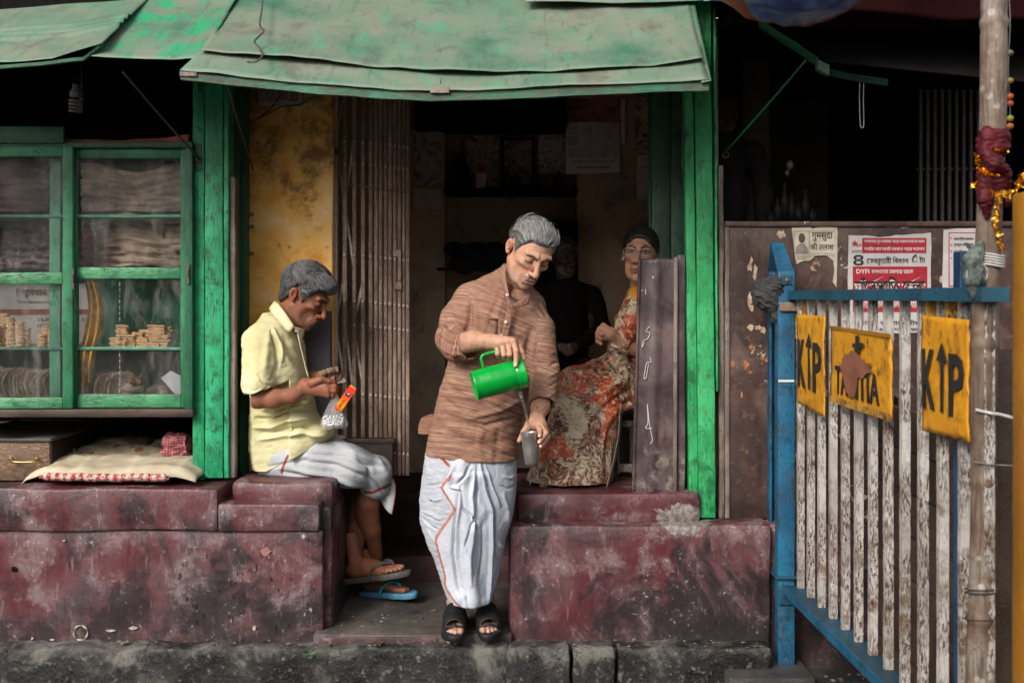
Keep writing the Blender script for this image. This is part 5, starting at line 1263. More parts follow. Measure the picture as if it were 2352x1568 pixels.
def strip(name, outer, inner, mat, parent, thick=.003, nu=14, nv=4, bow=0):
    def at(poly, u):
        t = u * (len(poly) - 1); i = min(int(t), len(poly) - 2); return poly[i].lerp(poly[i + 1], t - i)
    m = MB().grid(lambda u, v: at(outer, u).lerp(at(inner, u), v) + Vector((0, -bow * math.sin(math.pi * v), 0)), nu, nv)
    return m.build(name, mat, parent, smooth=True, solid=thick)
flat_attr(strip('collar', [z4(244, 480, .22), z4(262, 520, .175), z4(320, 590, .155), z4(392, 668, .150)], [z4(286, 424, .24), z4(310, 440, .18), z4(372, 520, .150), z4(436, 618, .145)], SHIRT, man_b, .005, bow=.006))
flat_attr(strip('collar', [z4(436, 618, .155), z4(448, 622, .16), z4(512, 640, .22)], [z4(440, 660, .155), z4(470, 668, .165), z4(500, 700, .22)], SHIRT, man_b, .004))
flat_attr(strip('placket', [z4(455, 655, .165), z4(478, 760, .165), z4(512, 900, .175), z4(540, 1010, .185)], [z4(500, 665, .20), z4(492, 760, .19), z4(522, 900, .19), z4(552, 1010, .195)], SHIRT, man_b, .003))

# dhoti of the seated man
DH2 = dhoti_mat('grey_white_muslin', (.52, .54, .57), (.38, .40, .43))
k = SDF(W(570, 1215, .10), W(940, 985, .72), .0035)
k.chain([W(640, 1050, .33), W(720, 1055, .30), W(800, 1070, .31), W(862, 1084, .37)], [.115, .105, .088, .070], .04)
k.chain([W(650, 1040, .46), W(760, 1050, .48), W(850, 1075, .50)], [.12, .10, .075], .04)
k.chain([W(862, 1084, .38), W(862, 1112, .40)], [.074, .070], .02)
k.cut(lambda X, Y, Z: Z - (W(0, 1100, .33).z - np.clip((X - W(735, 0, .33).x) * .42, 0, .2) - np.clip(X - W(866, 0, .4).x, 0, 1) * (-.25 * (Y < .44) + 6.0 * (Y >= .44))), .006)
k.cone(W(846, 1180, .44), W(848, 1120, .44), .060, .052, .004, 'sub')
P, Q = k.verts(); P = relax(P, Q, 2); N = normals(P, Q)
fb = lambda *q: [zp(*a) for a in q]
f3 = [([(765, 1012), (800, 1022), (860, 1050), (892, 1100)], .005, .012), ([(700, 1050), (780, 1062), (840, 1090), (870, 1128)], -.007, .009), ([(680, 1070), (760, 1085), (830, 1120)], .007, .010), ([(720, 1035), (800, 1045), (870, 1075)], -.005, .009),
      ([(650, 1078), (720, 1090), (790, 1112)], -.006, .008), ([(820, 1040), (850, 1070), (850, 1110)], -.006, .008), ([(800, 1030), (830, 1045), (880, 1070)], .006, .008), ([(865, 1120), (880, 1145), (896, 1165)], -.005, .007), ([(625, 1070), (660, 1060), (720, 1046)], -.004, .008)]
P = strokes(P, N, [(a, b * 2.0, c) for a, b, c in f3], .28); P = P + N * (vnoise(P * np.array([1, 1, 1.7]), 20, 24, 3) * .0016)[:, None]
C = np.ones((len(P), 3)) * (.94 + .06 * vnoise(P, 12, 3))[:, None]
zz = P[:, 2]; xs, ys = P[:, 0], P[:, 1]
def px(P): s_ = (D + P[:, 1]) / F; return P[:, 0] / s_ + CX, HY + (ZC - P[:, 2]) / s_
pxx, pyy = px(P)
# woven red edge along the hem
hem = [(838, 1131), (856, 1131), (880, 1121), (906, 1112), (908, 1130), (905, 1150), (901, 1176)]
sH = S(.33); d, _ = seg_d(xs.astype(float), zz.astype(float), [((x - CX) * sH, ZC - (y - HY) * sH) for x, y in hem]); C[(d < .0065)] = (.55, .12, .07)
hem = [(662, 1046), (652, 1068), (646, 1086)]; sH = S(.22); d, _ = seg_d(xs.astype(float), zz.astype(float), [((x - CX) * sH, ZC - (y - HY) * sH) for x, y in hem]); C[(d < .0055) & (ys < .30)] = (.60, .13, .07)
me = mesh_from(P, Q, 'dhoti', FLIP); color_attr(me, np.clip(C, 0, 1.2)); link('dhoti', me, DH2, man_b)

hang = lambda o_, i_, Y: ([W(x, y, Y) for x, y in o_], [W(x, y, Y + .02) for x, y in i_])
oo, ii = hang(((903, 1098), (909, 1114), (908, 1135), (905, 1156), (900, 1181)), ((850, 1118), (860, 1128), (866, 1138), (874, 1150), (884, 1166)), .40)
flat_attr(strip('dhoti_corner', oo, ii, DH2, man_b, .003, 16, 8, bow=.012))
oo2, ii2 = hang(((903, 1098), (909, 1114), (908, 1135), (905, 1156), (900, 1181)), ((901, 1098), (905.5, 1114), (904.5, 1135), (901.5, 1156), (897, 1178)), .396)
strip('hem_border', oo2, ii2, plain('brick_red_border', (.50, .10, .05), .8), man_b, .002, 14, 2)
GREYR = plain('grey_rubber', (.085, .078, .070), .7, sc_=40); BLUER = plain('blue_rubber', (.10, .30, .46), .6, sc_=40); TEALR = plain('teal_rubber', (.02, .36, .46), .5, sc_=40)
for (side, heel, yaw, pitch, roll, kk), m1, m2, nm in ((FF[0], GREYR, GREYR, 'grey'), (FF[1], BLUER, TEALR, 'blue')):
    M = rotm(yaw, pitch, roll); s = SDF((-.07, -.31, -.03), (.07, .05, .02), .0028)
    out = [(0, .012, .034), (0, -.05, .032), (side * .0, -.11, .034), (-side * .004, -.18, .045), (side * .0, -.235, .040), (side * .004, -.262, .028)]
    for a, b in zip(out, out[1:]): s.cone((a[0], a[1], -.008), (b[0], b[1], -.008), a[2], b[2], .01)
    s.f = np.maximum(s.f, (np.abs(s.ax[2] + .012) - .013)[None, None, :]).astype('f')
    P, Q = s.verts(); P = place(relax(P, Q, 1), M, heel, kk); o = build_part('flip_flop_sole', [(P, Q, np.ones((len(P), 3)))], m1, man_b)
    gap = Vector((side * .013, -.212, .0)); pth = smooth_path([Vector((side * .046, -.11, -.004)), Vector((side * .044, -.125, .026)), Vector((side * .030, -.165, .052)), Vector((side * .014, -.206, .040)), gap + Vector((0, 0, -.004))], 6)
    pt2 = smooth_path([Vector((-side * .046, -.11, -.004)), Vector((-side * .044, -.125, .024)), Vector((-side * .022, -.165, .044)), Vector((side * .012, -.204, .038)), gap], 6)
    m = MB()
    for q in (pth, pt2): m.tube([Vector(place(np.array([tuple(p)]), M, heel, kk)[0]) for p in q], .0062, 8)
    m.build('flip_flop_strap', m2, man_b, smooth=True)

# what he holds: a bundle of old paper slips, a split leaf, and a plastic bag with an orange packet
PAPB = plain('brown_paper', (.30, .20, .12), .85, var=.4, sc_=60)
bd = empty('paper_bundle', tuple(z4(680, 1010, .13)), 'wad of crumpled brown paper slips in the hands of the seated man', 'paper')
for i in range(9):
    a_ = i * .09; p0 = z4(622 + i * 9, 1000 - i * 3, .145 - i * .006); m = MB()
    m.grid(lambda u, v: p0 + Vector((.045 * u * math.cos(-.5 + a_ * .3), -.012 * v + .004 * math.sin(u * 9 + i), .030 * u * math.sin(-.5 + a_) + .022 * v + .003 * math.sin(u * 14 + i * 2))), 8, 4); m.build('slip', PAPB, bd, smooth=True, solid=.0008)
lf = empty('folded_leaf', tuple(z4(770, 1040, .12)), 'fan of pale pleated paper held between the fingers of the seated man', 'paper')
PAPL = plain('pale_pleated', (.42, .31, .25), .8, var=.5, sc_=120)
for i in range(9):
    t = i / 8; a0 = z4(748, 1058, .12); b0 = z4(790 + 38 * t, 972 + 62 * t, .10 + .02 * (i % 2)); w_ = Vector((.003, 0, .003))
    MB().prism([a0, b0 - w_, b0 + w_], .0012).build('pleat', PAPL, lf)
mb_ = Mat('clear_plastic_film'); v = mb_.pos(local=True); BAGM = mb_.done((.80, .82, .82), .15, mb_.noise(v, 40, 4, .6, 1.5), .9, .01, Transmission_Weight=.3, IOR=1.1, Alpha=.25, spec=.9)
bg_ = empty('plastic_bag', tuple(z4(735, 1400, .12)), 'clear plastic bag with white sweets hanging from the hand of the seated man', 'bag')
m = MB(); bt, bb_ = z4(748, 1140, .125), z4(735, 1395, .125)
def bagf(u, v):
    a = u * 2 * math.pi; w_ = (.010 + .052 * v) * (1 - .22 * max(0, v - .9) / .1); c_ = bt.lerp(bb_, v)
    return c_ + Vector((math.cos(a) * w_ * (1 + .10 * math.sin(a * 5 + v * 7)), math.sin(a) * w_ * .5, .004 * math.sin(a * 4)))
m.grid(bagf, 40, 18); bmesh.ops.remove_doubles(m.bm, verts=m.bm.verts[:], dist=1e-5); m.build('film', BAGM, bg_, smooth=True)
WHS = plain('white_sweets', (.72, .72, .72), .6, sc_=60); rng = random.Random(4); m = MB()
for i in range(150):
    p = z4(735 + rng.uniform(-78, 70), 1372 - abs(rng.gauss(0, 34)), .125 + rng.uniform(-.015, .015)); r_ = rng.uniform(.0035, .006)
    t_ = bmesh.new(); bmesh.ops.create_icosphere(t_, subdivisions=1, radius=r_); [setattr(q, 'co', q.co * rng.uniform(.8, 1.2) + p) for q in t_.verts]; m.merge(t_)
tag(m.build('sweets', WHS, bg_, smooth=True), kind='stuff')
bx_ = empty('snack_packet', tuple(z4(810, 1160, .10)), 'slim orange and red carton sticking out of the plastic bag of the seated man', 'packet')
mp_ = Mat('orange_carton'); v = mp_.pos(); ax3 = (z4(882, 1085, .09) - z4(765, 1255, .10)); q0 = z4(765, 1255, .10)
mm = mp_.n('ShaderNodeVectorMath', operation='DOT_PRODUCT'); sub_ = mp_.n('ShaderNodeVectorMath', operation='SUBTRACT'); mp_.put(sub_.inputs[0], v); sub_.inputs[1].default_value = q0
mp_.put(mm.inputs[0], sub_.outputs[0]); mm.inputs[1].default_value = ax3 / ax3.length_squared
CART = mp_.done(mp_.ramp(mm.outputs['Value'], [(.0, (.62, .05, .012)), (.22, (.80, .30, .01)), (.46, (.78, .12, .008)), (.85, (.72, .035, .008))]), .35, None)
du = ax3.normalized(); dv = Vector((du.z, 0, -du.x)); dn = Vector((0, 1, 0)); hw = .0165; LL = ax3.length
def cbox(name, o_, lu, lv, ln, mat, parent):
    m = MB(); t_ = bmesh.new(); vs = [t_.verts.new(o_ + du * (a * lu) + dv * (b * lv) + dn * (c * ln)) for a in (0, 1) for b in (-.5, .5) for c in (0, 1)]
    for f in ((0, 1, 3, 2), (4, 6, 7, 5), (0, 4, 5, 1), (2, 3, 7, 6), (0, 2, 6, 4), (1, 5, 7, 3)): t_.faces.new([vs[i] for i in f])
    m.merge(t_); return m.build(name, mat, parent)
cbox('carton', q0, LL, hw * 2, .020, CART, bx_); cbox('end_flap', q0 + du * LL + Vector((0, .004, 0)), .004, hw * 1.7, .012, plain('yellow_card', (.75, .5, .05), .5), bx_)
cbox('printed_patch', q0 + du * (LL * .60) + Vector((0, -.0010, 0)), LL * .18, hw * 1.2, .0006, plain('purple_print', (.16, .015, .09), .4), bx_)
cbox('printed_patch', q0 + du * (LL * .70) + Vector((0, -.0018, 0)), LL * .05, hw * .6, .0006, plain('pale_print', (.7, .6, .5), .4), bx_)
put_text(bx_, 'PRIYA', 0, 0, 0, LL * .34, .010, plain('brown_print', (.10, .02, .01), .5), .02, frame=(q0 + du * (LL * .30) + Vector((0, -.0006, 0)), du, -dv, (0, -1, 0)))

# ================================================================ the woman in the flowered sari
z7 = zoomf(1300, 540, 2.24)
sty3 = dict(skin=(.50, .26, .17), w=1.0, jaw=1.15, nose=.7, neck=.046, neckdir=(0, .05, -.17), lines=0,
            line=([-.13, -.085, -.060, -.040, -.020, .0, .020, .040, .07, .12], [.076, .070, .054, .020, -.014, -.016, .0, -.03, -.07, -.085]), temple=-.024,
            thick=(.010, .010), soft=.012, hair=((.006, .005, .006), (.030, .027, .028)), ridge=.0006, lump=.0006, tousle=.05, extra=[((.060, .075, .030), (.066, .070, .066), .03)],
            flow=lambda p: np.arctan2(p[:, 2] + .02, p[:, 1]), brow=.0325, open=.7, frown=.8, ez=.001, gaze=-.001, browc=(.02, .012, .01), lip=(.22, .075, .06))
H3 = make_head(sty3)
Mh3 = rotm(yaw=-16, pitch=3, roll=4); O3 = np.array(W(1474, 585, .47)); K3 = 1.06
def woman_body():
    sk = sty3['skin']; P, Q, C = H3[0]; parts = [(place(P, Mh3, O3, K3), Q, C)]
    nk = place(np.array([[0, .05, -.14]]), Mh3, O3, K3)[0]
    b = SDF(W(1200, 1140, .2), W(1620, 620, .95), .006)
    b.cone(nk, W(1490, 700, .58), .045, .07, .02); b.cone(W(1500, 730, .6), W(1500, 850, .62), .09, .10, .04); b.cone(W(1470, 700, .55), W(1540, 710, .6), .04, .04, .03)
    b.cone(W(1470, 880, .58), W(1320, 890, .42), .075, .055, .03); b.cone(W(1320, 890, .42), W(1270, 1090, .36), .05, .03, .02); b.cone(W(1300, 1095, .36), W(1250, 1112, .25), .028, .022, .01)
    P, Q = b.verts(); parts.append((P, Q, skin_color(P, sk)))
    a = SDF(W(1340, 830, .2), W(1470, 700, .6), .002); Yw = .40
    a.chain([W(1452, 800, .46), W(1425, 785, .42), W(1402, 768, Yw)], [.036, .030, .024], .012)
    kn = [W(1386, 748, Yw), W(1378, 756, Yw - .01), W(1374, 766, Yw - .01), W(1374, 777, Yw)]
    for q in kn: a.cone(W(1402, 766, Yw), q, .024, .014, .012)
    for i, q in enumerate(kn): a.chain([q, q + Vector((-.004, -.014, -.012)), q + Vector((.010, -.018, -.022))], [.0105, .0098, .0085], .002)
    P, Q = a.verts(); P = relax(P, Q, 1); parts.append((P, Q, skin_color(P, np.array(sk) * 1.05)))
    return parts
woman = build_part('person', woman_body(), SKIN)
tag(woman, 'bespectacled woman in a red and cream flowered sari seated behind the brown metal sheet', 'person')
hp = [(place(H3[1][0], Mh3, O3, K3), H3[1][1], H3[1][2])]
fd3 = lambda p: np.stack([p[:, 0] * 2, np.full(len(p), 1.0), np.full(len(p), -.3)], 1)
V, Qs, Cs = strands(sty3, 500, .06, .0007, 8, fd3, .0006, cols=((.006, .005, .006), (.05, .045, .045))); hp.append((place(V, Mh3, O3, K3), Qs, Cs))
build_part('hair', hp, HAIR, woman)
# spectacles
def hw_(p): return Vector(place(np.array([p]), Mh3, O3, K3)[0])
m = MB()
for q in (-1, 1):
    cx_ = q * .034; w_, h_ = .0250, .0135; pts = []
    for i in range(25):
        a = i / 24 * 2 * math.pi; pts.append(hw_((cx_ + w_ * math.copysign(abs(math.cos(a)) ** .6, math.cos(a)), -.112 + .012 * (abs(cx_ + w_ * math.cos(a)) / .06) ** 2, .012 + h_ * math.copysign(abs(math.sin(a)) ** .6, math.sin(a)))))
    m.tube(pts, .0017, 6); m.tube([hw_((q * .059, -.100, .016)), hw_((q * .076, -.05, .014)), hw_((q * .080, .01, .010))], .0014, 5)
m.tube([hw_((-.010, -.112, .016)), hw_((0, -.114, .018)), hw_((.010, -.112, .016))], .0012, 5)
spec = m.build('spectacles', plain('silver_frame', (.55, .50, .45), .3, .9, sc_=60), woman, smooth=True)
mg = Mat('lens'); LENS = mg.done((1, 1, 1), .03, None, Transmission_Weight=1.0, Alpha=.16, IOR=1.3)
for q in (-1, 1):
    MB().prism([hw_((q * .034 + .024 * math.cos(a), -.111 + .010 * (abs(q * .034) / .06) ** 2, .012 + .0125 * math.sin(a))) for a in np.linspace(0, 2 * math.pi, 17)[:-1]], .0008).build('lens', LENS, spec)
for q in (-1,): MB().lathe([(0, .001), (0, .004), (.003, .004), (.004, .001)], hw_((q * .083, .004, -.026)), (0, -1, 0), 10).build('earring', BRASS, woman)
m = MB()
for i in range(3):
    c_ = W(1410 + i * 3, 771 + i * 1.5, .405); m.tube([c_ + Vector((.010 * math.cos(a) * .4, .026 * math.cos(a), .028 * math.sin(a))) for a in np.linspace(0, 2 * math.pi, 19)], .0022, 5)
m.build('bangles', plain('bangle', (.5, .30, .22), .3, .4), woman, smooth=True)

def sari_mat():
    m = Mat('flowered_sari'); v = m.pos(local=True)
    wv = m.n('ShaderNodeTexNoise'); m.put(wv.inputs['Vector'], v); wv.inputs['Scale'].default_value = 5.5; wv.inputs['Detail'].default_value = 3
    ad = m.n('ShaderNodeVectorMath', operation='MULTIPLY_ADD'); m.put(ad.inputs[0], wv.outputs['Color']); ad.inputs[1].default_value = (.28, .28, .28); m.put(ad.inputs[2], v)
    w = ad.outputs[0]; a = m.noise(w, 7, 3, .5, .8); b = m.voro(w, 10); fl = m.voro(w, 6.5); fine = m.noise(w, 42, 4, .65, 1.6); sw = m.wave(w, 15, 7, 1.5, 'DIAGONAL', 3)
    c = m.mix(m.th(a, .42, .58), (.56, .45, .31), (.26, .10, .05))
    c = m.mix(m.math('MULTIPLY', m.th(sw, .55, .8), m.th(a, .36, .50)), c, (.10, .032, .022))
    c = m.mix(m.math('MULTIPLY', m.th(m.noise(w, 5, 2, .5), .50, .56), .95), c, (.50, .075, .022))
    c = m.mix(m.math('MULTIPLY', m.th(fl, .20, .12), .9), c, (.62, .085, .022))
    c = m.mix(m.math('MULTIPLY', m.th(fl, .075, .05), .9), c, (.10, .02, .014))
    c = m.mix(m.math('MULTIPLY', m.th(fine, .53, .60), .85), c, (.68, .58, .44))
    c = m.mix(m.math('MULTIPLY', m.th(fine, .44, .38), .6), c, (.09, .035, .022))
    return m.done(c, .45, m.math('ADD', fine, m.noise(v, 26, 5, .7, 1)), .45, .006, spec=.4)
SARI = sari_mat()
k = SDF(W(1180, 1135, .0), W(1620, 630, .98), .004)
def rowc(y, l, r, Y, b): return (W(0, y, Y).z, ((l + r) / 2 - CX) * S(Y), Y, (r - l) / 2 * S(Y), b)
k.loft([rowc(690, 1450, 1550, .60, .07), rowc(730, 1432, 1560, .60, .11), rowc(790, 1424, 1560, .60, .13), rowc(850, 1418, 1560, .60, .15), rowc(930, 1420, 1560, .60, .18)], .02)
k.chain([W(1462, 690, .52), W(1442, 745, .46), W(1422, 798, .44)], [.058, .056, .050], .03)          # sleeve side
k.chain([W(1480, 885, .56), W(1400, 872, .46), W(1322, 878, .38)], [.10, .095, .075], .05); k.chain([W(1500, 890, .72), W(1400, 880, .66), W(1330, 885, .56)], [.10, .09, .07], .05)
k.loft([rowc(862, 1290, 1440, .46, .12), rowc(920, 1268, 1432, .44, .15), rowc(980, 1252, 1424, .42, .16), rowc(1040, 1232, 1415, .39, .17), rowc(1090, 1212, 1408, .36, .18), rowc(1128, 1198, 1398, .33, .19)], .05, p=2.1)
k.cone(W(1370, 940, .36), W(1450, 925, .42), .03, .035, .03)
P, Q = k.verts(); P = relax(P, Q, 2); N = normals(P, Q)
f7 = lambda *q: [((x / 2.24 + 1300) * .9408, (y / 2.24 + 540) * .9408) for x, y in q]
f4 = [(f7((560, 860), (440, 900), (300, 990), (170, 1130), (60, 1330)), .012, .018), (f7((540, 930), (420, 1000), (330, 1100), (260, 1250), (200, 1440)), -.014, .014), (f7((550, 960), (470, 1010), (420, 1080), (380, 1200), (350, 1440)), .012, .016),
      (f7((545, 1000), (480, 1000), (430, 1040)), -.018, .012), (f7((500, 790), (440, 860), (360, 900)), -.010, .012), (f7((430, 640), (500, 700), (560, 720)), -.008, .009), (f7((420, 700), (500, 770), (560, 830)), .008, .010), (f7((450, 560), (500, 600), (570, 600)), -.006, .010),
      (f7((150, 880), (240, 850), (380, 800)), .006, .014), (f7((80, 1150), (60, 1280), (20, 1430)), -.010, .012), (f7((300, 1160), (230, 1300), (140, 1460)), .008, .012), (f7((410, 1120), (400, 1260), (400, 1430)), -.010, .010)]
P = strokes(P, N, f4, .30); P = P + N * (vnoise(P * np.array([1, 1, 1.2]), 16, 31, 4) * .006)[:, None]
me = mesh_from(P, Q, 'sari', FLIP); link('sari', me, SARI, woman)
OCH = plain('ochre_blouse', (.62, .24, .03), .8, sc_=20)
k = SDF(W(1400, 800, .3), W(1520, 620, .75), .004); k.chain([W(1474, 652, .53), W(1466, 680, .50), W(1458, 705, .48)], [.040, .046, .034], .02); P, Q = k.verts(); P = relax(P, Q, 2)
me = mesh_from(P, Q, 'blouse', FLIP); link('blouse', me, OCH, woman)
o = flat_attr(strip('sari_edge', [W(1424, 935, .30), W(1420, 1000, .27), W(1408, 1060, .23), W(1392, 1120, .19)], [W(1430, 935, .34), W(1426, 1000, .31), W(1414, 1060, .27), W(1398, 1121, .23)], plain('cream_silk', (.34, .29, .22), .6, sc_=30), woman, .0015))
stl = empty('wooden_stool', tuple(W(1470, 1120, .6)), 'dark wooden stool under the woman in the sari', 'stool')
MB().box((.42, .42, .92), (.86, .85, .95), .005).build('seat', WOODD, stl)
for (x, y) in ((.45, .45), (.83, .45), (.45, .82), (.83, .82)): MB().box((x - .02, y - .02, .57), (x + .02, y + .02, .92), .003).build('leg', WOODD, stl)
MB().box((.47, .44, .72), (.81, .46, .755), .002).build('stretcher', WOODV, stl)

# ================================================================ two people deep in the shadow, skin and cloth colours darkened for it
def shadow_person(o, k, cloth_c, sk, pose, label):
    s = SDF(o + Vector((-.45, -.5, -.05)) * k, o + Vector((.45, .4, 1.05)) * k, .010)
    def w(x, y, z): return o + Vector((x, y, z)) * k
    if pose == 'sit':
        s.chain([w(0, 0, .12), w(0, -.02, .35), w(0, -.04, .55)], [.15 * k, .14 * k, .14 * k], .06); s.cone(w(-.15, -.04, .58), w(.15, -.04, .58), .06 * k, .06 * k, .05)
        for q in (-1, 1):
            s.chain([w(q * .19, -.04, .57), w(q * .23, -.12, .36), w(q * .06, -.32, .26)], [.055 * k, .048 * k, .038 * k], .03); s.chain([w(q * .08, 0, .1), w(q * .13, -.38, .12), w(q * .12, -.40, -.04)], [.085 * k, .07 * k, .05 * k], .03)
    else:
        s.chain([w(0, 0, -.02), w(0, 0, .30), w(0, -.02, .56)], [.15 * k, .14 * k, .14 * k], .06); s.cone(w(-.16, -.02, .59), w(.16, -.02, .59), .06 * k, .06 * k, .05)
        for q in (-1, 1): s.chain([w(q * .20, -.02, .57), w(q * .25, .0, .32), w(q * .22, -.10, .10)], [.058 * k, .05 * k, .042 * k], .03)
    P, Q = s.verts(); P = relax(P, Q, 2); P = P + normals(P, Q) * (vnoise(P, 14, 2, 2) * .006)[:, None]
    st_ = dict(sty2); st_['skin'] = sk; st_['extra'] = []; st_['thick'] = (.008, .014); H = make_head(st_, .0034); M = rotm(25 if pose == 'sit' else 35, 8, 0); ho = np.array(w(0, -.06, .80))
    parts = [(place(H[0][0], M, ho, k), H[0][1], H[0][2])]
    h = SDF(w(-.3, -.5, .1), w(.3, .05, .65), .005)
    for q in (-1, 1):
        base = w(q * .05, -.33, .26); h.chain([w(0, -.04, .5), w(q * .15, -.05, .55), w(q * .20, -.12, .37), base], [.04, .02, .02, .022], .02)
        for i in range(4): h.chain([base, base + Vector((-q * .03 + .004 * i, -.03, .014 - .016 * i)) * k, base + Vector((-q * .055, -.03, .0 - .016 * i)) * k], [.020, .011, .009], .006)
    if pose == 'sit': p_, q_ = h.verts(); parts.append((p_, q_, skin_color(p_, sk)))
    b = SDF(w(-.12, -.2, .3), w(.12, .2, .8), .008); b.cone(w(0, -.04, .5), w(0, -.05, .72), .06 * k, .05 * k, .0); p_, q_ = b.verts(); parts.append((p_, q_, skin_color(p_, sk)))
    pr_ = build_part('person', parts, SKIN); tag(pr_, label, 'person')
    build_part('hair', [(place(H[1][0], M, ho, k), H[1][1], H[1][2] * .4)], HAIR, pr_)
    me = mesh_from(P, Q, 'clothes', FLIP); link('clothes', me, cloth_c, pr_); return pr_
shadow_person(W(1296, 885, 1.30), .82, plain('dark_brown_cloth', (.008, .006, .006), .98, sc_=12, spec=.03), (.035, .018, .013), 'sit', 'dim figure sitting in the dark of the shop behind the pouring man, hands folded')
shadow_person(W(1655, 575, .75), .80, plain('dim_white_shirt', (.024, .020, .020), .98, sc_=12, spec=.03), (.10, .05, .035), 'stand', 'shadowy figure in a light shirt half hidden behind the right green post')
# ================================================================ glass cabinet and what is in it
cb = empty('glass_cabinet', (-1.9, .3, .95), 'green wooden cabinet with sliding glass doors, full of biscuits and leaf plates', 'cabinet')
Yc_ = .10
def cboard(x0, y0, x1, y1, Y, dep, mat, name, sd): return board(x0, y0, x1, y1, Y, dep, mat, name, cb, sd, 0, .0015)
cboard(-420, 326, 441, 340, Yc_ + .01, .05, GREEND, 'top_board', 1)
cboard(-420, 290, 146, 330, Yc_ - .002, .02, GREEND, 'header_board', 2)
cboard(-420, 940, 443, 958, Yc_ - .01, .40, WOODD, 'sill_board', 3)
cboard(424, 340, 442, 940, Yc_ + .004, .05, GREEND, 'side_stile', 4)
GPX = Mat('door_green'); 
DOORG = painted('door_green_paint', (.006, .12, .045), (.02, .22, .09), (.003, .03, .014), (.30, .26, .18), grain=(6, 6, 1), chips=.64, dirt=.7)
DOORH = painted('worn_rail_paint', (.012, .17, .065), (.08, .34, .15), (.004, .045, .018), (.42, .40, .26), grain=(1, 6, 6), chips=.58, dirt=.7)
mgl = Mat('cabinet_glass'); v = mgl.pos(); t = mgl.t
gl = mgl.n('ShaderNodeBsdfGlossy'); gl.inputs['Roughness'].default_value = .03; gl.inputs['Color'].default_value = (1, 1, 1, 1); tr = mgl.n('ShaderNodeBsdfTransparent'); mx = mgl.n('ShaderNodeMixShader'); df = mgl.n('ShaderNodeBsdfDiffuse'); df.inputs['Color'].default_value = (.5, .46, .42, 1)
lw = mgl.n('ShaderNodeLayerWeight'); lw.inputs[0].default_value = .25; mx2 = mgl.n('ShaderNodeMixShader')
t.links.new(mgl.math('ADD', mgl.math('MULTIPLY', lw.outputs['Fresnel'], 1.0), .10), mx.inputs[0]); t.links.new(tr.outputs[0], mx.inputs[1]); t.links.new(gl.outputs[0], mx.inputs[2])
t.links.new(mgl.math('MULTIPLY', mgl.th(mgl.noise(mgl.pos(scale=(3, 3, 1)), 4, 6, .7, .5), .45, .75), .16), mx2.inputs[0]); t.links.new(mx.outputs[0], mx2.inputs[1]); t.links.new(df.outputs[0], mx2.inputs[2]); t.links.new(mx2.outputs[0], mgl.o.inputs[0])
bmpn = mgl.n('ShaderNodeBump'); bmpn.inputs['Strength'].default_value = .06; bmpn.inputs['Distance'].default_value = .02; mgl.put(bmpn.inputs['Height'], mgl.noise(v, 4, 2)); t.links.new(bmpn.outputs[0], gl.inputs['Normal'])
GLASS = mgl.m
bpy.data.materials.remove(GPX.m)
def door(label_x0, x0, x1, y0, y1, Y, stL, stR, mid, rt, rb):
    """sliding door: stiles, rails and two panes"""
    if stL: cboard(x0, y0, x0 + stL, y1, Y, .03, DOORG, 'stile', int(x0) + 500)
    cboard(x1 - stR, y0, x1, y1, Y, .03, DOORG, 'stile', int(x1) + 600)
    cboard(x0 + stL, y0, x1 - stR, y0 + rt, Y + .001, .028, DOORG, 'rail', int(x0) + 701)
    cboard(x0 + stL, mid[0], x1 - stR, mid[1], Y + .001, .028, DOORH, 'rail', int(x0) + 702)
    cboard(x0 + stL, y1 - rb, x1 - stR, y1, Y + .001, .028, DOORH, 'rail', int(x0) + 703)
    for a, b in ((y0 + rt, mid[0]), (mid[1], y1 - rb)): MB().pbox(x0 + stL, a, x1 - stR, b, Y + .014, .003, 0).build('glass_pane', GLASS, cb)
door(0, -140, 167, 336, 938, Yc_, 10, 24, (626, 652), 24, 24)
door(0, 172, 432, 336, 936, Yc_ + .035, 4, 18, (614, 640), 28, 30)
door(0, -420, -142, 336, 938, Yc_ + .035, 20, 20, (626, 652), 24, 24)
cboard(113, 362, 139, 914, Yc_ + .05, .02, painted('pale_green_paint', (.06, .26, .16), (.12, .36, .24), (.02, .10, .06), (.2, .2, .15)), 'inner_stile', 9)
for (x, y) in ((166, 640), (431, 628)):
    MB().pbox(x - 3, y - 22, x + 4, y + 24, Yc_ - .006, .007, .001).build('latch', IRON, cb); MB().pbox(x - 2, y - 10, x + 2, y + 8, Yc_ - .012, .008, .001).build('latch_knob', IRON, cb)
SHG = painted('shelf_green', (.05, .20, .13), (.10, .30, .20), (.02, .08, .05), (.15, .14, .1), grain=(1, 6, 6))
zsh = [W(0, 493, .14).z, W(0, 797, .14).z]
for i, z in enumerate(zsh): MB().box((-2.9, .14, z - .012), (-1.345, .48, z), .002).rough(.1, .002, 5, i).build('shelf', SHG, cb, smooth='auto')
MB().box((-2.9, .15, W(0, 925, .15).z - .012), (-1.345, .50, W(0, 925, .15).z), .002).build('shelf', WOODD, cb)
MB().box((-2.9, .50, W(0, 940, .1).z), (-1.34, .52, zsh[0]), .0).build('back_board', painted('back_green', (.03, .14, .08), (.06, .20, .12), (.01, .05, .03), (.1, .09, .06)), cb)
MB().box((-1.355, .15, W(0, 940, .1).z), (-1.34, .50, W(0, 340, .1).z), .0).build('side_board', GREEND, cb)
zb_ = W(0, 925, .15).z
CRM = Mat('limp_beige_cloth'); v = CRM.pos(); LINER = CRM.done(CRM.mix(CRM.th(CRM.noise(v, 6, 6, .65, 1), .4, .62), (.26, .19, .15), (.60, .47, .37)), .8, CRM.noise(CRM.pos(scale=(1, 1, 3)), 9, 6, .6, 1.2), .6, .02)
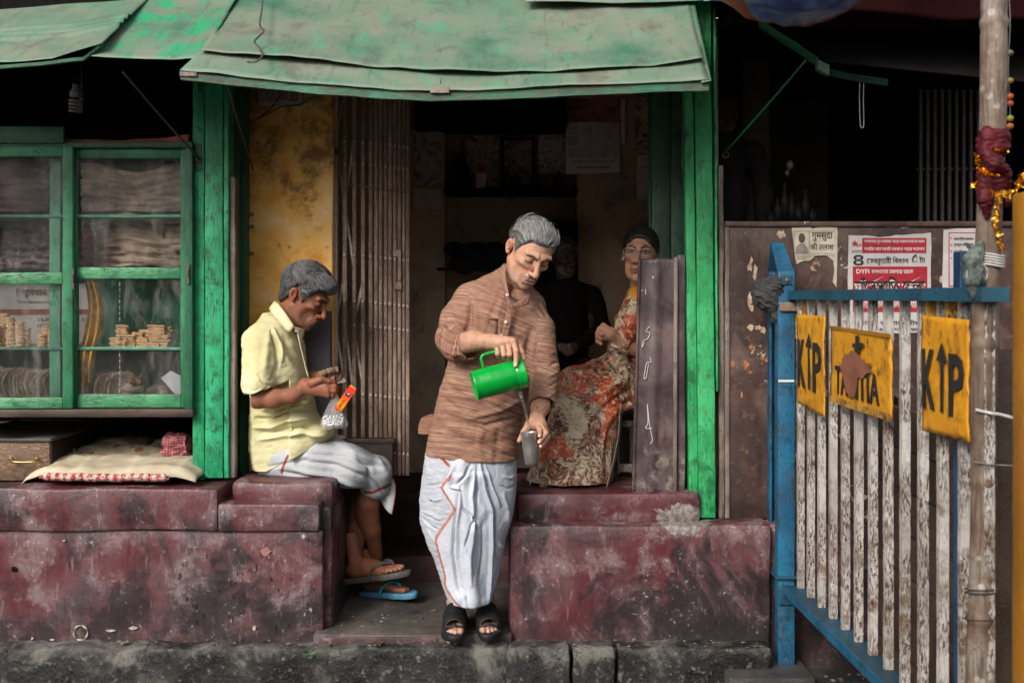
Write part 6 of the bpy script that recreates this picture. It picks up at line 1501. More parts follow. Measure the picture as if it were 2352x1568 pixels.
def liner(x0, x1, y0, y1, Y, seed):
    def fn(u, v):
        p = W(x0 + (x1 - x0) * u, y0 + (y1 - y0) * v, Y); n = mnoise.noise(Vector((u * 3, v * 9, seed))) + .5 * mnoise.noise(Vector((u * 8, v * 22, seed)))
        return p + Vector((0, n * .035, (.02 * math.sin(u * 7 + seed)) * (1 - v)))
    return MB().grid(fn, 40, 40)
tag(liner(186, 428, 385, 486, .26, 1).build('cloth', LINER, smooth=True, solid=.002), 'crumpled beige cloth behind the right cabinet door, above the top shelf', 'cloth')
tag(liner(186, 428, 497, 612, .28, 5).build('cloth', LINER, smooth=True, solid=.002), 'crumpled beige cloth behind the right cabinet door, just below the top shelf', 'cloth')
tag(liner(-140, 112, 375, 486, .30, 9).build('cloth', plain('mauve_cloth', (.14, .09, .09), .9, sc_=8, var=.6), smooth=True, solid=.002), 'dark mauve cloth bundled on the top shelf behind the left cabinet door', 'cloth')
tag(liner(-140, 170, 500, 618, .34, 13).build('cloth', plain('printed_cloth', (.17, .13, .14), .9, sc_=26, var=.9), smooth=True, solid=.002), 'grey printed cloth behind the left cabinet door under the top shelf', 'cloth')
tag(liner(182, 215, 520, 612, .22, 17).build('cloth', plain('maroon_print', (.14, .02, .04), .9, sc_=50, var=.9), smooth=True, solid=.002), 'narrow strip of maroon printed cloth beside the stile of the right cabinet door', 'cloth')
# yellow scarf
def scarf(u, v):
    w_ = 34 - 20 * abs(v - .45); p = W(207 + (u - .5) * w_ * (1 + .3 * v) + 10 * math.sin(v * 5), 645 + 235 * v, .17); return p + Vector((0, .012 * math.sin(u * 14) + .01 * math.sin(v * 7), 0))
tag(MB().grid(scarf, 24, 40).build('scarf', plain('mustard_silk', (.40, .22, .02), .5, sc_=18, var=.7), smooth=True, solid=.002), 'mustard yellow scarf hanging inside the right cabinet door', 'scarf')
# newspaper calendar behind the biscuits
import re
def bn(s):
    C_ = '([\u0995-\u09b9\u09dc-\u09df](?:\u09cd[\u0995-\u09b9])*)'
    s = re.sub(C_ + '\u09cb', '\u09c7\\1\u09be', s); s = re.sub(C_ + '([\u09bf\u09c7\u09c8])', r'\2\1', s); return s.replace('\u09cd', '')
OFFW = plain('newsprint', (.50, .46, .44), .9, sc_=14, var=.12)
GREYI = plain('faded_ink', (.10, .08, .08), .9)
cal = empty('wall_calendar', tuple(W(110, 710, .46)), 'printed almanac sheet with large lettering standing at the back of the cabinet shelf', 'calendar')
MB().pbox(-20, 652, 212, 790, .47, .003, 0).rough(.05, .002, 8, 2).build('sheet', OFFW, cal)
MB().pbox(-18, 710, 210, 722, .466, .002, 0).build('printed_band', plain('faded_red', (.30, .08, .05), .9), cal)
def wtext(parent, s, x0, y0, x1, y1, Y, mat, bold=0, nm='lettering'):
    a, b = W(x0, y1, Y), W(x1, y0, Y); return put_text(parent, s, (a.x + b.x) / 2, (a.z + b.z) / 2, Y, b.x - a.x, b.z - a.z, mat, bold, name=nm)
wtext(cal, bn('হিতুস্থান জু'), 36, 660, 132, 684, .464, GREYI, .01)
wtext(cal, bn('বিশেষ বিজ্ঞপ্তি ও সময়সূচী'), 40, 690, 130, 697, .464, GREYI)
wtext(cal, '২ ৯ ১৬ ২৩', 85, 726, 130, 738, .464, GREYI, .01); wtext(cal, '৯ ১০ ১১ ১২ ৩০', 85, 742, 130, 752, .464, GREYI, .01); wtext(cal, '২০ ২৭', 186, 728, 208, 740, .464, GREYI, .01)

# biscuits
BIS = plain('pale_biscuit', (.68, .46, .26), .75, sc_=90, var=.3)
m = MB().lathe([(0, .001), (0, .017), (.003, .0195), (.007, .0185), (.0085, .012), (.009, .001)], (0, 0, 0), (0, 0, 1), 12, close=False); bis0 = m.build('biscuit', BIS, smooth=True)
GB = 'round biscuits piled on the middle cabinet shelf'
def copies(src, spots, label, group, cat):
    first = True
    for (loc, rot, scl) in spots:
        o = src if first else src.copy()
        if not first: COL.objects.link(o)
        o.location = loc; o.rotation_euler = rot; o.scale = (scl,) * 3; tag(o, label, cat, group); first = False
sp = []
for (x, n, Y) in ((-30, 12, .20), (-8, 10, .19), (6, 11, .22), (24, 14, .20), (12, 16, .25), (46, 12, .20), (62, 9, .22), (98, 6, .20), (112, 9, .22), (122, 8, .19), (106, 10, .24)):
    for j in range(n): p = W(x + random.uniform(-1.5, 1.5), 0, Y); sp.append(((p.x, Y + random.uniform(-.003, .003), zsh[1] + j * .0088), (random.uniform(-.06, .06), random.uniform(-.06, .06), 0), random.uniform(.95, 1.06)))
copies(bis0, sp, 'small round pale biscuit in one of the piles behind the left cabinet door', GB, 'biscuit')
m = MB().box((-.026, -.022, 0), (.026, .022, .0095), .003).rough(.012, .0012, 60, 1); puf0 = m.build('pastry_slab', BIS, smooth='auto'); sp = []
for (x, n, Y) in ((268, 4, .19), (282, 9, .24), (300, 5, .20), (318, 6, .22), (336, 7, .25), (352, 9, .23), (368, 9, .22), (384, 8, .25), (330, 4, .18), (356, 5, .18), (376, 5, .19), (282, 4, .19)):
    for j in range(n): p = W(x, 0, Y); sp.append(((p.x + random.uniform(-.003, .003), Y, zsh[1] + j * .0102), (random.uniform(-.05, .05), random.uniform(-.05, .05), random.uniform(-.3, .3)), random.uniform(.9, 1.0)))
copies(puf0, sp, 'flat rectangular pastry in the stacks behind the right cabinet door', 'flaky pastry slabs stacked behind the right cabinet door', 'pastry')
# leaf plates standing in a row
LEAFP = plain('dry_leaf_plate', (.42, .33, .24), .85, sc_=50, var=.45)
def plate(u, v):
    a = u * 2 * math.pi; r_ = .075 * v * (1 + .05 * math.sin(a * 5)); return Vector((r_ * math.cos(a), -.022 * v ** 3 + .003 * math.sin(a * 7) * v, r_ * math.sin(a)))
lp0 = MB().grid(plate, 20, 4).build('leaf_plate', LEAFP, smooth=True, solid=.0015); sp = []
for i in range(26):
    x = -70 + i * 8.2; Y = .24 + random.uniform(-.02, .02); p = W(x, 0, Y); sp.append(((p.x, Y, zb_ + .068), (random.uniform(-.15, .15), random.uniform(-.2, .2) + .1, R(58 + random.uniform(-12, 12))), random.uniform(.85, 1.05)))
copies(lp0, sp, 'dry leaf plate standing on edge at the bottom of the left cabinet door', 'leaf plates standing on edge behind the left door', 'plate')
lp1 = lp0.copy(); COL.objects.link(lp1); sp = []
for i in range(11):
    x = 194 + i * 8.5; Y = .27 + random.uniform(-.02, .02); p = W(x, 0, Y); sp.append(((p.x, Y, zb_ + .060), (random.uniform(-.2, .2), random.uniform(-.2, .4) + .2, R(50 + random.uniform(-15, 15))), random.uniform(.75, .95)))
copies(lp1, sp, 'dry leaf plate leaning at the bottom of the right cabinet door', 'leaf plates leaning behind the right door', 'plate')
s = SDF(W(260, 925, .14), W(440, 835, .48), .004)
for i in range(16): p = W(random.uniform(275, 420), random.uniform(890, 915), random.uniform(.24, .38)); s.ell(p, (random.uniform(.02, .06), .03, random.uniform(.012, .03)), .02)
P, Q = s.verts(); P = relax(P, Q, 2); P = P + normals(P, Q) * (vnoise(P, 30, 4) * .006)[:, None]
tag(link('crumpled_cloth', mesh_from(P, Q, 'crumpled_cloth', FLIP), plain('grey_beige_cloth', (.26, .21, .17), .9, sc_=20, var=.4)), 'heap of crumpled grey beige cloth at the bottom of the right cabinet door', 'cloth')
s = SDF(W(285, 900, .14), W(345, 840, .32), .003)
for i in range(12): p = W(random.uniform(298, 332), random.uniform(862, 884), random.uniform(.2, .26)); s.ell(p, (random.uniform(.006, .018), .01, random.uniform(.006, .014)), .006)
P, Q = s.verts(); P = P + normals(P, Q) * (vnoise(P, 60, 4) * .004)[:, None]
tag(link('dried_flowers', mesh_from(P, Q, 'dried_flowers', FLIP), plain('brown_flowers', (.20, .09, .04), .9, sc_=60, var=.8)), 'small heap of brown dried flowers on the crumpled cloth in the cabinet', 'flowers')
crd = MB().prism([W(369, 868, .17), W(392, 851, .17), W(421, 866, .18), W(421, 905, .18), W(402, 904, .17)], .001).build('paper_card', plain('white_card', (.62, .62, .66), .7, sc_=6, var=.08)); tag(crd, 'white paper card leaning at the lower right corner of the cabinet glass', 'card')
m = MB()
for i in range(20): y = 648 + i * 13.6; m.tube([W(275 + .4 * math.sin(i), y, .16), W(275, y + 10, .16)], .0022 if i % 3 else .0032, 5)
tag(m.build('sachet_strip', plain('clear_strip', (.45, .45, .42), .2, sc_=30), smooth=True), 'thin clear strip of sachets hanging down behind the right cabinet door', 'strip')

# things under and over the cabinet
bxx = empty('wooden_chest', (-2.2, .45, .73), 'old brown wooden cash chest with a brass handle under the cabinet', 'chest')
CHW = painted('scuffed_chest', (.06, .03, .02), (.15, .085, .05), (.02, .012, .01), (.34, .22, .13), grain=(1, 6, 5), chips=.52, dirt=.6)
CHW2 = painted('dark_chest_side', (.018, .011, .009), (.03, .018, .013), (.008, .006, .005), (.08, .05, .03))
MB().box((-2.46, .14, .731), (-1.93, .76, .893), .005).rough(.06, .002, 8, 41).build('box_body', CHW, bxx, smooth='auto')
MB().box((-1.9305, .145, .735), (-1.924, .755, .89), .001).build('side_panel', CHW2, bxx); MB().box((-2.47, .13, .893), (-1.92, .77, .908), .003).rough(.06, .002, 8, 42).build('lid', painted('grey_lid', (.05, .045, .035), (.09, .08, .065), (.02, .02, .016), (.12, .1, .08)), bxx, smooth='auto')
hd_ = smooth_path([W(26, 1052, .135), W(27, 1056, .115), W(34, 1060, .105), W(55, 1061, .103), W(76, 1060, .105), W(84, 1056, .115), W(86, 1052, .135)], 4)
MB().tube(hd_, .0045, 6).build('handle', BRASS, bxx, smooth=True)
for x in (26, 86): MB().lathe([(0, .010), (.004, .009), (.006, .003)], W(x, 1053, .139), (0, -1, 0), 10).build('handle_rosette', BRASS, bxx, smooth=True)
lk = Vector((-1.92, .36, .80)); MB().box((lk.x, lk.y - .012, lk.z - .02), (lk.x + .012, lk.y + .012, lk.z + .012), .003).tube([lk + Vector((.006, -.008, .01)), lk + Vector((.008, -.006, .035)), lk + Vector((.008, .006, .035)), lk + Vector((.006, .008, .01))], .0025, 6).build('padlock', STEEL, bxx)
def quilt(u, v):
    X = -1.985 + .70 * u; sag = .05 * (1 - u) ** 3; Y = .012 + sag * 1.2 + .62 * v
    e = min(1, min(u, 1.02 - u) / .12) ** .5 * min(1, (v + .012) / .05) ** .45; z = .730 + .066 * e + .055 * v * e + .016 * mnoise.noise(Vector((u * 5, v * 5, 1))) * e + .010 * mnoise.noise(Vector((u * 13, v * 9, 4))) * e
    return Vector((X - .03 * (1 - v) * (1 - u), Y, z))
mq = Mat('floral_quilt'); v = mq.pos(); w = mq.noise(v, 16, 3, .5, 2.5); lv = mq.voro(mq.pos(scale=(1, .7, 1)), 13)
zq = mq.sep(v, 1); c = mq.ramp(mq.noise(v, 5, 5), [(.35, (.40, .33, .22)), (.65, (.55, .48, .36))]); back = mq.th(zq, .16, .22)
c = mq.mix(mq.math('MULTIPLY', mq.th(lv, .27, .22), back), c, (.33, .12, .055)); c = mq.mix(mq.math('MULTIPLY', mq.math('MULTIPLY', mq.th(mq.math('ABSOLUTE', mq.math('SUBTRACT', w, .5)), .022, .010), back), .6), c, (.22, .14, .05))
QUILT = mq.done(c, .85, mq.noise(v, 30, 5), .4, .008)
qo = MB().grid(quilt, 60, 40).build('quilt', QUILT, smooth=True, solid=.004)
tag(qo, 'folded cream quilt printed with rust leaves lying on the left ledge', 'quilt')
mr = Mat('red_white_print'); v = mr.pos(); ck = mr.math('MULTIPLY', mr.wave(v, 9, 0, 1, 'X', 0), 1); n_ = mr.noise(v, 70, 4, .6, 2)
REDP = mr.done(mr.mix(mr.th(mr.math('ADD', n_, mr.math('MULTIPLY', mr.math('SUBTRACT', ck, .5), .16)), .46, .52), (.30, .02, .03), (.52, .44, .36)), .85, n_, .2, .003)
m = MB().grid(lambda u, v: quilt(.12 + .74 * u, 0) * 1 + Vector((0, -.014 - .012 * math.sin(math.pi * v), -.004 + (.036 if .03 < u < .97 else .01) * (v - .2) * 1.0)), 60, 6)
for q in m.bm.verts: q.co.z = .732 + (q.co.z - .732) * .85
m.build('printed_edge', REDP, qo, smooth=True, solid=.003)
s = SDF(W(350, 1075, .16), W(470, 980, .52), .003); rng = random.Random(11)
for i in range(26): p = W(rng.uniform(385, 448), rng.uniform(1004, 1040), rng.uniform(.24, .36)); s.ell(p, (rng.uniform(.022, .046), .03, rng.uniform(.014, .032)), .02)
P, Q = s.verts(); P = relax(P, Q, 2); N = normals(P, Q); P = P + N * (vnoise(P * np.array([1, 1, 2]), 32, 8, 3) * .007 + np.abs(vnoise(P, 22, 3, 2)) * -.006)[:, None]
mc = Mat('red_check_cloth'); v = mc.pos(); a = mc.math('GREATER_THAN', mc.wave(mc.pos(scale=(1, 1, .4)), 30, 3, 1, 'X', 1), .62); b = mc.math('GREATER_THAN', mc.wave(mc.pos(), 28, 3, 1, 'Z', 1), .62)
CHK = mc.done(mc.mix(mc.math('MULTIPLY', mc.math('ADD', a, b), .38), (.30, .03, .055), (.50, .30, .30)), .9, mc.noise(v, 50, 4), .4, .004)
tag(link('checked_cloth', mesh_from(P, Q, 'checked_cloth', FLIP), CHK), 'bunched up red checked cloth on the quilt beside the left green post', 'cloth')
s = SDF(W(255, 1060, .40), W(400, 980, .8), .004); rng = random.Random(5)
for i in range(14): p = W(rng.uniform(280, 375), rng.uniform(1018, 1040), rng.uniform(.5, .7)); s.ell(p, (rng.uniform(.02, .05), .04, rng.uniform(.014, .03)), .02)
P, Q = s.verts(); P = relax(P, Q, 2); P = P + normals(P, Q) * (vnoise(P, 26, 4) * .008)[:, None]
tag(link('cloth_bundle', mesh_from(P, Q, 'cloth_bundle', FLIP), plain('olive_cloth', (.07, .065, .045), .9, sc_=20, var=.6)), 'dim olive bundle of cloth lying behind the quilt under the cabinet', 'cloth')
tag(MB().lathe([(0, .001), (.002, .05), (.010, .07), (.012, .072), (.009, .068), (.004, .048), (.003, .001)], W(10, 958, .12) + Vector((-.03, -.02, -.022)), (0, 0, 1), 28, close=False).build('steel_plate', STEEL, smooth=True), 'shallow steel plate peeping out under the cabinet sill at the left edge', 'plate')
# spiral lamp hanging over the cabinet
bu = empty('spiral_lamp', tuple(W(174, 210, .3)), 'unlit spiral energy saving lamp hanging in the dark above the cabinet', 'lamp'); c_ = W(174, 226, .3)
GLW = plain('milky_glass', (.45, .42, .40), .3, sc_=20, var=.1); sv = S(.3)
MB().tube([c_ + Vector((13 * sv * math.cos(a), 13 * sv * math.sin(a), -.002 - a * .0024)) for a in np.linspace(0, 2 * math.pi * 4, 90)], .0060, 8).build('glass_spiral', GLW, bu, smooth=True)
MB().lathe([(0, .024), (.022, .026), (.030, .018), (.040, .014), (.056, .014), (.058, .003)], c_ + Vector((0, 0, .004)), (0, 0, 1), 20).build('lamp_base', GLW, bu, smooth=True)
MB().lathe([(0, .017), (.035, .017), (.04, .006)], c_ + Vector((0, 0, .062)), (0, 0, 1), 14).tube([c_ + Vector((0, 0, .1)), c_ + Vector((.004, .01, .30))], .002, 5).build('lamp_holder', DARK, bu)
wl = smooth_path([W(186, 150, .2), W(187, 190, .2), W(182, 225, .2), W(186, 236, .2), W(191, 228, .2), W(189, 195, .2), W(187, 186, .2)], 5)
tag(MB().tube(wl, .0018, 5).build('wire_hook', WIRE, smooth=True), 'thin wire hook hanging beside the spiral lamp', 'hook')
def redstrip(u, v): p = W(146 + 290 * u, 318 + 8 * math.sin(u * 3.1) - 9 * u + 20 * v, .13); return p + Vector((0, .01 * math.sin(u * 18), 0))
tag(MB().grid(redstrip, 40, 4).build('cloth', plain('rust_cloth', (.22, .06, .035), .85, sc_=10, var=.4), smooth=True, solid=.002), 'rust red cloth strip tucked over the top of the right cabinet door', 'cloth')

# ================================================================ the folding gate
gt = empty('folding_gate', tuple(W(850, 1090, .52)), 'rusty folding iron gate pushed together at the left side of the doorway', 'gate')
Yg = .50
xs_ = [(765, 776, GATEL), (786, 797, GATE), (809, 818.5, GATE), (828.5, 838.5, GATE), (846.5, 856, GATE), (859, 868, GATE), (870, 878.5, GATE), (881, 890, GATE), (891.5, 900.5, GATE), (902.5, 911, GATE), (913, 921.5, GATE), (923.5, 930.5, GATE), (932, 941, GATE)]
for i, (a, b, mt_) in enumerate(xs_):
    A, B = W(a, 195, Yg), W(b, 1092, Yg); y_ = Yg + (.004 if i % 2 else 0)
    MB().box((A.x, y_, B.z), (B.x - .001, y_ + .014, A.z), .003).rough(.08, .0012, 9, i).build('bar', mt_, gt, smooth='auto')
riv0 = None
for y in (325, 376, 585, 690, 745, 903, 1030):
    for i, (a, b, _m) in enumerate(xs_[1:]):
        c_ = W((a + b) / 2, y + i * 1.2, Yg - .002)
        if riv0 is None:
            riv0 = MB().lathe([(0, .0068), (.003, .0064), (.005, .0035), (.001, .0014)], (0, 0, 0), (0, -1, 0), 9).build('rivet', GATEL, gt, smooth=True); o = riv0
        else: o = riv0.copy(); COL.objects.link(o)
        o.location = c_
def flat(a, b, w_, th_, mat, name, parent):
    d = (b - a).normalized(); n_ = Vector((-d.z, 0, d.x)) * w_ / 2; return MB().prism([a - n_, b - n_, b + n_, a + n_], th_, .0008).build(name, mat, parent)
for (x0, y0, x1, y1) in ((770, 330, 792, 210), (770, 330, 792, 470), (792, 470, 812, 330), (792, 470, 812, 610), (770, 745, 795, 610), (770, 745, 792, 880), (812, 900, 792, 745), (812, 745, 835, 900), (770, 1010, 792, 880), (835, 640, 812, 745)):
    flat(W(x0, y0, Yg + .022), W(x1, y1, Yg + .022), .011, .004, GATEL, 'lattice_strap', gt)
MB().tube([W(803, 424, Yg - .012), W(850, 431, Yg - .012), W(935, 441, Yg - .012)], .0035, 5).build('tie_wire', plain('rust_rod', (.16, .07, .05), .7), gt)
MB().pbox(902, 574, 921, 590, Yg - .014, .014, .002).pbox(914, 588, 921, 645, Yg - .012, .012, .002).pbox(910, 648, 922, 665, Yg - .014, .014, .002).build('latch', GATE, gt)
for (x, y) in ((766, 351), (766, 863)): eye_hook(W(x, y, Yg - .002), gt, .011)
MB().pbox(755, 342, 778, 356, Yg - .012, .012, .002).build('bracket', IRON, gt)
ben = empty('wooden_bench', tuple(W(830, 1090, .6)), 'dark wooden bench end behind the knees of the seated man', 'bench')
MB().box((-.77, .44, .845), (-.52, .49, .868), .003).rough(.04, .001, 9, 3).build('seat', WOODD, ben, smooth='auto'); MB().box((-.765, .445, .735), (-.53, .485, .845), .002).build('apron', WOODD, ben)
for x in (-.75, -.56): MB().box((x, .44, .62), (x + .03, .48, .735), .002).build('leg', WOODD, ben)
# switchboard
sb = empty('switchboard', tuple(W(643, 218, .44)), 'dusty white electrical switchboard with sockets and loose wires high on the yellow wall', 'switchboard')
DWH = plain('dusty_white', (.36, .31, .27), .6, sc_=20)
MB().pbox(593, 186, 693, 242, .425, .024, .004).build('plate', DWH, sb)
for i in range(6): MB().pbox(601 + i * 14.5, 206, 611 + i * 14.5, 231, .419, .008, .001).build('switch', plain('switch_brown', (.12, .06, .05), .5) if i == 0 else bpy.data.materials['switch_brown'], sb); MB().pbox(603 + i * 14.5, 209, 609 + i * 14.5, 228, .415, .006, .001).build('rocker', DWH, sb)
for pts in (([650, 218], [640, 226], [625, 246], [607, 262], [585, 277], [571, 281]), ([752, 196], [720, 222], [690, 240], [650, 245], [615, 262], [580, 279]), ([571, 281], [566, 284])):
    MB().tube(smooth_path([W(x, y, .405) for x, y in pts], 5), .0028, 5).build('cable', BLACK, sb, smooth=True)

# ================================================================ right side of the doorway
dl = empty('green_door', tuple(W(1535, 1100, .44)), 'dark green door leaf folded back on the right of the doorway', 'door')
MOSS = painted('mossy_green', (.030, .085, .045), (.05, .13, .07), (.012, .03, .02), (.12, .12, .08), dirt=.7)
board(1497, 195, 1540, 1110, .42, .03, MOSS, 'board', dl, 51); board(1541.5, 195, 1578, 1110, .415, .03, MOSS, 'board', dl, 52); board(1490, 195, 1496.5, 1110, .425, .03, GREEND, 'edge', dl, 53)
MB().tube(smooth_path([W(1567, 215, .10), W(1568, 300, .10), W(1566, 340, .10), W(1560, 346, .10), W(1572, 342, .10), W(1566, 372, .10), W(1571, 398, .10)], 5), .0016, 4).build('door_wire', WIRE, dl, smooth=True)
sh = empty('metal_sheet', tuple(W(1508, 1130, .1)), 'upright rusty purple brown metal sheet with white scribbles in front of the woman', 'sheet')
def msheet(u, v):
    x = (1450 + 16 * (1 - (1 - v)) if False else 1451 + (1466 - 1451) * v) + (95 - 10 * v) * u; y = 1130 - (1130 - 594) * v; p = W(x, y, .115)
    return p + Vector((0, -.010 * math.exp(-((u - .5) / .12) ** 2) - .012 * math.exp(-((u - .03) / .03) ** 2) + .004 * mnoise.noise(Vector((u * 3, v * 6, 2))), 0))
MB().grid(msheet, 40, 60).build('panel', SHEET, sh, smooth=True, solid=.004)
board(1546, 590, 1555, 1130, .108, .03, WOODV, 'edge_lath', sh, 61, .004, .001); board(1556, 585, 1574, 1130, .13, .03, SHEET, 'side_strip', sh, 62, 0, .003)
CHALK = plain('chalk', (.62, .60, .58), .9, var=.1)
def chalk(pts, r_=.0016):
    m = MB(); m.tube(smooth_path([z7(x, y, .104) for x, y in pts], 5), r_, 4); m.build('chalk_scribble', CHALK, sh, smooth=True)
chalk([(640, 575), (620, 600), (640, 610), (632, 640), (605, 655), (600, 690), (612, 660)]); chalk([(642, 742), (648, 770), (625, 775), (615, 820), (610, 860), (622, 850), (635, 780)]); chalk([(645, 1215), (655, 1190), (640, 1110), (628, 1000), (632, 1100), (618, 1130), (655, 1130)], .0019); chalk([(655, 300), (662, 312)], .003); chalk([(598, 376), (602, 380)], .003); chalk([(618, 372), (620, 400)])

# ================================================================ inside the shop
ins = 1.0
shf = empty('wall_shelf', tuple(W(1172, 438, 2.0)), 'dark wooden shelf across the back wall niche holding pictures', 'shelf')
MB().pbox(1020, 433, 1328, 441, 1.80, .34, .002).build('board', DARK, shf)
top = empty('wall_shelf', tuple(W(1130, 285, 1.9)), 'black shelf with its load just under the ceiling of the shop', 'shelf'); MB().pbox(950, 214, 1302, 292, 1.70, .3, .004).build('board', DARK, top)
PR = []
def picture(name, x0, y0, x1, y1, Y, cols, label, cat, frame=None, sc_=9, grp=None):
    a, b = W(x0, y1, Y), W(x1, y0, Y); t = empty(name, (a.x, Y, a.z), label, cat, grp)
    m = Mat(name + '_print'); v = m.pos(); w = m.noise(v, sc_, 6, .6, 1.4); PM = m.done(m.ramp(w, [(p, tuple(min(.9, q * 2.0) for q in c)) for p, c in zip((.36, .46, .54, .64), cols)]), .5)
    MB().box((a.x, Y, a.z), (b.x, Y + .006, b.z), 0).build('print', PM, t)
    if frame: 
        f = .012
        for (p, q) in (((a.x - f, a.z - f), (b.x + f, a.z)), ((a.x - f, b.z), (b.x + f, b.z + f)), ((a.x - f, a.z), (a.x, b.z)), ((b.x, a.z), (b.x + f, b.z))): MB().box((p[0], Y - .006, p[1]), (q[0], Y + .01, q[1]), .001).build('frame', frame, t)
    return t
GOLDF = plain('old_gilt', (.16, .12, .07), .5)
bc = empty('wall_calendar', tuple(W(1360, 215, 1.88)), 'large wall calendar with a dark red picture above its month grid', 'calendar')
m_ = Mat('dark_red_print'); v = m_.pos(); RPM = m_.done(m_.ramp(m_.noise(v, 9, 6, .6, 1), [(.38, (.20, .04, .04)), (.5, (.45, .16, .12)), (.62, (.10, .08, .10))]), .6)
MB().pbox(1300, 212, 1425, 282, 1.875, .006, 0).build('picture_panel', RPM, bc)
CPAP = plain('calendar_paper', (.85, .78, .76), .8, sc_=5, var=.12); LIL = plain('lilac_cell', (.58, .52, .58), .8)
def cpage(u, v): return W(1300 + 123 * u, 282 + 118 * v, 1.872) + Vector((0, -.006 * math.sin(u * 5 + v * 3), .008 * u * v))
MB().grid(cpage, 12, 12).build('page', CPAP, bc, solid=.002)
for r_ in range(3):
    for c_i in range(4): MB().pbox(1304 + c_i * 30, 286 + r_ * 27, 1330 + c_i * 30, 309 + r_ * 27, 1.862, .002, 0).build('month_block', LIL, bc)
wtext(bc, 'Calendar 2011 Happy New Year', 1312, 368, 1412, 376, 1.861, plain('rust_ink', (.22, .07, .05), .8), 0); wtext(bc, 'xxxx xxxxxxxx xxxxxxx', 1325, 382, 1400, 387, 1.861, GREYI)
picture('framed_picture', 1070, 312, 1146, 430, 2.05, ((.05, .08, .10), (.22, .16, .12), (.30, .24, .20), (.08, .04, .04)), 'small gilt framed picture standing at the left of the niche shelf', 'picture', GOLDF)
picture('framed_picture', 1158, 322, 1222, 424, 2.05, ((.04, .04, .05), (.12, .08, .07), (.24, .20, .17), (.05, .03, .03)), 'dark framed picture in the middle of the niche shelf', 'picture', DARK)
picture('poster', 1236, 292, 1302, 400, 1.885 + .16, ((.06, .06, .08), (.30, .26, .24), (.40, .37, .34), (.10, .06, .05)), 'black and white poster pinned left of the big calendar', 'poster', None, 14)
picture('poster', 950, 290, 1014, 428, 1.88, ((.05, .05, .06), (.14, .12, .11), (.26, .24, .21), (.07, .05, .05)), 'faded portrait poster on the dim wall just right of the folding gate', 'poster', None, 6)
picture('paper_notice', 950, 432, 1016, 480, 1.87, ((.20, .17, .15), (.26, .23, .20), (.28, .25, .22), (.16, .13, .12)), 'pale paper notice below the faded portrait poster', 'notice')
picture('poster', 1458, 205, 1492, 352, 1.87, ((.08, .04, .03), (.26, .18, .10), (.32, .26, .20), (.06, .04, .05)), 'narrow colourful poster at the right end of the back wall', 'poster', None, 12)
picture('paper_notice', 1463, 356, 1490, 458, 1.87, ((.24, .22, .22), (.34, .32, .32), (.38, .36, .36), (.28, .24, .24)), 'narrow white notice at the right end of the back wall', 'notice')
picture('paper_notice', 1426, 205, 1436, 330, 1.868, ((.28, .26, .24), (.34, .32, .30), (.38, .36, .33), (.28, .24, .22)), 'thin paper strip hanging right of the big calendar', 'notice')
bxw = empty('small_carton', tuple(W(1105, 432, 1.85)), 'small upright white carton with a red top on the niche shelf', 'carton'); MB().pbox(1094, 386, 1117, 432, 1.83, .04, .002).build('carton', plain('white_carton', (.55, .50, .46), .6), bxw); MB().pbox(1094.5, 385, 1116.5, 398, 1.828, .004, 0).build('red_band', REDINK, bxw)
s = SDF(W(1020, 445, 1.78), W(1100, 340, 2.10), .007); s.chain([W(1060, 425, 1.93), W(1056, 392, 1.93), W(1058, 368, 1.93)], [.055, .05, .03], .02); P, Q = s.verts()
tag(link('dark_jar', mesh_from(P, Q, 'dark_jar', FLIP), DARK), 'black rounded pot at the left end of the niche shelf', 'pot')
bn_, bg2 = W(1190, 430, 1.95), .03
for i, (x, h_) in enumerate(((1165, 40), (1185, 34), (1262, 30), (1285, 36), (1228, 44))):
    p = W(x, 432, 1.92); hh = h_ * S(1.92); tag(MB().lathe([(0, .022), (hh * .6, .024), (hh * .75, .012), (hh, .011), (hh + .001, .002)], p, (0, 0, 1), 14).build('bottle', plain('dim_bottle_%s' % ('abcde'[i]), [(.10, .05, .03), (.03, .05, .04), (.16, .13, .10), (.06, .03, .02), (.05, .05, .05)][i], .3), smooth=True), ['dim brown bottle left on the niche shelf', 'dark green bottle on the niche shelf', 'pale bottle right on the niche shelf', 'dark bottle at the right end of the niche shelf', 'tall black bottle in front of the framed picture on the shelf'][i], 'bottle')
s = SDF(W(990, 640, 1.55), W(1260, 540, 2.1), .009); rng = random.Random(2)
for i in range(16): s.ell(W(rng.uniform(1035, 1210), rng.uniform(570, 612), rng.uniform(1.75, 1.9)), (rng.uniform(.04, .09), .07, rng.uniform(.03, .06)), .03)
s.cone(W(1005, 618, 1.72), W(1225, 622, 1.72), .012, .012, .01); P, Q = s.verts(); P = relax(P, Q, 2)
tag(link('black_bags', mesh_from(P, Q, 'black_bags', FLIP), plain('black_cloth', (.010, .010, .012), .9)), 'black bag slumped on a rack behind the standing man', 'bag')
cup = empty('dark_backing', (.27, 1.9, .5), 'added black cupboard in the shadow behind the folded hands of the dim figure', 'backing')  # invented dark box, so the wall behind the figure stays black
MB().box((.12, 1.72, .49), (.368, 2.1, 1.92), .004).build('dark_box', DARK, cup); MB().box((.13, 1.705, .55), (.24, 1.719, 1.88), .002).build('door', DARK, cup); MB().box((.25, 1.705, .55), (.36, 1.719, 1.88), .002).build('door', DARK, cup)  # black box and flat fronts, added only for their darkness
tbn = empty('low_table', tuple(W(1350, 900, 1.2)), 'low dusty table in the dark between the two men and the woman', 'table'); MB().box((.18, 1.05, .98), (.60, 1.35, 1.02), .004).build('tabletop', plain('dusty_top', (.16, .13, .12), .8), tbn)
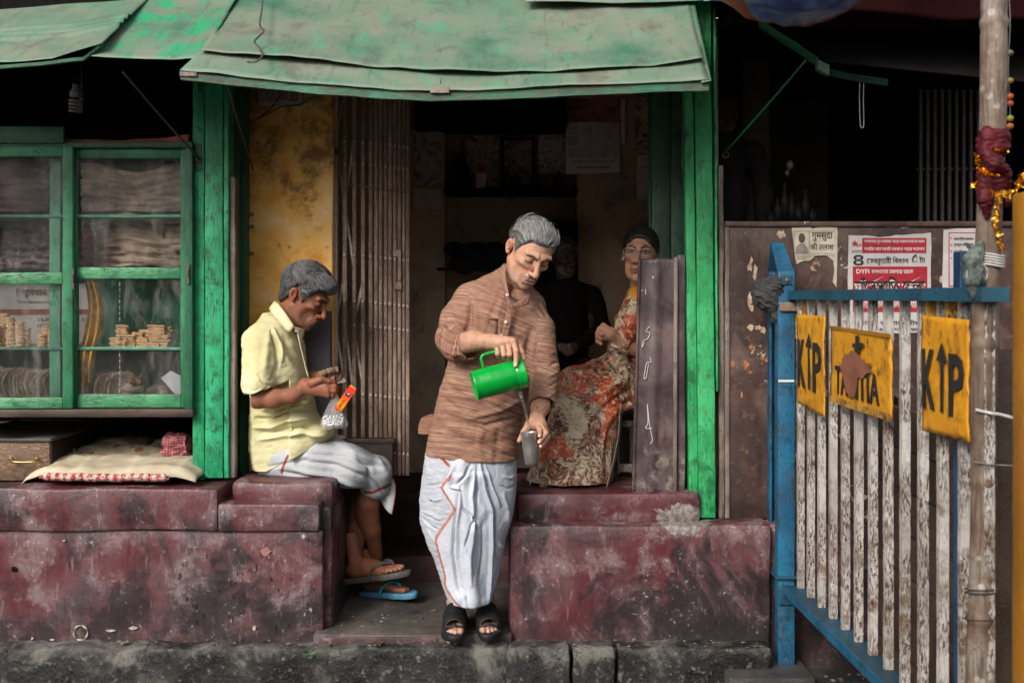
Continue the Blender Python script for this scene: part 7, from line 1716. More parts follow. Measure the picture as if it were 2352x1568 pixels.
for (x, y) in ((.2, 1.08), (.56, 1.08), (.2, 1.31), (.56, 1.31)): MB().box((x, y, .49), (x + .03, y + .03, .98), .002).build('leg', DARK, tbn)
# dim things in the next shop
m = MB()
for i in range(7): x = 1770 + i * 16; h_ = [30, 60, 95, 70, 50, 80, 40][i]; p = W(x, 515, .55); m = MB().lathe([(0, .022), (.6 * h_ * .00197, .022), (.75 * h_ * .00197, .010), (h_ * .00197, .009), (h_ * .00197 + .001, .001)], p, (0, 0, 1), 12); tag(m.build('bottle', bpy.data.materials.get('dusky_glass') or plain('dusky_glass', (.006, .006, .006), .6, spec=.2), smooth=True), ['squat', 'short', 'tallest', 'third tallest', 'narrow short', 'second tallest', 'last short'][i] + ' dark glass bottle standing behind the peeling brown half wall', 'bottle', 'bottles in the dark behind the brown half wall')
s = SDF(W(1795, 420, .4), W(1840, 350, .7), .003); s.ell(W(1815, 380, .55), (.016, .016, .022), .01); s.ell(W(1808, 398, .55), (.012, .012, .014), .01); P, Q = s.verts()
tag(link('hanging_bag', mesh_from(P, Q, 'hanging_bag', FLIP), plain('dim_plastic', (.08, .08, .08), .5)), 'tiny pale plastic bag hanging in the dark next shop', 'bag')
# ================================================================ the barrier on the right
X0b, dXb, Y0b, dYb = 1.141, .0033, 4.65, .14
def bp(i, dx=0, z=0): return Vector((X0b + dXb * i + dx, Y0b - dYb * i - D, z))
UX = Vector((dXb, -dYb, 0)).normalized(); UN = Vector((-1, -.024, 0)).normalized()
br = empty('iron_barrier', tuple(bp(6)), 'blue and white iron crowd barrier running towards the viewer, with yellow plates on it', 'barrier')
YB = painted('rusty_yellow_bar', (.42, .18, .02), (.62, .34, .05), (.12, .05, .02), (.08, .03, .015), chips=.50, grain=(4, 4, 1.6), dirt=.9)
def bar(i, mat, z0=.345, z1=1.487):
    c_ = bp(i); m = MB(); pts = []
    # folded section: a flat with two turned edges, seen nearly edge-on
    prof = [(-.013, -.011), (.013, -.011), (.013, -.006), (-.007, -.005), (-.007, .005), (.013, .006), (.013, .011), (-.013, .011)]
    m.prism([Vector((c_.x + a, c_.y + b, z0)) for a, b in prof], Vector((0, 0, z1 - z0))); m.rough(.05, .0014, 12, i)
    return m.build('bar', mat, br, smooth='auto')
for i in range(-0, 14): bar(i, WHITER)
for i in (.55, 1.5, 10.45, 11.4): bar(i, YB, 1.33, 1.487)
def run(i0, i1, lo, hi, mat, name, sd):
    """long member between bar i0 and bar i1; lo/hi = (dx, z) corners"""
    a, b = bp(i0), bp(i1); m = MB(); q = [Vector((a.x + lo[0], a.y, lo[1])), Vector((a.x + hi[0], a.y, lo[1])), Vector((a.x + hi[0], a.y, hi[1])), Vector((a.x + lo[0], a.y, hi[1]))]
    m.prism(q, b - a).rough(.06, .0018, 9, sd); return m.build(name, mat, br, smooth='auto')
run(-.35, 13.4, (-.040, 1.487), (.028, 1.522), BLUED, 'top_rail', 1)
run(-.35, 13.4, (-.060, .325), (.028, .345), BLUED, 'bottom_rail', 2); run(-.3, 13.4, (-.066, .315), (-.0605, .349), BLUE, 'rail_lip', 3)
run(-.35, 13.4, (.020, .26), (.028, .325), BLUED, 'bottom_rail_web', 4)
for y in (875,): MB().pbox(1788, y - 3, 1824, y + 2, -.064, .003, 0).build('white_band', plain('white_paint', (.7, .7, .7), .6), br)
a, b = W(1787, 0, -.06), W(1825, 0, -.06)
MB().box((a.x, -.06, -.03), (b.x, -.045, 1.60), .002).box((a.x, -.046, -.03), (a.x + .008, -.005, 1.60), .001).rough(.06, .0015, 9, 5).build('post', BLUE, br, smooth='auto')
MB().box((a.x, .115, -.03), (a.x + .055, .13, 1.60), .002).box((a.x - .001, .08, -.03), (a.x + .008, .117, 1.60), .001).rough(.06, .0015, 9, 6).build('post', BLUE, br, smooth='auto')
ap = Vector(((a.x + b.x) / 2 - .012, .035, 1.72))
for y_ in (-.06, .13):
    q = [Vector((a.x, y_, 1.598)), Vector((b.x, y_, 1.598)), Vector((b.x - .022, .035, 1.718)), Vector((a.x - .012 + .004, .035, 1.718))]
    m = MB(); t_ = bmesh.new(); vs = [t_.verts.new(p) for p in q] + [t_.verts.new(p + Vector((0, .004 if y_ < 0 else -.004, -.010))) for p in q]
    for f in ((0, 1, 2, 3), (4, 7, 6, 5), (0, 4, 5, 1), (1, 5, 6, 2), (2, 6, 7, 3), (3, 7, 4, 0)): t_.faces.new([vs[k] for k in f])
    m.merge(t_); m.build('cap_plate', BLUE, br)
MB().box((a.x + .004, -.075, 1.44), (b.x + .012, -.061, 1.475), .003).build('rail_bracket', plain('bare_iron', (.25, .17, .12), .6, .3), br)
MB().box((a.x + .012, -.068, 1.545), (b.x - .012, -.061, 1.585), .003).build('bolt_plate', BLUED, br); MB().lathe([(0, .010), (.006, .010), (.008, .004)], Vector((a.x + .034, -.068, 1.563)), (0, -1, 0), 8).build('bolt', IRON, br)
MB().box((a.x - .012, -.075, .372), (b.x + .03, .125, .382), .002).rough(.05, .001, 8, 2).build('cross_tie', BLUED, br); MB().box((a.x + .002, -.075, .27), (b.x + .01, -.061, .34), .003).build('rail_bracket', BLUED, br)
pl = tag(MB().box((.84, -.22, -.04), (1.17, .14, .026), .004).rough(.05, .003, 8, 3).build('foot_plank', painted('grey_plank', (.05, .048, .045), (.10, .095, .09), (.015, .015, .015), (.2, .19, .18), grain=(1, 6, 6)), smooth='auto'), 'grey dusty plank lying on the ground under the foot of the barrier', 'plank')
structure('rubble_edge', MB().box((.95, -.9, -.042), (2.2, .3, -.028)).rough(.05, .012, 8, 3), ROAD)
m = MB(); rng = random.Random(9)
for i in range(160):
    p = Vector((rng.uniform(.95, 1.6), rng.uniform(-.9, .05), -.028)); r_ = rng.uniform(.004, .016); t_ = bmesh.new(); bmesh.ops.create_icosphere(t_, subdivisions=1, radius=r_)
    for q in t_.verts: q.co = Vector((q.co.x * rng.uniform(.7, 1.5), q.co.y, q.co.z * .6)) + p
    m.merge(t_)
tag(m.build('gravel', plain('gravel', (.09, .085, .08), .9, sc_=30, var=.8)), kind='stuff')

# signs -------------------------------------------------------------
def plate_on_barrier(name, Ya, Yb, za, zb, zc, zd, label, seed, rust=1):
    """Ya/Yb: distance in front of the camera of its left and right edge; z of lower-left, upper-left, lower-right, upper-right"""
    ia, ib = (Y0b - Ya) / dYb, (Y0b - Yb) / dYb; t = empty(name, tuple(bp((ia + ib) / 2, -.03, (za + zb) / 2)), label, 'sign')
    def fn(u, v):
        i = ia + (ib - ia) * u; p = bp(i, -.034, 0); z0 = za + (zc - za) * u; z1 = zb + (zd - zb) * u; p.z = z0 + (z1 - z0) * v
        p += UN * (.006 * mnoise.noise(Vector((u * 2.5, v * 2.5, seed))) + .002 * mnoise.noise(Vector((u * 9, v * 9, seed))))
        if v < .001: p.z += .008 * mnoise.noise(Vector((u * 9, 3, seed)))
        if u > .999: p += UX * .008 * mnoise.noise(Vector((v * 9, 3, seed)))
        return p
    MB().grid(fn, 20, 20).build('plate', SIGNY, t, smooth=True, solid=.003); return t, ia, ib
ms_ = Mat('yellow_sign_enamel'); v = ms_.pos(rnd=3); a = ms_.noise(v, 5, 7, .65, .4); f = ms_.noise(v, 26, 7, .7)
c = ms_.ramp(a, [(.35, (.50, .19, .006)), (.55, (.62, .28, .010)), (.72, (.34, .12, .008))]); c = ms_.mix(ms_.math('MULTIPLY', ms_.th(f, .52, .66), .85), c, (.22, .075, .015)); c = ms_.mix(ms_.math('MULTIPLY', ms_.th(ms_.noise(v, 12, 6, .7), .60, .66), .8), c, (.10, .035, .015))
SIGNY = ms_.done(c, .5, ms_.math('ADD', a, f), .3, .005)
def on_sign(t, ia, ib, s, u0, u1, z0, z1, bold=0, nm='lettering', mat=None):
    i = ia + (ib - ia) * (u0 + u1) / 2; L = abs(ib - ia) * dYb * (u1 - u0); o = bp(i, -.0405, (z0 + z1) / 2); return put_text(t, s, 0, 0, 0, L, z1 - z0, mat or INK, bold, frame=(o, UX, Vector((0, 0, 1)), UN), name=nm, ext=.001)
def shape_on(t, ia, ib, pts, mat, nm, off=.0385):
    """flat print: points as (u 0..1 across, z)"""
    m = MB(); vs = []
    for (u, z) in pts: p = bp(ia + (ib - ia) * u, -off, z); vs.append(p)
    m.prism(vs, UN * .0008); return m.build(nm, mat, t)
def kp(t, ia, ib, z0, z1, dz):
    on_sign(t, ia, ib, 'K', .06, .34, z0, z1, .02); on_sign(t, ia, ib, 'P', .64, .94, z0 + dz, z1 + dz, .02)
    zz_ = z1 + (z1 - z0) * .14; zl = z0 - (z1 - z0) * .0
    shape_on(t, ia, ib, [(.47, zl), (.53, zl + dz * .2), (.53, zz_ - .05), (.62, zz_ - .055), (.50, zz_), (.38, zz_ - .052), (.47, zz_ - .05)], INK, 'arrow', .041)
t1, i1, j1 = plate_on_barrier('yellow_sign', 4.43, 4.08, 1.085, 1.429, 1.065, 1.429, 'narrow yellow plate reading K arrow P next to the blue post of the barrier', 1)
kp(t1, i1, j1, 1.152, 1.335, -.006)
t3, i3, j3 = plate_on_barrier('yellow_sign', 3.17, 2.86, 1.127, 1.447, 1.135, 1.440, 'tall yellow plate reading K arrow P beside the bamboo pole', 2)
kp(t3, i3, j3, 1.192, 1.356, -.005)
t2, i2, j2 = plate_on_barrier('yellow_sign', 4.00, 3.40, 1.138, 1.394, 1.133, 1.383, 'wide rusty yellow plate with lettering under a brown blotch, between two narrower plates', 3)
on_sign(t2, i2, j2, 'TA', .11, .33, 1.165, 1.262, .015); on_sign(t2, i2, j2, 'NTIA', .36, .84, 1.163, 1.258, .015)
shape_on(t2, i2, j2, [(.46, 1.318), (.54, 1.318), (.54, 1.335), (.60, 1.335), (.60, 1.350), (.52, 1.350), (.52, 1.372), (.47, 1.372), (.47, 1.345), (.42, 1.345), (.42, 1.332), (.46, 1.332)], INK, 'emblem', .041)
blo = [(.22, 1.255), (.26, 1.29), (.30, 1.305), (.36, 1.307), (.42, 1.322), (.50, 1.316), (.55, 1.303), (.60, 1.297), (.66, 1.285), (.74, 1.292), (.70, 1.275), (.76, 1.262), (.68, 1.257), (.63, 1.248), (.60, 1.235), (.52, 1.238), (.50, 1.20), (.47, 1.172), (.40, 1.165), (.33, 1.180), (.30, 1.20), (.27, 1.225)]
shape_on(t2, i2, j2, [(u + .0, z) for u, z in blo], plain('brown_blotch', (.21, .075, .045), .7, sc_=12), 'rust_blotch', .0428)
def edge_strip(u0, z0, z1, dz): return [(0, z0), (1, z0 + dz), (1, z1 + dz), (0, z1)]
shape_on(t2, i2, j2, edge_strip(0, 1.385, 1.397, -.010), YELLOW, 'folded_edge', .040); shape_on(t2, i2, j2, edge_strip(0, 1.130, 1.152, -.004), YB, 'folded_edge', .040)

# planks behind the bars -----------------------------------------------
pw = empty('plank_wall', (1.5, -1, 0), 'dark brown plank wall running behind the bars of the barrier', 'wall')
PLK = painted('brown_planks', (.055, .032, .022), (.10, .065, .045), (.018, .012, .010), (.16, .12, .09), grain=(6, 1, 6), chips=.55)
for k in range(7):
    z = .0 + k * .155; m = MB().box((1.46 + .004 * (k % 2), -2.6, z), (1.485, .05, z + .150), .003).rough(.12, .004, 5, k); m.build('plank', PLK, pw, smooth='auto')
for y_ in (-.1, -1.2, -2.3): MB().box((1.487, y_, -.04), (1.53, y_ + .05, 1.1), .002).build('upright', DARK, pw)

# posters --------------------------------------------------------------
POST = plain('poster_paper', (.48, .45, .44), .85, sc_=9, var=.14); POSTY = plain('yellowed_paper', (.50, .44, .34), .85, sc_=12, var=.2)
zq2 = lambda x, y: ((x / 2.766 + 1650) * .9408, (y / 2.766 + 500) * .9408)
Yp = .134
def paper(name, pts, mat, label, seed):
    t = empty(name, tuple(W(*zq2(*pts[0]), Yp)), label, 'poster'); vs = []
    n = len(pts)
    for i in range(n):
        a, b = pts[i], pts[(i + 1) % n]
        for k in range(4): vs.append(W(*zq2(a[0] + (b[0] - a[0]) * k / 4 + random.uniform(-2.5, 2.5), a[1] + (b[1] - a[1]) * k / 4 + random.uniform(-2.5, 2.5)), Yp))
    MB().prism(vs, .0015).build('paper', mat, t); return t
def pt(t, s, x0, y0, x1, y1, mat, bold=0): 
    a, b = zq2(x0, y0), zq2(x1, y1); return wtext(t, s, a[0], a[1], b[0], b[1], Yp - .0016, mat, bold)
def pbx(t, x0, y0, x1, y1, mat, nm, off=.001): 
    a, b = zq2(x0, y0), zq2(x1, y1); m = MB().pbox(a[0], a[1], b[0], b[1], Yp - off, off, 0); return m.build(nm, mat, t)
PINK = plain('white_ink', (.62, .58, .57), .8, var=.08)
p1 = paper('poster', [(782, 155), (900, 150), (930, 162), (960, 148), (1092, 152), (1090, 330), (1085, 560), (1060, 520), (1072, 430), (1060, 372), (1010, 342), (940, 345), (905, 378), (860, 380), (815, 400), (800, 330)], POSTY, 'torn yellowed missing person notice with a small portrait, left of the red poster', 1)
pt(p1, 'गुमसुदा', 918, 188, 1058, 245, INK, .008); pt(p1, 'की तलाश', 908, 255, 1066, 305, INK, .008)
pbx(p1, 797, 178, 902, 180.5, INK, 'frame_line'); pbx(p1, 797, 328, 902, 330.5, INK, 'frame_line'); pbx(p1, 797, 178, 799.5, 330, INK, 'frame_line'); pbx(p1, 899.5, 178, 902, 330, INK, 'frame_line'); pbx(p1, 905, 178, 1078, 180.5, INK, 'frame_line'); pbx(p1, 905, 328, 1078, 330, INK, 'frame_line')
GRYI = plain('halftone_grey', (.22, .20, .17), .8); a = zq2(851, 225); c_ = W(a[0], a[1], Yp - .0014); k_ = S(Yp) / 2.766 * .9408
MB().prism([c_ + Vector((22 * k_ * math.cos(q), 0, 34 * k_ * math.sin(q))) for q in np.linspace(0, 6.28, 18)[:-1]], .001).build('portrait_head', plain('halftone_dark', (.07, .06, .05), .8), p1)
MB().prism([W(*zq2(x, y), Yp - .0012) for x, y in ((806, 326), (812, 288), (836, 262), (866, 262), (888, 290), (896, 326))], .001).build('portrait_shoulders', GRYI, p1)
for i in range(3): pt(p1, 'नाम पता उम्र रंग कद सूचना फोन', 812 + i * 2, 340 + i * 11, [1078, 905, 880][i], 347 + i * 11, INK)
p2 = paper('poster', [(1165, 205), (1290, 206), (1370, 220), (1480, 206), (1725, 190), (1722, 560), (1712, 720), (1700, 862), (1520, 868), (1165, 858), (1162, 500)], POST, 'red and white political rally poster on the brown half wall behind the barrier', 2)
pbx(p2, 1258, 224, 1692, 326, REDINK, 'red_panel'); pbx(p2, 1195, 416, 1698, 724, REDINK, 'red_panel')
pt(p2, bn('কলকাতার যুব সমাজের আরো কর্মসংস্থানের জন্য'), 1272, 234, 1680, 264, PINK, .012); pt(p2, bn('অষ্টম বামফ্রন্ট সরকার গড়ার লক্ষ্যে'), 1272, 280, 1680, 314, PINK, .014)
pt(p2, '৪', 1198, 338, 1268, 410, INK, .02); pt(p2, bn('ফেব্রুয়ারী বিকাল'), 1288, 350, 1572, 408, INK, .012); pt(p2, '৫', 1594, 332, 1634, 394, INK, .02); pt(p2, bn('টা'), 1644, 346, 1684, 392, INK, .01)
pt(p2, 'DYFI', 1218, 434, 1306, 464, PINK, .02); pt(p2, bn('কলকাতা জেলার ডাকে'), 1320, 434, 1604, 464, PINK, .012)
pt(p2, bn('হাঁসেপাতি চলো'), 1206, 480, 1684, 600, PINK, .045); 
a_, b_ = zq2(1206, 480), zq2(1684, 600); o_ = wtext(p2, bn('হাঁসেপাতি চলো'), a_[0] + 1, a_[1] + 1, b_[0] - 1, b_[1] - 1, Yp - .0034, INK, .012)
pt(p2, bn('রাজ্য সম্মেলন উপলক্ষে সমাবেশ'), 1215, 632, 1680, 700, PINK, .02); pt(p2, bn('মতামত জানান জীবন'), 1200, 775, 1680, 812, INK, .01); pt(p2, bn('সাধারণ সভা'), 1300, 830, 1660, 856, INK, .01)
st_c = zq2(1208, 262); cc = W(st_c[0], st_c[1], Yp - .0018); rs = 26 * k_
MB().prism([cc + Vector(((rs if q % 2 == 0 else rs * .42) * math.sin(q * math.pi / 5), 0, (rs if q % 2 == 0 else rs * .42) * math.cos(q * math.pi / 5))) for q in range(10)], .001).build('star', REDINK, p2); pt(p2, 'dyfi', 1216, 262, 1252, 286, REDINK, .01); pt(p2, 'DYFI KOLKATA', 1190, 306, 1252, 313, INK); pt(p2, '8 JUBO BHAWAN', 1190, 317, 1252, 324, INK)
p3_ = paper('poster', [(1806, 168), (1900, 160), (2120, 158), (2120, 860), (1812, 870), (1800, 500)], POST, 'white notice with a red border partly hidden behind the bamboo pole', 3)
pbx(p3_, 1842, 186, 1848, 550, REDINK, 'red_border'); pbx(p3_, 1842, 186, 2110, 191, REDINK, 'red_border'); pbx(p3_, 1842, 545, 2110, 552, REDINK, 'red_border')
for i, s_ in enumerate(('অবহেলিত জনগন', 'তৃণমূল কংগ্রেস', 'নয়া দিনের ডাক', '১২ দফা দাবিতে')):
    pt(p3_, bn(s_), 1876, 216 + i * 44, 2010, 240 + i * 44, INK, .01); pbx(p3_, 1856, 222 + i * 44, 1864, 232 + i * 44, REDINK, 'bullet')
pbx(p3_, 1895, 662, 1898, 740, REDINK, 'red_border'); pbx(p3_, 1895, 662, 2050, 665, REDINK, 'red_border'); pbx(p3_, 1895, 738, 2050, 741, REDINK, 'red_border')
# scraps of old paper stuck to the half wall
SCR = plain('torn_scrap', (.46, .34, .24), .9, sc_=40, var=.4); SCO = plain('orange_scrap', (.40, .15, .06), .9, sc_=40, var=.5)
scr0 = 0
for (x, y, w_, h_, mt_) in ((715, 200, 34, 36, SCR), (500, 400, 26, 80, SCR), (535, 450, 22, 60, SCR), (500, 640, 24, 60, SCR), (510, 700, 18, 30, SCR), (505, 830, 30, 26, SCR), (560, 830, 30, 20, SCR), (590, 850, 24, 30, SCR), (470, 190, 8, 14, SCO), (385, 1070, 18, 30, SCO), (470, 1080, 34, 34, SCO), (505, 1130, 22, 12, SCO), (510, 960, 26, 22, SCO), (445, 1280, 14, 24, SCO), (1340, 140, 40, 10, SCR), (1440, 150, 60, 8, SCR), (1540, 150, 40, 14, SCR), (1790, 500, 12, 40, SCR)):
    n_ = 11; rng = random.Random(int(x * 7 + y)); pts = [W(*zq2(x + w_ * math.cos(q) * rng.uniform(.35, 1.1), y + h_ * math.sin(q) * rng.uniform(.35, 1.1)), .1385) for q in np.linspace(0, 6.28, n_ + 1)[:-1]]
    MB().prism(pts, .001).build('paper_scrap', mt_, pn)

# bamboo and what is tied to it -----------------------------------------
Ybm = -1.76
def bmp(y): return W(2283 - (y / 1568) * 36, y, Ybm)
mbm = Mat('weathered_bamboo'); v = mbm.pos(); vs = mbm.pos(scale=(9, 9, .7)); a = mbm.noise(vs, 9, 6, .65); b = mbm.noise(v, 7, 5); sp_ = mbm.voro(v, 26)
c = mbm.ramp(b, [(.36, (.085, .05, .032)), (.50, (.16, .11, .078)), (.62, (.23, .19, .16))]); c = mbm.mix(mbm.math('MULTIPLY', mbm.th(a, .48, .62), .75), c, (.06, .035, .022)); c = mbm.mix(mbm.math('MULTIPLY', mbm.th(sp_, .30, .18), mbm.math('MULTIPLY', mbm.th(b, .46, .58), .55)), c, (.46, .42, .38))
c = mbm.mix(mbm.math('MULTIPLY', mbm.th(mbm.noise(v, 14, 5, .7), .56, .66), .7), c, (.06, .035, .022))
BAMB = mbm.done(c, .6, mbm.math('ADD', a, b), .3, .006)
nodes_ = [-40, 52, 440, 790, 1108, 1350, 1420, 1700]; m = MB(); pts = []; rs_ = []
for y in range(-120, 2150, 10):
    r_ = .0315 + .0012 * math.sin(y * .01); dn_ = min(abs(y - q) for q in nodes_)
    if dn_ < 14: r_ += .0035 * (1 - dn_ / 14)
    if 10 < dn_ < 26: r_ -= .0012
    p = bmp(y)
    if p.z < -.04: break
    pts.append(p + Vector((.004 * math.sin(y * .006), 0, 0))); rs_.append(r_)
bam = tag(m.tube(pts, rs_, 20).build('bamboo_pole', BAMB, smooth=True), 'mottled upright bamboo pole standing at the near end of the barrier', 'pole')
ga = empty('tinsel_garland', tuple(bmp(380)), 'maroon cloth and gold tinsel garland wound round the bamboo pole', 'garland')
s = SDF(bmp(520) - Vector((.09, .09, 0)), bmp(290) + Vector((.12, .09, 0)), .0028); rng = random.Random(3)
for i, y in enumerate(range(318, 352, 7)): s.cone(bmp(y) + Vector((-.012, -.016, 0)), bmp(y) + Vector((.012, -.016, .002)), .027, .026, .006)
for i, y in enumerate(range(400, 425, 8)): s.cone(bmp(y) + Vector((-.010, -.014, 0)), bmp(y) + Vector((.012, -.014, .004)), .026, .028, .006)
s.chain([bmp(350) + Vector((-.028, -.03, 0)), bmp(380) + Vector((-.010, -.052, 0)), bmp(400) + Vector((.026, -.034, 0))], [.014, .018, .014], .01)
s.chain([bmp(420) + Vector((-.03, -.03, 0)), bmp(460) + Vector((-.026, -.034, 0)), bmp(498) + Vector((-.018, -.03, 0))], [.014, .018, .01], .01); s.chain([bmp(420) + Vector((.04, -.0, 0)), bmp(470) + Vector((.046, .0, 0))], [.014, .010], .01)
P, Q = s.verts(); P = relax(P, Q, 1); P = P + normals(P, Q) * (vnoise(P * np.array([1, 1, 3]), 60, 4) * .0035)[:, None]
link('maroon_cloth', mesh_from(P, Q, 'maroon_cloth', FLIP), plain('wine_velvet', (.075, .004, .010), .6, sc_=40, var=.5, spec=.25), ga)
GOLD = plain('gold_tinsel', (.95, .50, .07), .22, 1.0, sc_=200, var=.3); m = MB()
def tin(path, n_, w_):
    pth = smooth_path(path, 20)
    for i in range(n_):
        p = pth[int(i / n_ * (len(pth) - 1))]; d = Vector((rng.gauss(0, 1), rng.gauss(0, 1), rng.gauss(0, 1))).normalized() * w_ * rng.uniform(.4, 1.3); e = Vector((rng.gauss(0, 1), rng.gauss(0, 1), rng.gauss(0, 1))).normalized() * .0034
        vv = [m.bm.verts.new(q) for q in (p - e, p + e, p + d + e * .5, p + d - e * .5)]; m.bm.faces.new(vv)
tin([bmp(345) + Vector((-.03, -.03, 0)), bmp(350) + Vector((0, -.045, 0)), bmp(345) + Vector((.03, -.03, 0))], 120, .011)
tin([bmp(362) + Vector((-.040, -.02, 0)), bmp(390) + Vector((-.036, -.03, 0)), bmp(405) + Vector((-.016, -.044, 0)), bmp(395) + Vector((.026, -.042, 0))], 240, .012)
tin([bmp(425) + Vector((-.045, -.02, 0)), bmp(442) + Vector((-.03, -.04, 0)), bmp(452) + Vector((.006, -.05, 0)), bmp(440) + Vector((.05, -.03, 0)), bmp(405) + Vector((.085, -.0, 0)), bmp(425) + Vector((.07, 0, 0))], 420, .013)
tin([bmp(452) + Vector((.006, -.05, 0)), bmp(490) + Vector((.0, -.046, 0)), bmp(520) + Vector((.002, -.040, 0)), bmp(575) + Vector((.020, -.038, 0))], 240, .009)
tag(m.build('gold_tinsel', GOLD, ga, recalc=False), kind='stuff')
rg = empty('green_rag', tuple(bmp(600)), 'dirty green rag and white string knotted round the bamboo pole at the barrier rail', 'rag')
s = SDF(bmp(700) - Vector((.12, .09, 0)), bmp(545) + Vector((.12, .09, 0)), .003); s.chain([bmp(560) + Vector((-.030, -.03, 0)), bmp(600) + Vector((-.055, -.036, 0)), bmp(640) + Vector((-.048, -.036, 0)), bmp(682) + Vector((-.050, -.03, 0))], [.008, .020, .022, .008], .01)
s.chain([bmp(575) + Vector((-.05, -.03, 0)), bmp(560) + Vector((-.07, -.03, 0))], [.006, .003], .006); P, Q = s.verts(); P = relax(P, Q, 1); P = P + normals(P, Q) * (vnoise(P * np.array([3, 1, 1]), 45, 4) * .005)[:, None]
link('rag_cloth', mesh_from(P, Q, 'rag_cloth', FLIP), plain('grey_green_rag', (.10, .125, .11), .9, sc_=30, var=.7), rg)
WST = plain('white_string', (.50, .48, .46), .8, sc_=80)
for k in range(5): y = 586 + k * 6; MB().tube([bmp(y) + Vector((.038 * math.cos(q), .038 * math.sin(q), .004 * math.sin(q * 2))) for q in np.linspace(0, 6.28, 22)], .0026, 5).build('string_turn', WST, rg, smooth=True)
c_ = bmp(628) + Vector((-.045, -.045, 0)); MB().tube([c_ + Vector((.026 * math.cos(q), 0, .026 * math.sin(q))) for q in np.linspace(0, 6.28, 24)], .0014, 4).build('string_loop', WST, rg, smooth=True)
tag(MB().tube(smooth_path([bmp(938) + Vector((-.035, -.03, 0)), bmp(945) + Vector((0, -.042, 0)), W(2300, 952, -1.85), W(2360, 968, -1.95), W(2500, 1000, -2.1)], 8), .0042, 6).build('white_rope', WST, smooth=True), 'white rope tied round the bamboo pole and running off to the right', 'rope')
tag(MB().tube(smooth_path([bmp(1056) + Vector((-.035, -.03, 0)), bmp(1062) + Vector((0, -.036, 0)), W(2310, 1068, -1.8), W(2420, 1078, -1.9)], 8), .0018, 5).build('thin_wire', WIRE, smooth=True), 'thin grey wire round the lower bamboo pole', 'wire')
for k, y in enumerate((1352, 1360, 1420)): tag(MB().tube([bmp(y + 6 * math.sin(q)) + Vector((.037 * math.cos(q), .037 * math.sin(q), 0)) for q in np.linspace(0, 6.28, 22)], .0020, 5).build('binding_wire', IRON, smooth=True), ['dark wire turn round the low bamboo joint, upper one', 'dark wire turn just under the upper one on the low bamboo joint', 'lowest dark wire turn on the bamboo pole'][k], 'wire')
yp = empty('yellow_post', tuple(W(2345, 1500, -2.25)), 'yellow iron post standing nearest the viewer beyond the bamboo pole', 'post')
a, b = W(2352, 0, -2.25), W(2430, 0, -2.25); MB().box((a.x, -2.25, -.03), (b.x, -2.19, W(0, 440, -2.25).z), .006).rough(.08, .002, 7, 5).build('post', YELLOW, yp, smooth='auto'); MB().box((a.x + .001, -2.30, -.03), (a.x + .010, -2.25, W(0, 520, -2.25).z), .002).build('flange', YELLOW, yp)
bb2 = tag(MB().box((1.205, -1.55, -.03), (1.245, -1.50, 1.62), .003).build('blue_post', painted('deep_blue', (.006, .03, .085), (.01, .06, .14), (.003, .01, .03), (.06, .04, .03))), 'dark blue post of the barrier end behind the bamboo pole', 'post')
tag(MB().box((1.30, -1.45, -.03), (1.46, -1.40, 1.35), .003).rough(.1, .003, 6, 4).build('brown_board', PLK, smooth='auto'), 'brown board standing behind the bamboo pole at the right edge', 'board')
hb = empty('bead_garland', tuple(W(2322, 60, -1.55)), 'hanging string of orange and green balls right of the bamboo pole', 'garland')
MB().tube([W(2318 + 2 * math.sin(y * .03), y, -1.55) for y in range(-60, 300, 20)], .0012, 4).build('string', WIRE, hb)
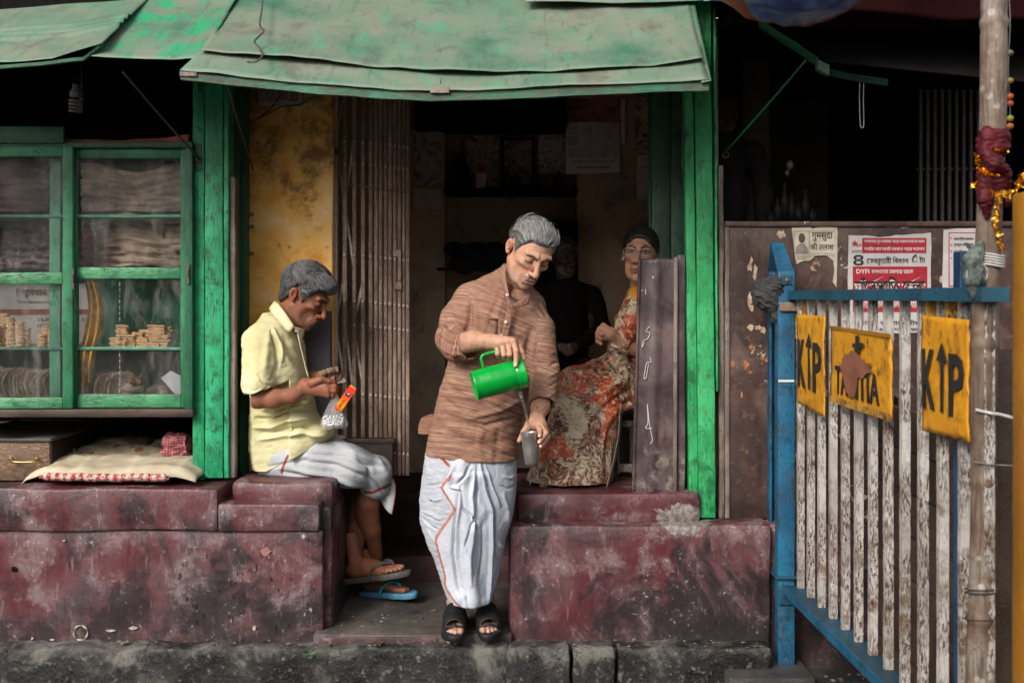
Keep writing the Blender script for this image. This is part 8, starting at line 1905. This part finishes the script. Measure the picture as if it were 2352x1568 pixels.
for k, (y, cc_) in enumerate(((122, (.16, .17, .08)), (186, (.35, .25, .03)), (222, (.60, .12, .02)), (238, (.50, .08, .02)), (272, (.30, .28, .03)), (290, (.55, .15, .02)))):
    MB().lathe([(-.009, .001), (-.006, .007), (0, .0095), (.006, .007), (.009, .001)], W(2320, y, -1.55), (0, 0, 1), 12).build('ball', plain('ball_paint_%s' % 'abcdef'[k], cc_, .4), hb, smooth=True)
# grey rag on the barrier post
s = SDF(W(1715, 790, -.14), W(1810, 625, .12), .003); s.ell(W(1766, 676, -.02), (.056, .05, .068), .01); s.ell(W(1752, 668, -.01), (.04, .04, .05), .02); s.ell(W(1780, 655, -.03), (.035, .05, .04), .02); s.chain([W(1780, 705, -.03), W(1786, 730, -.03), W(1796, 752, -.03)], [.022, .014, .005], .02); s.chain([W(1770, 710, -.0), W(1776, 738, .0)], [.018, .006], .02)
P, Q = s.verts(); P = relax(P, Q, 1); N = normals(P, Q); q_ = np.sin((P[:, 0] * .8 + P[:, 2] * 1.2 + .03 * vnoise(P, 20, 3)) * 190); P = P + N * (q_ * .0035 + vnoise(P, 40, 5) * .004)[:, None]
tag(link('grey_rag', mesh_from(P, Q, 'grey_rag', FLIP), plain('charcoal_cloth', (.035, .037, .04), .9, sc_=30, var=.4)), 'charcoal grey rag wrapped in a ball round the top of the blue post', 'rag')

# weed on the kerb -----------------------------------------------------
wd = empty('kerb_weed', tuple(W(705, 1500, -.108)), 'small green weed growing out of the kerb below the left ledge', 'weed')
WG = plain('weed_green', (.045, .12, .03), .6, sc_=60, var=.4); rng = random.Random(6); base = W(708, 1512, -.10)
for k in range(22):
    a = rng.uniform(-1.3, 1.3); L_ = rng.uniform(.02, .042); st0 = base + Vector((rng.uniform(-.012, .012), -.004, rng.uniform(-.012, .03))); d = Vector((math.sin(a), rng.uniform(-.6, .0), math.cos(a) * rng.uniform(.2, 1))).normalized(); n_ = Vector((d.z, 0, -d.x)) * rng.uniform(.0022, .004)
    m = MB(); vs = [m.bm.verts.new(q) for q in (st0, st0 + d * L_ * .5 + n_ + Vector((0, -.003, 0)), st0 + d * L_, st0 + d * L_ * .5 - n_ - Vector((0, -.002, 0)))]; m.bm.faces.new(vs); m.build('leaf', WG, wd, recalc=False)
MB().tube([base + Vector((0, .01, -.02)), base + Vector((.002, 0, .02)), base + Vector((-.004, -.006, .045))], .0014, 4).build('stem', WG, wd)
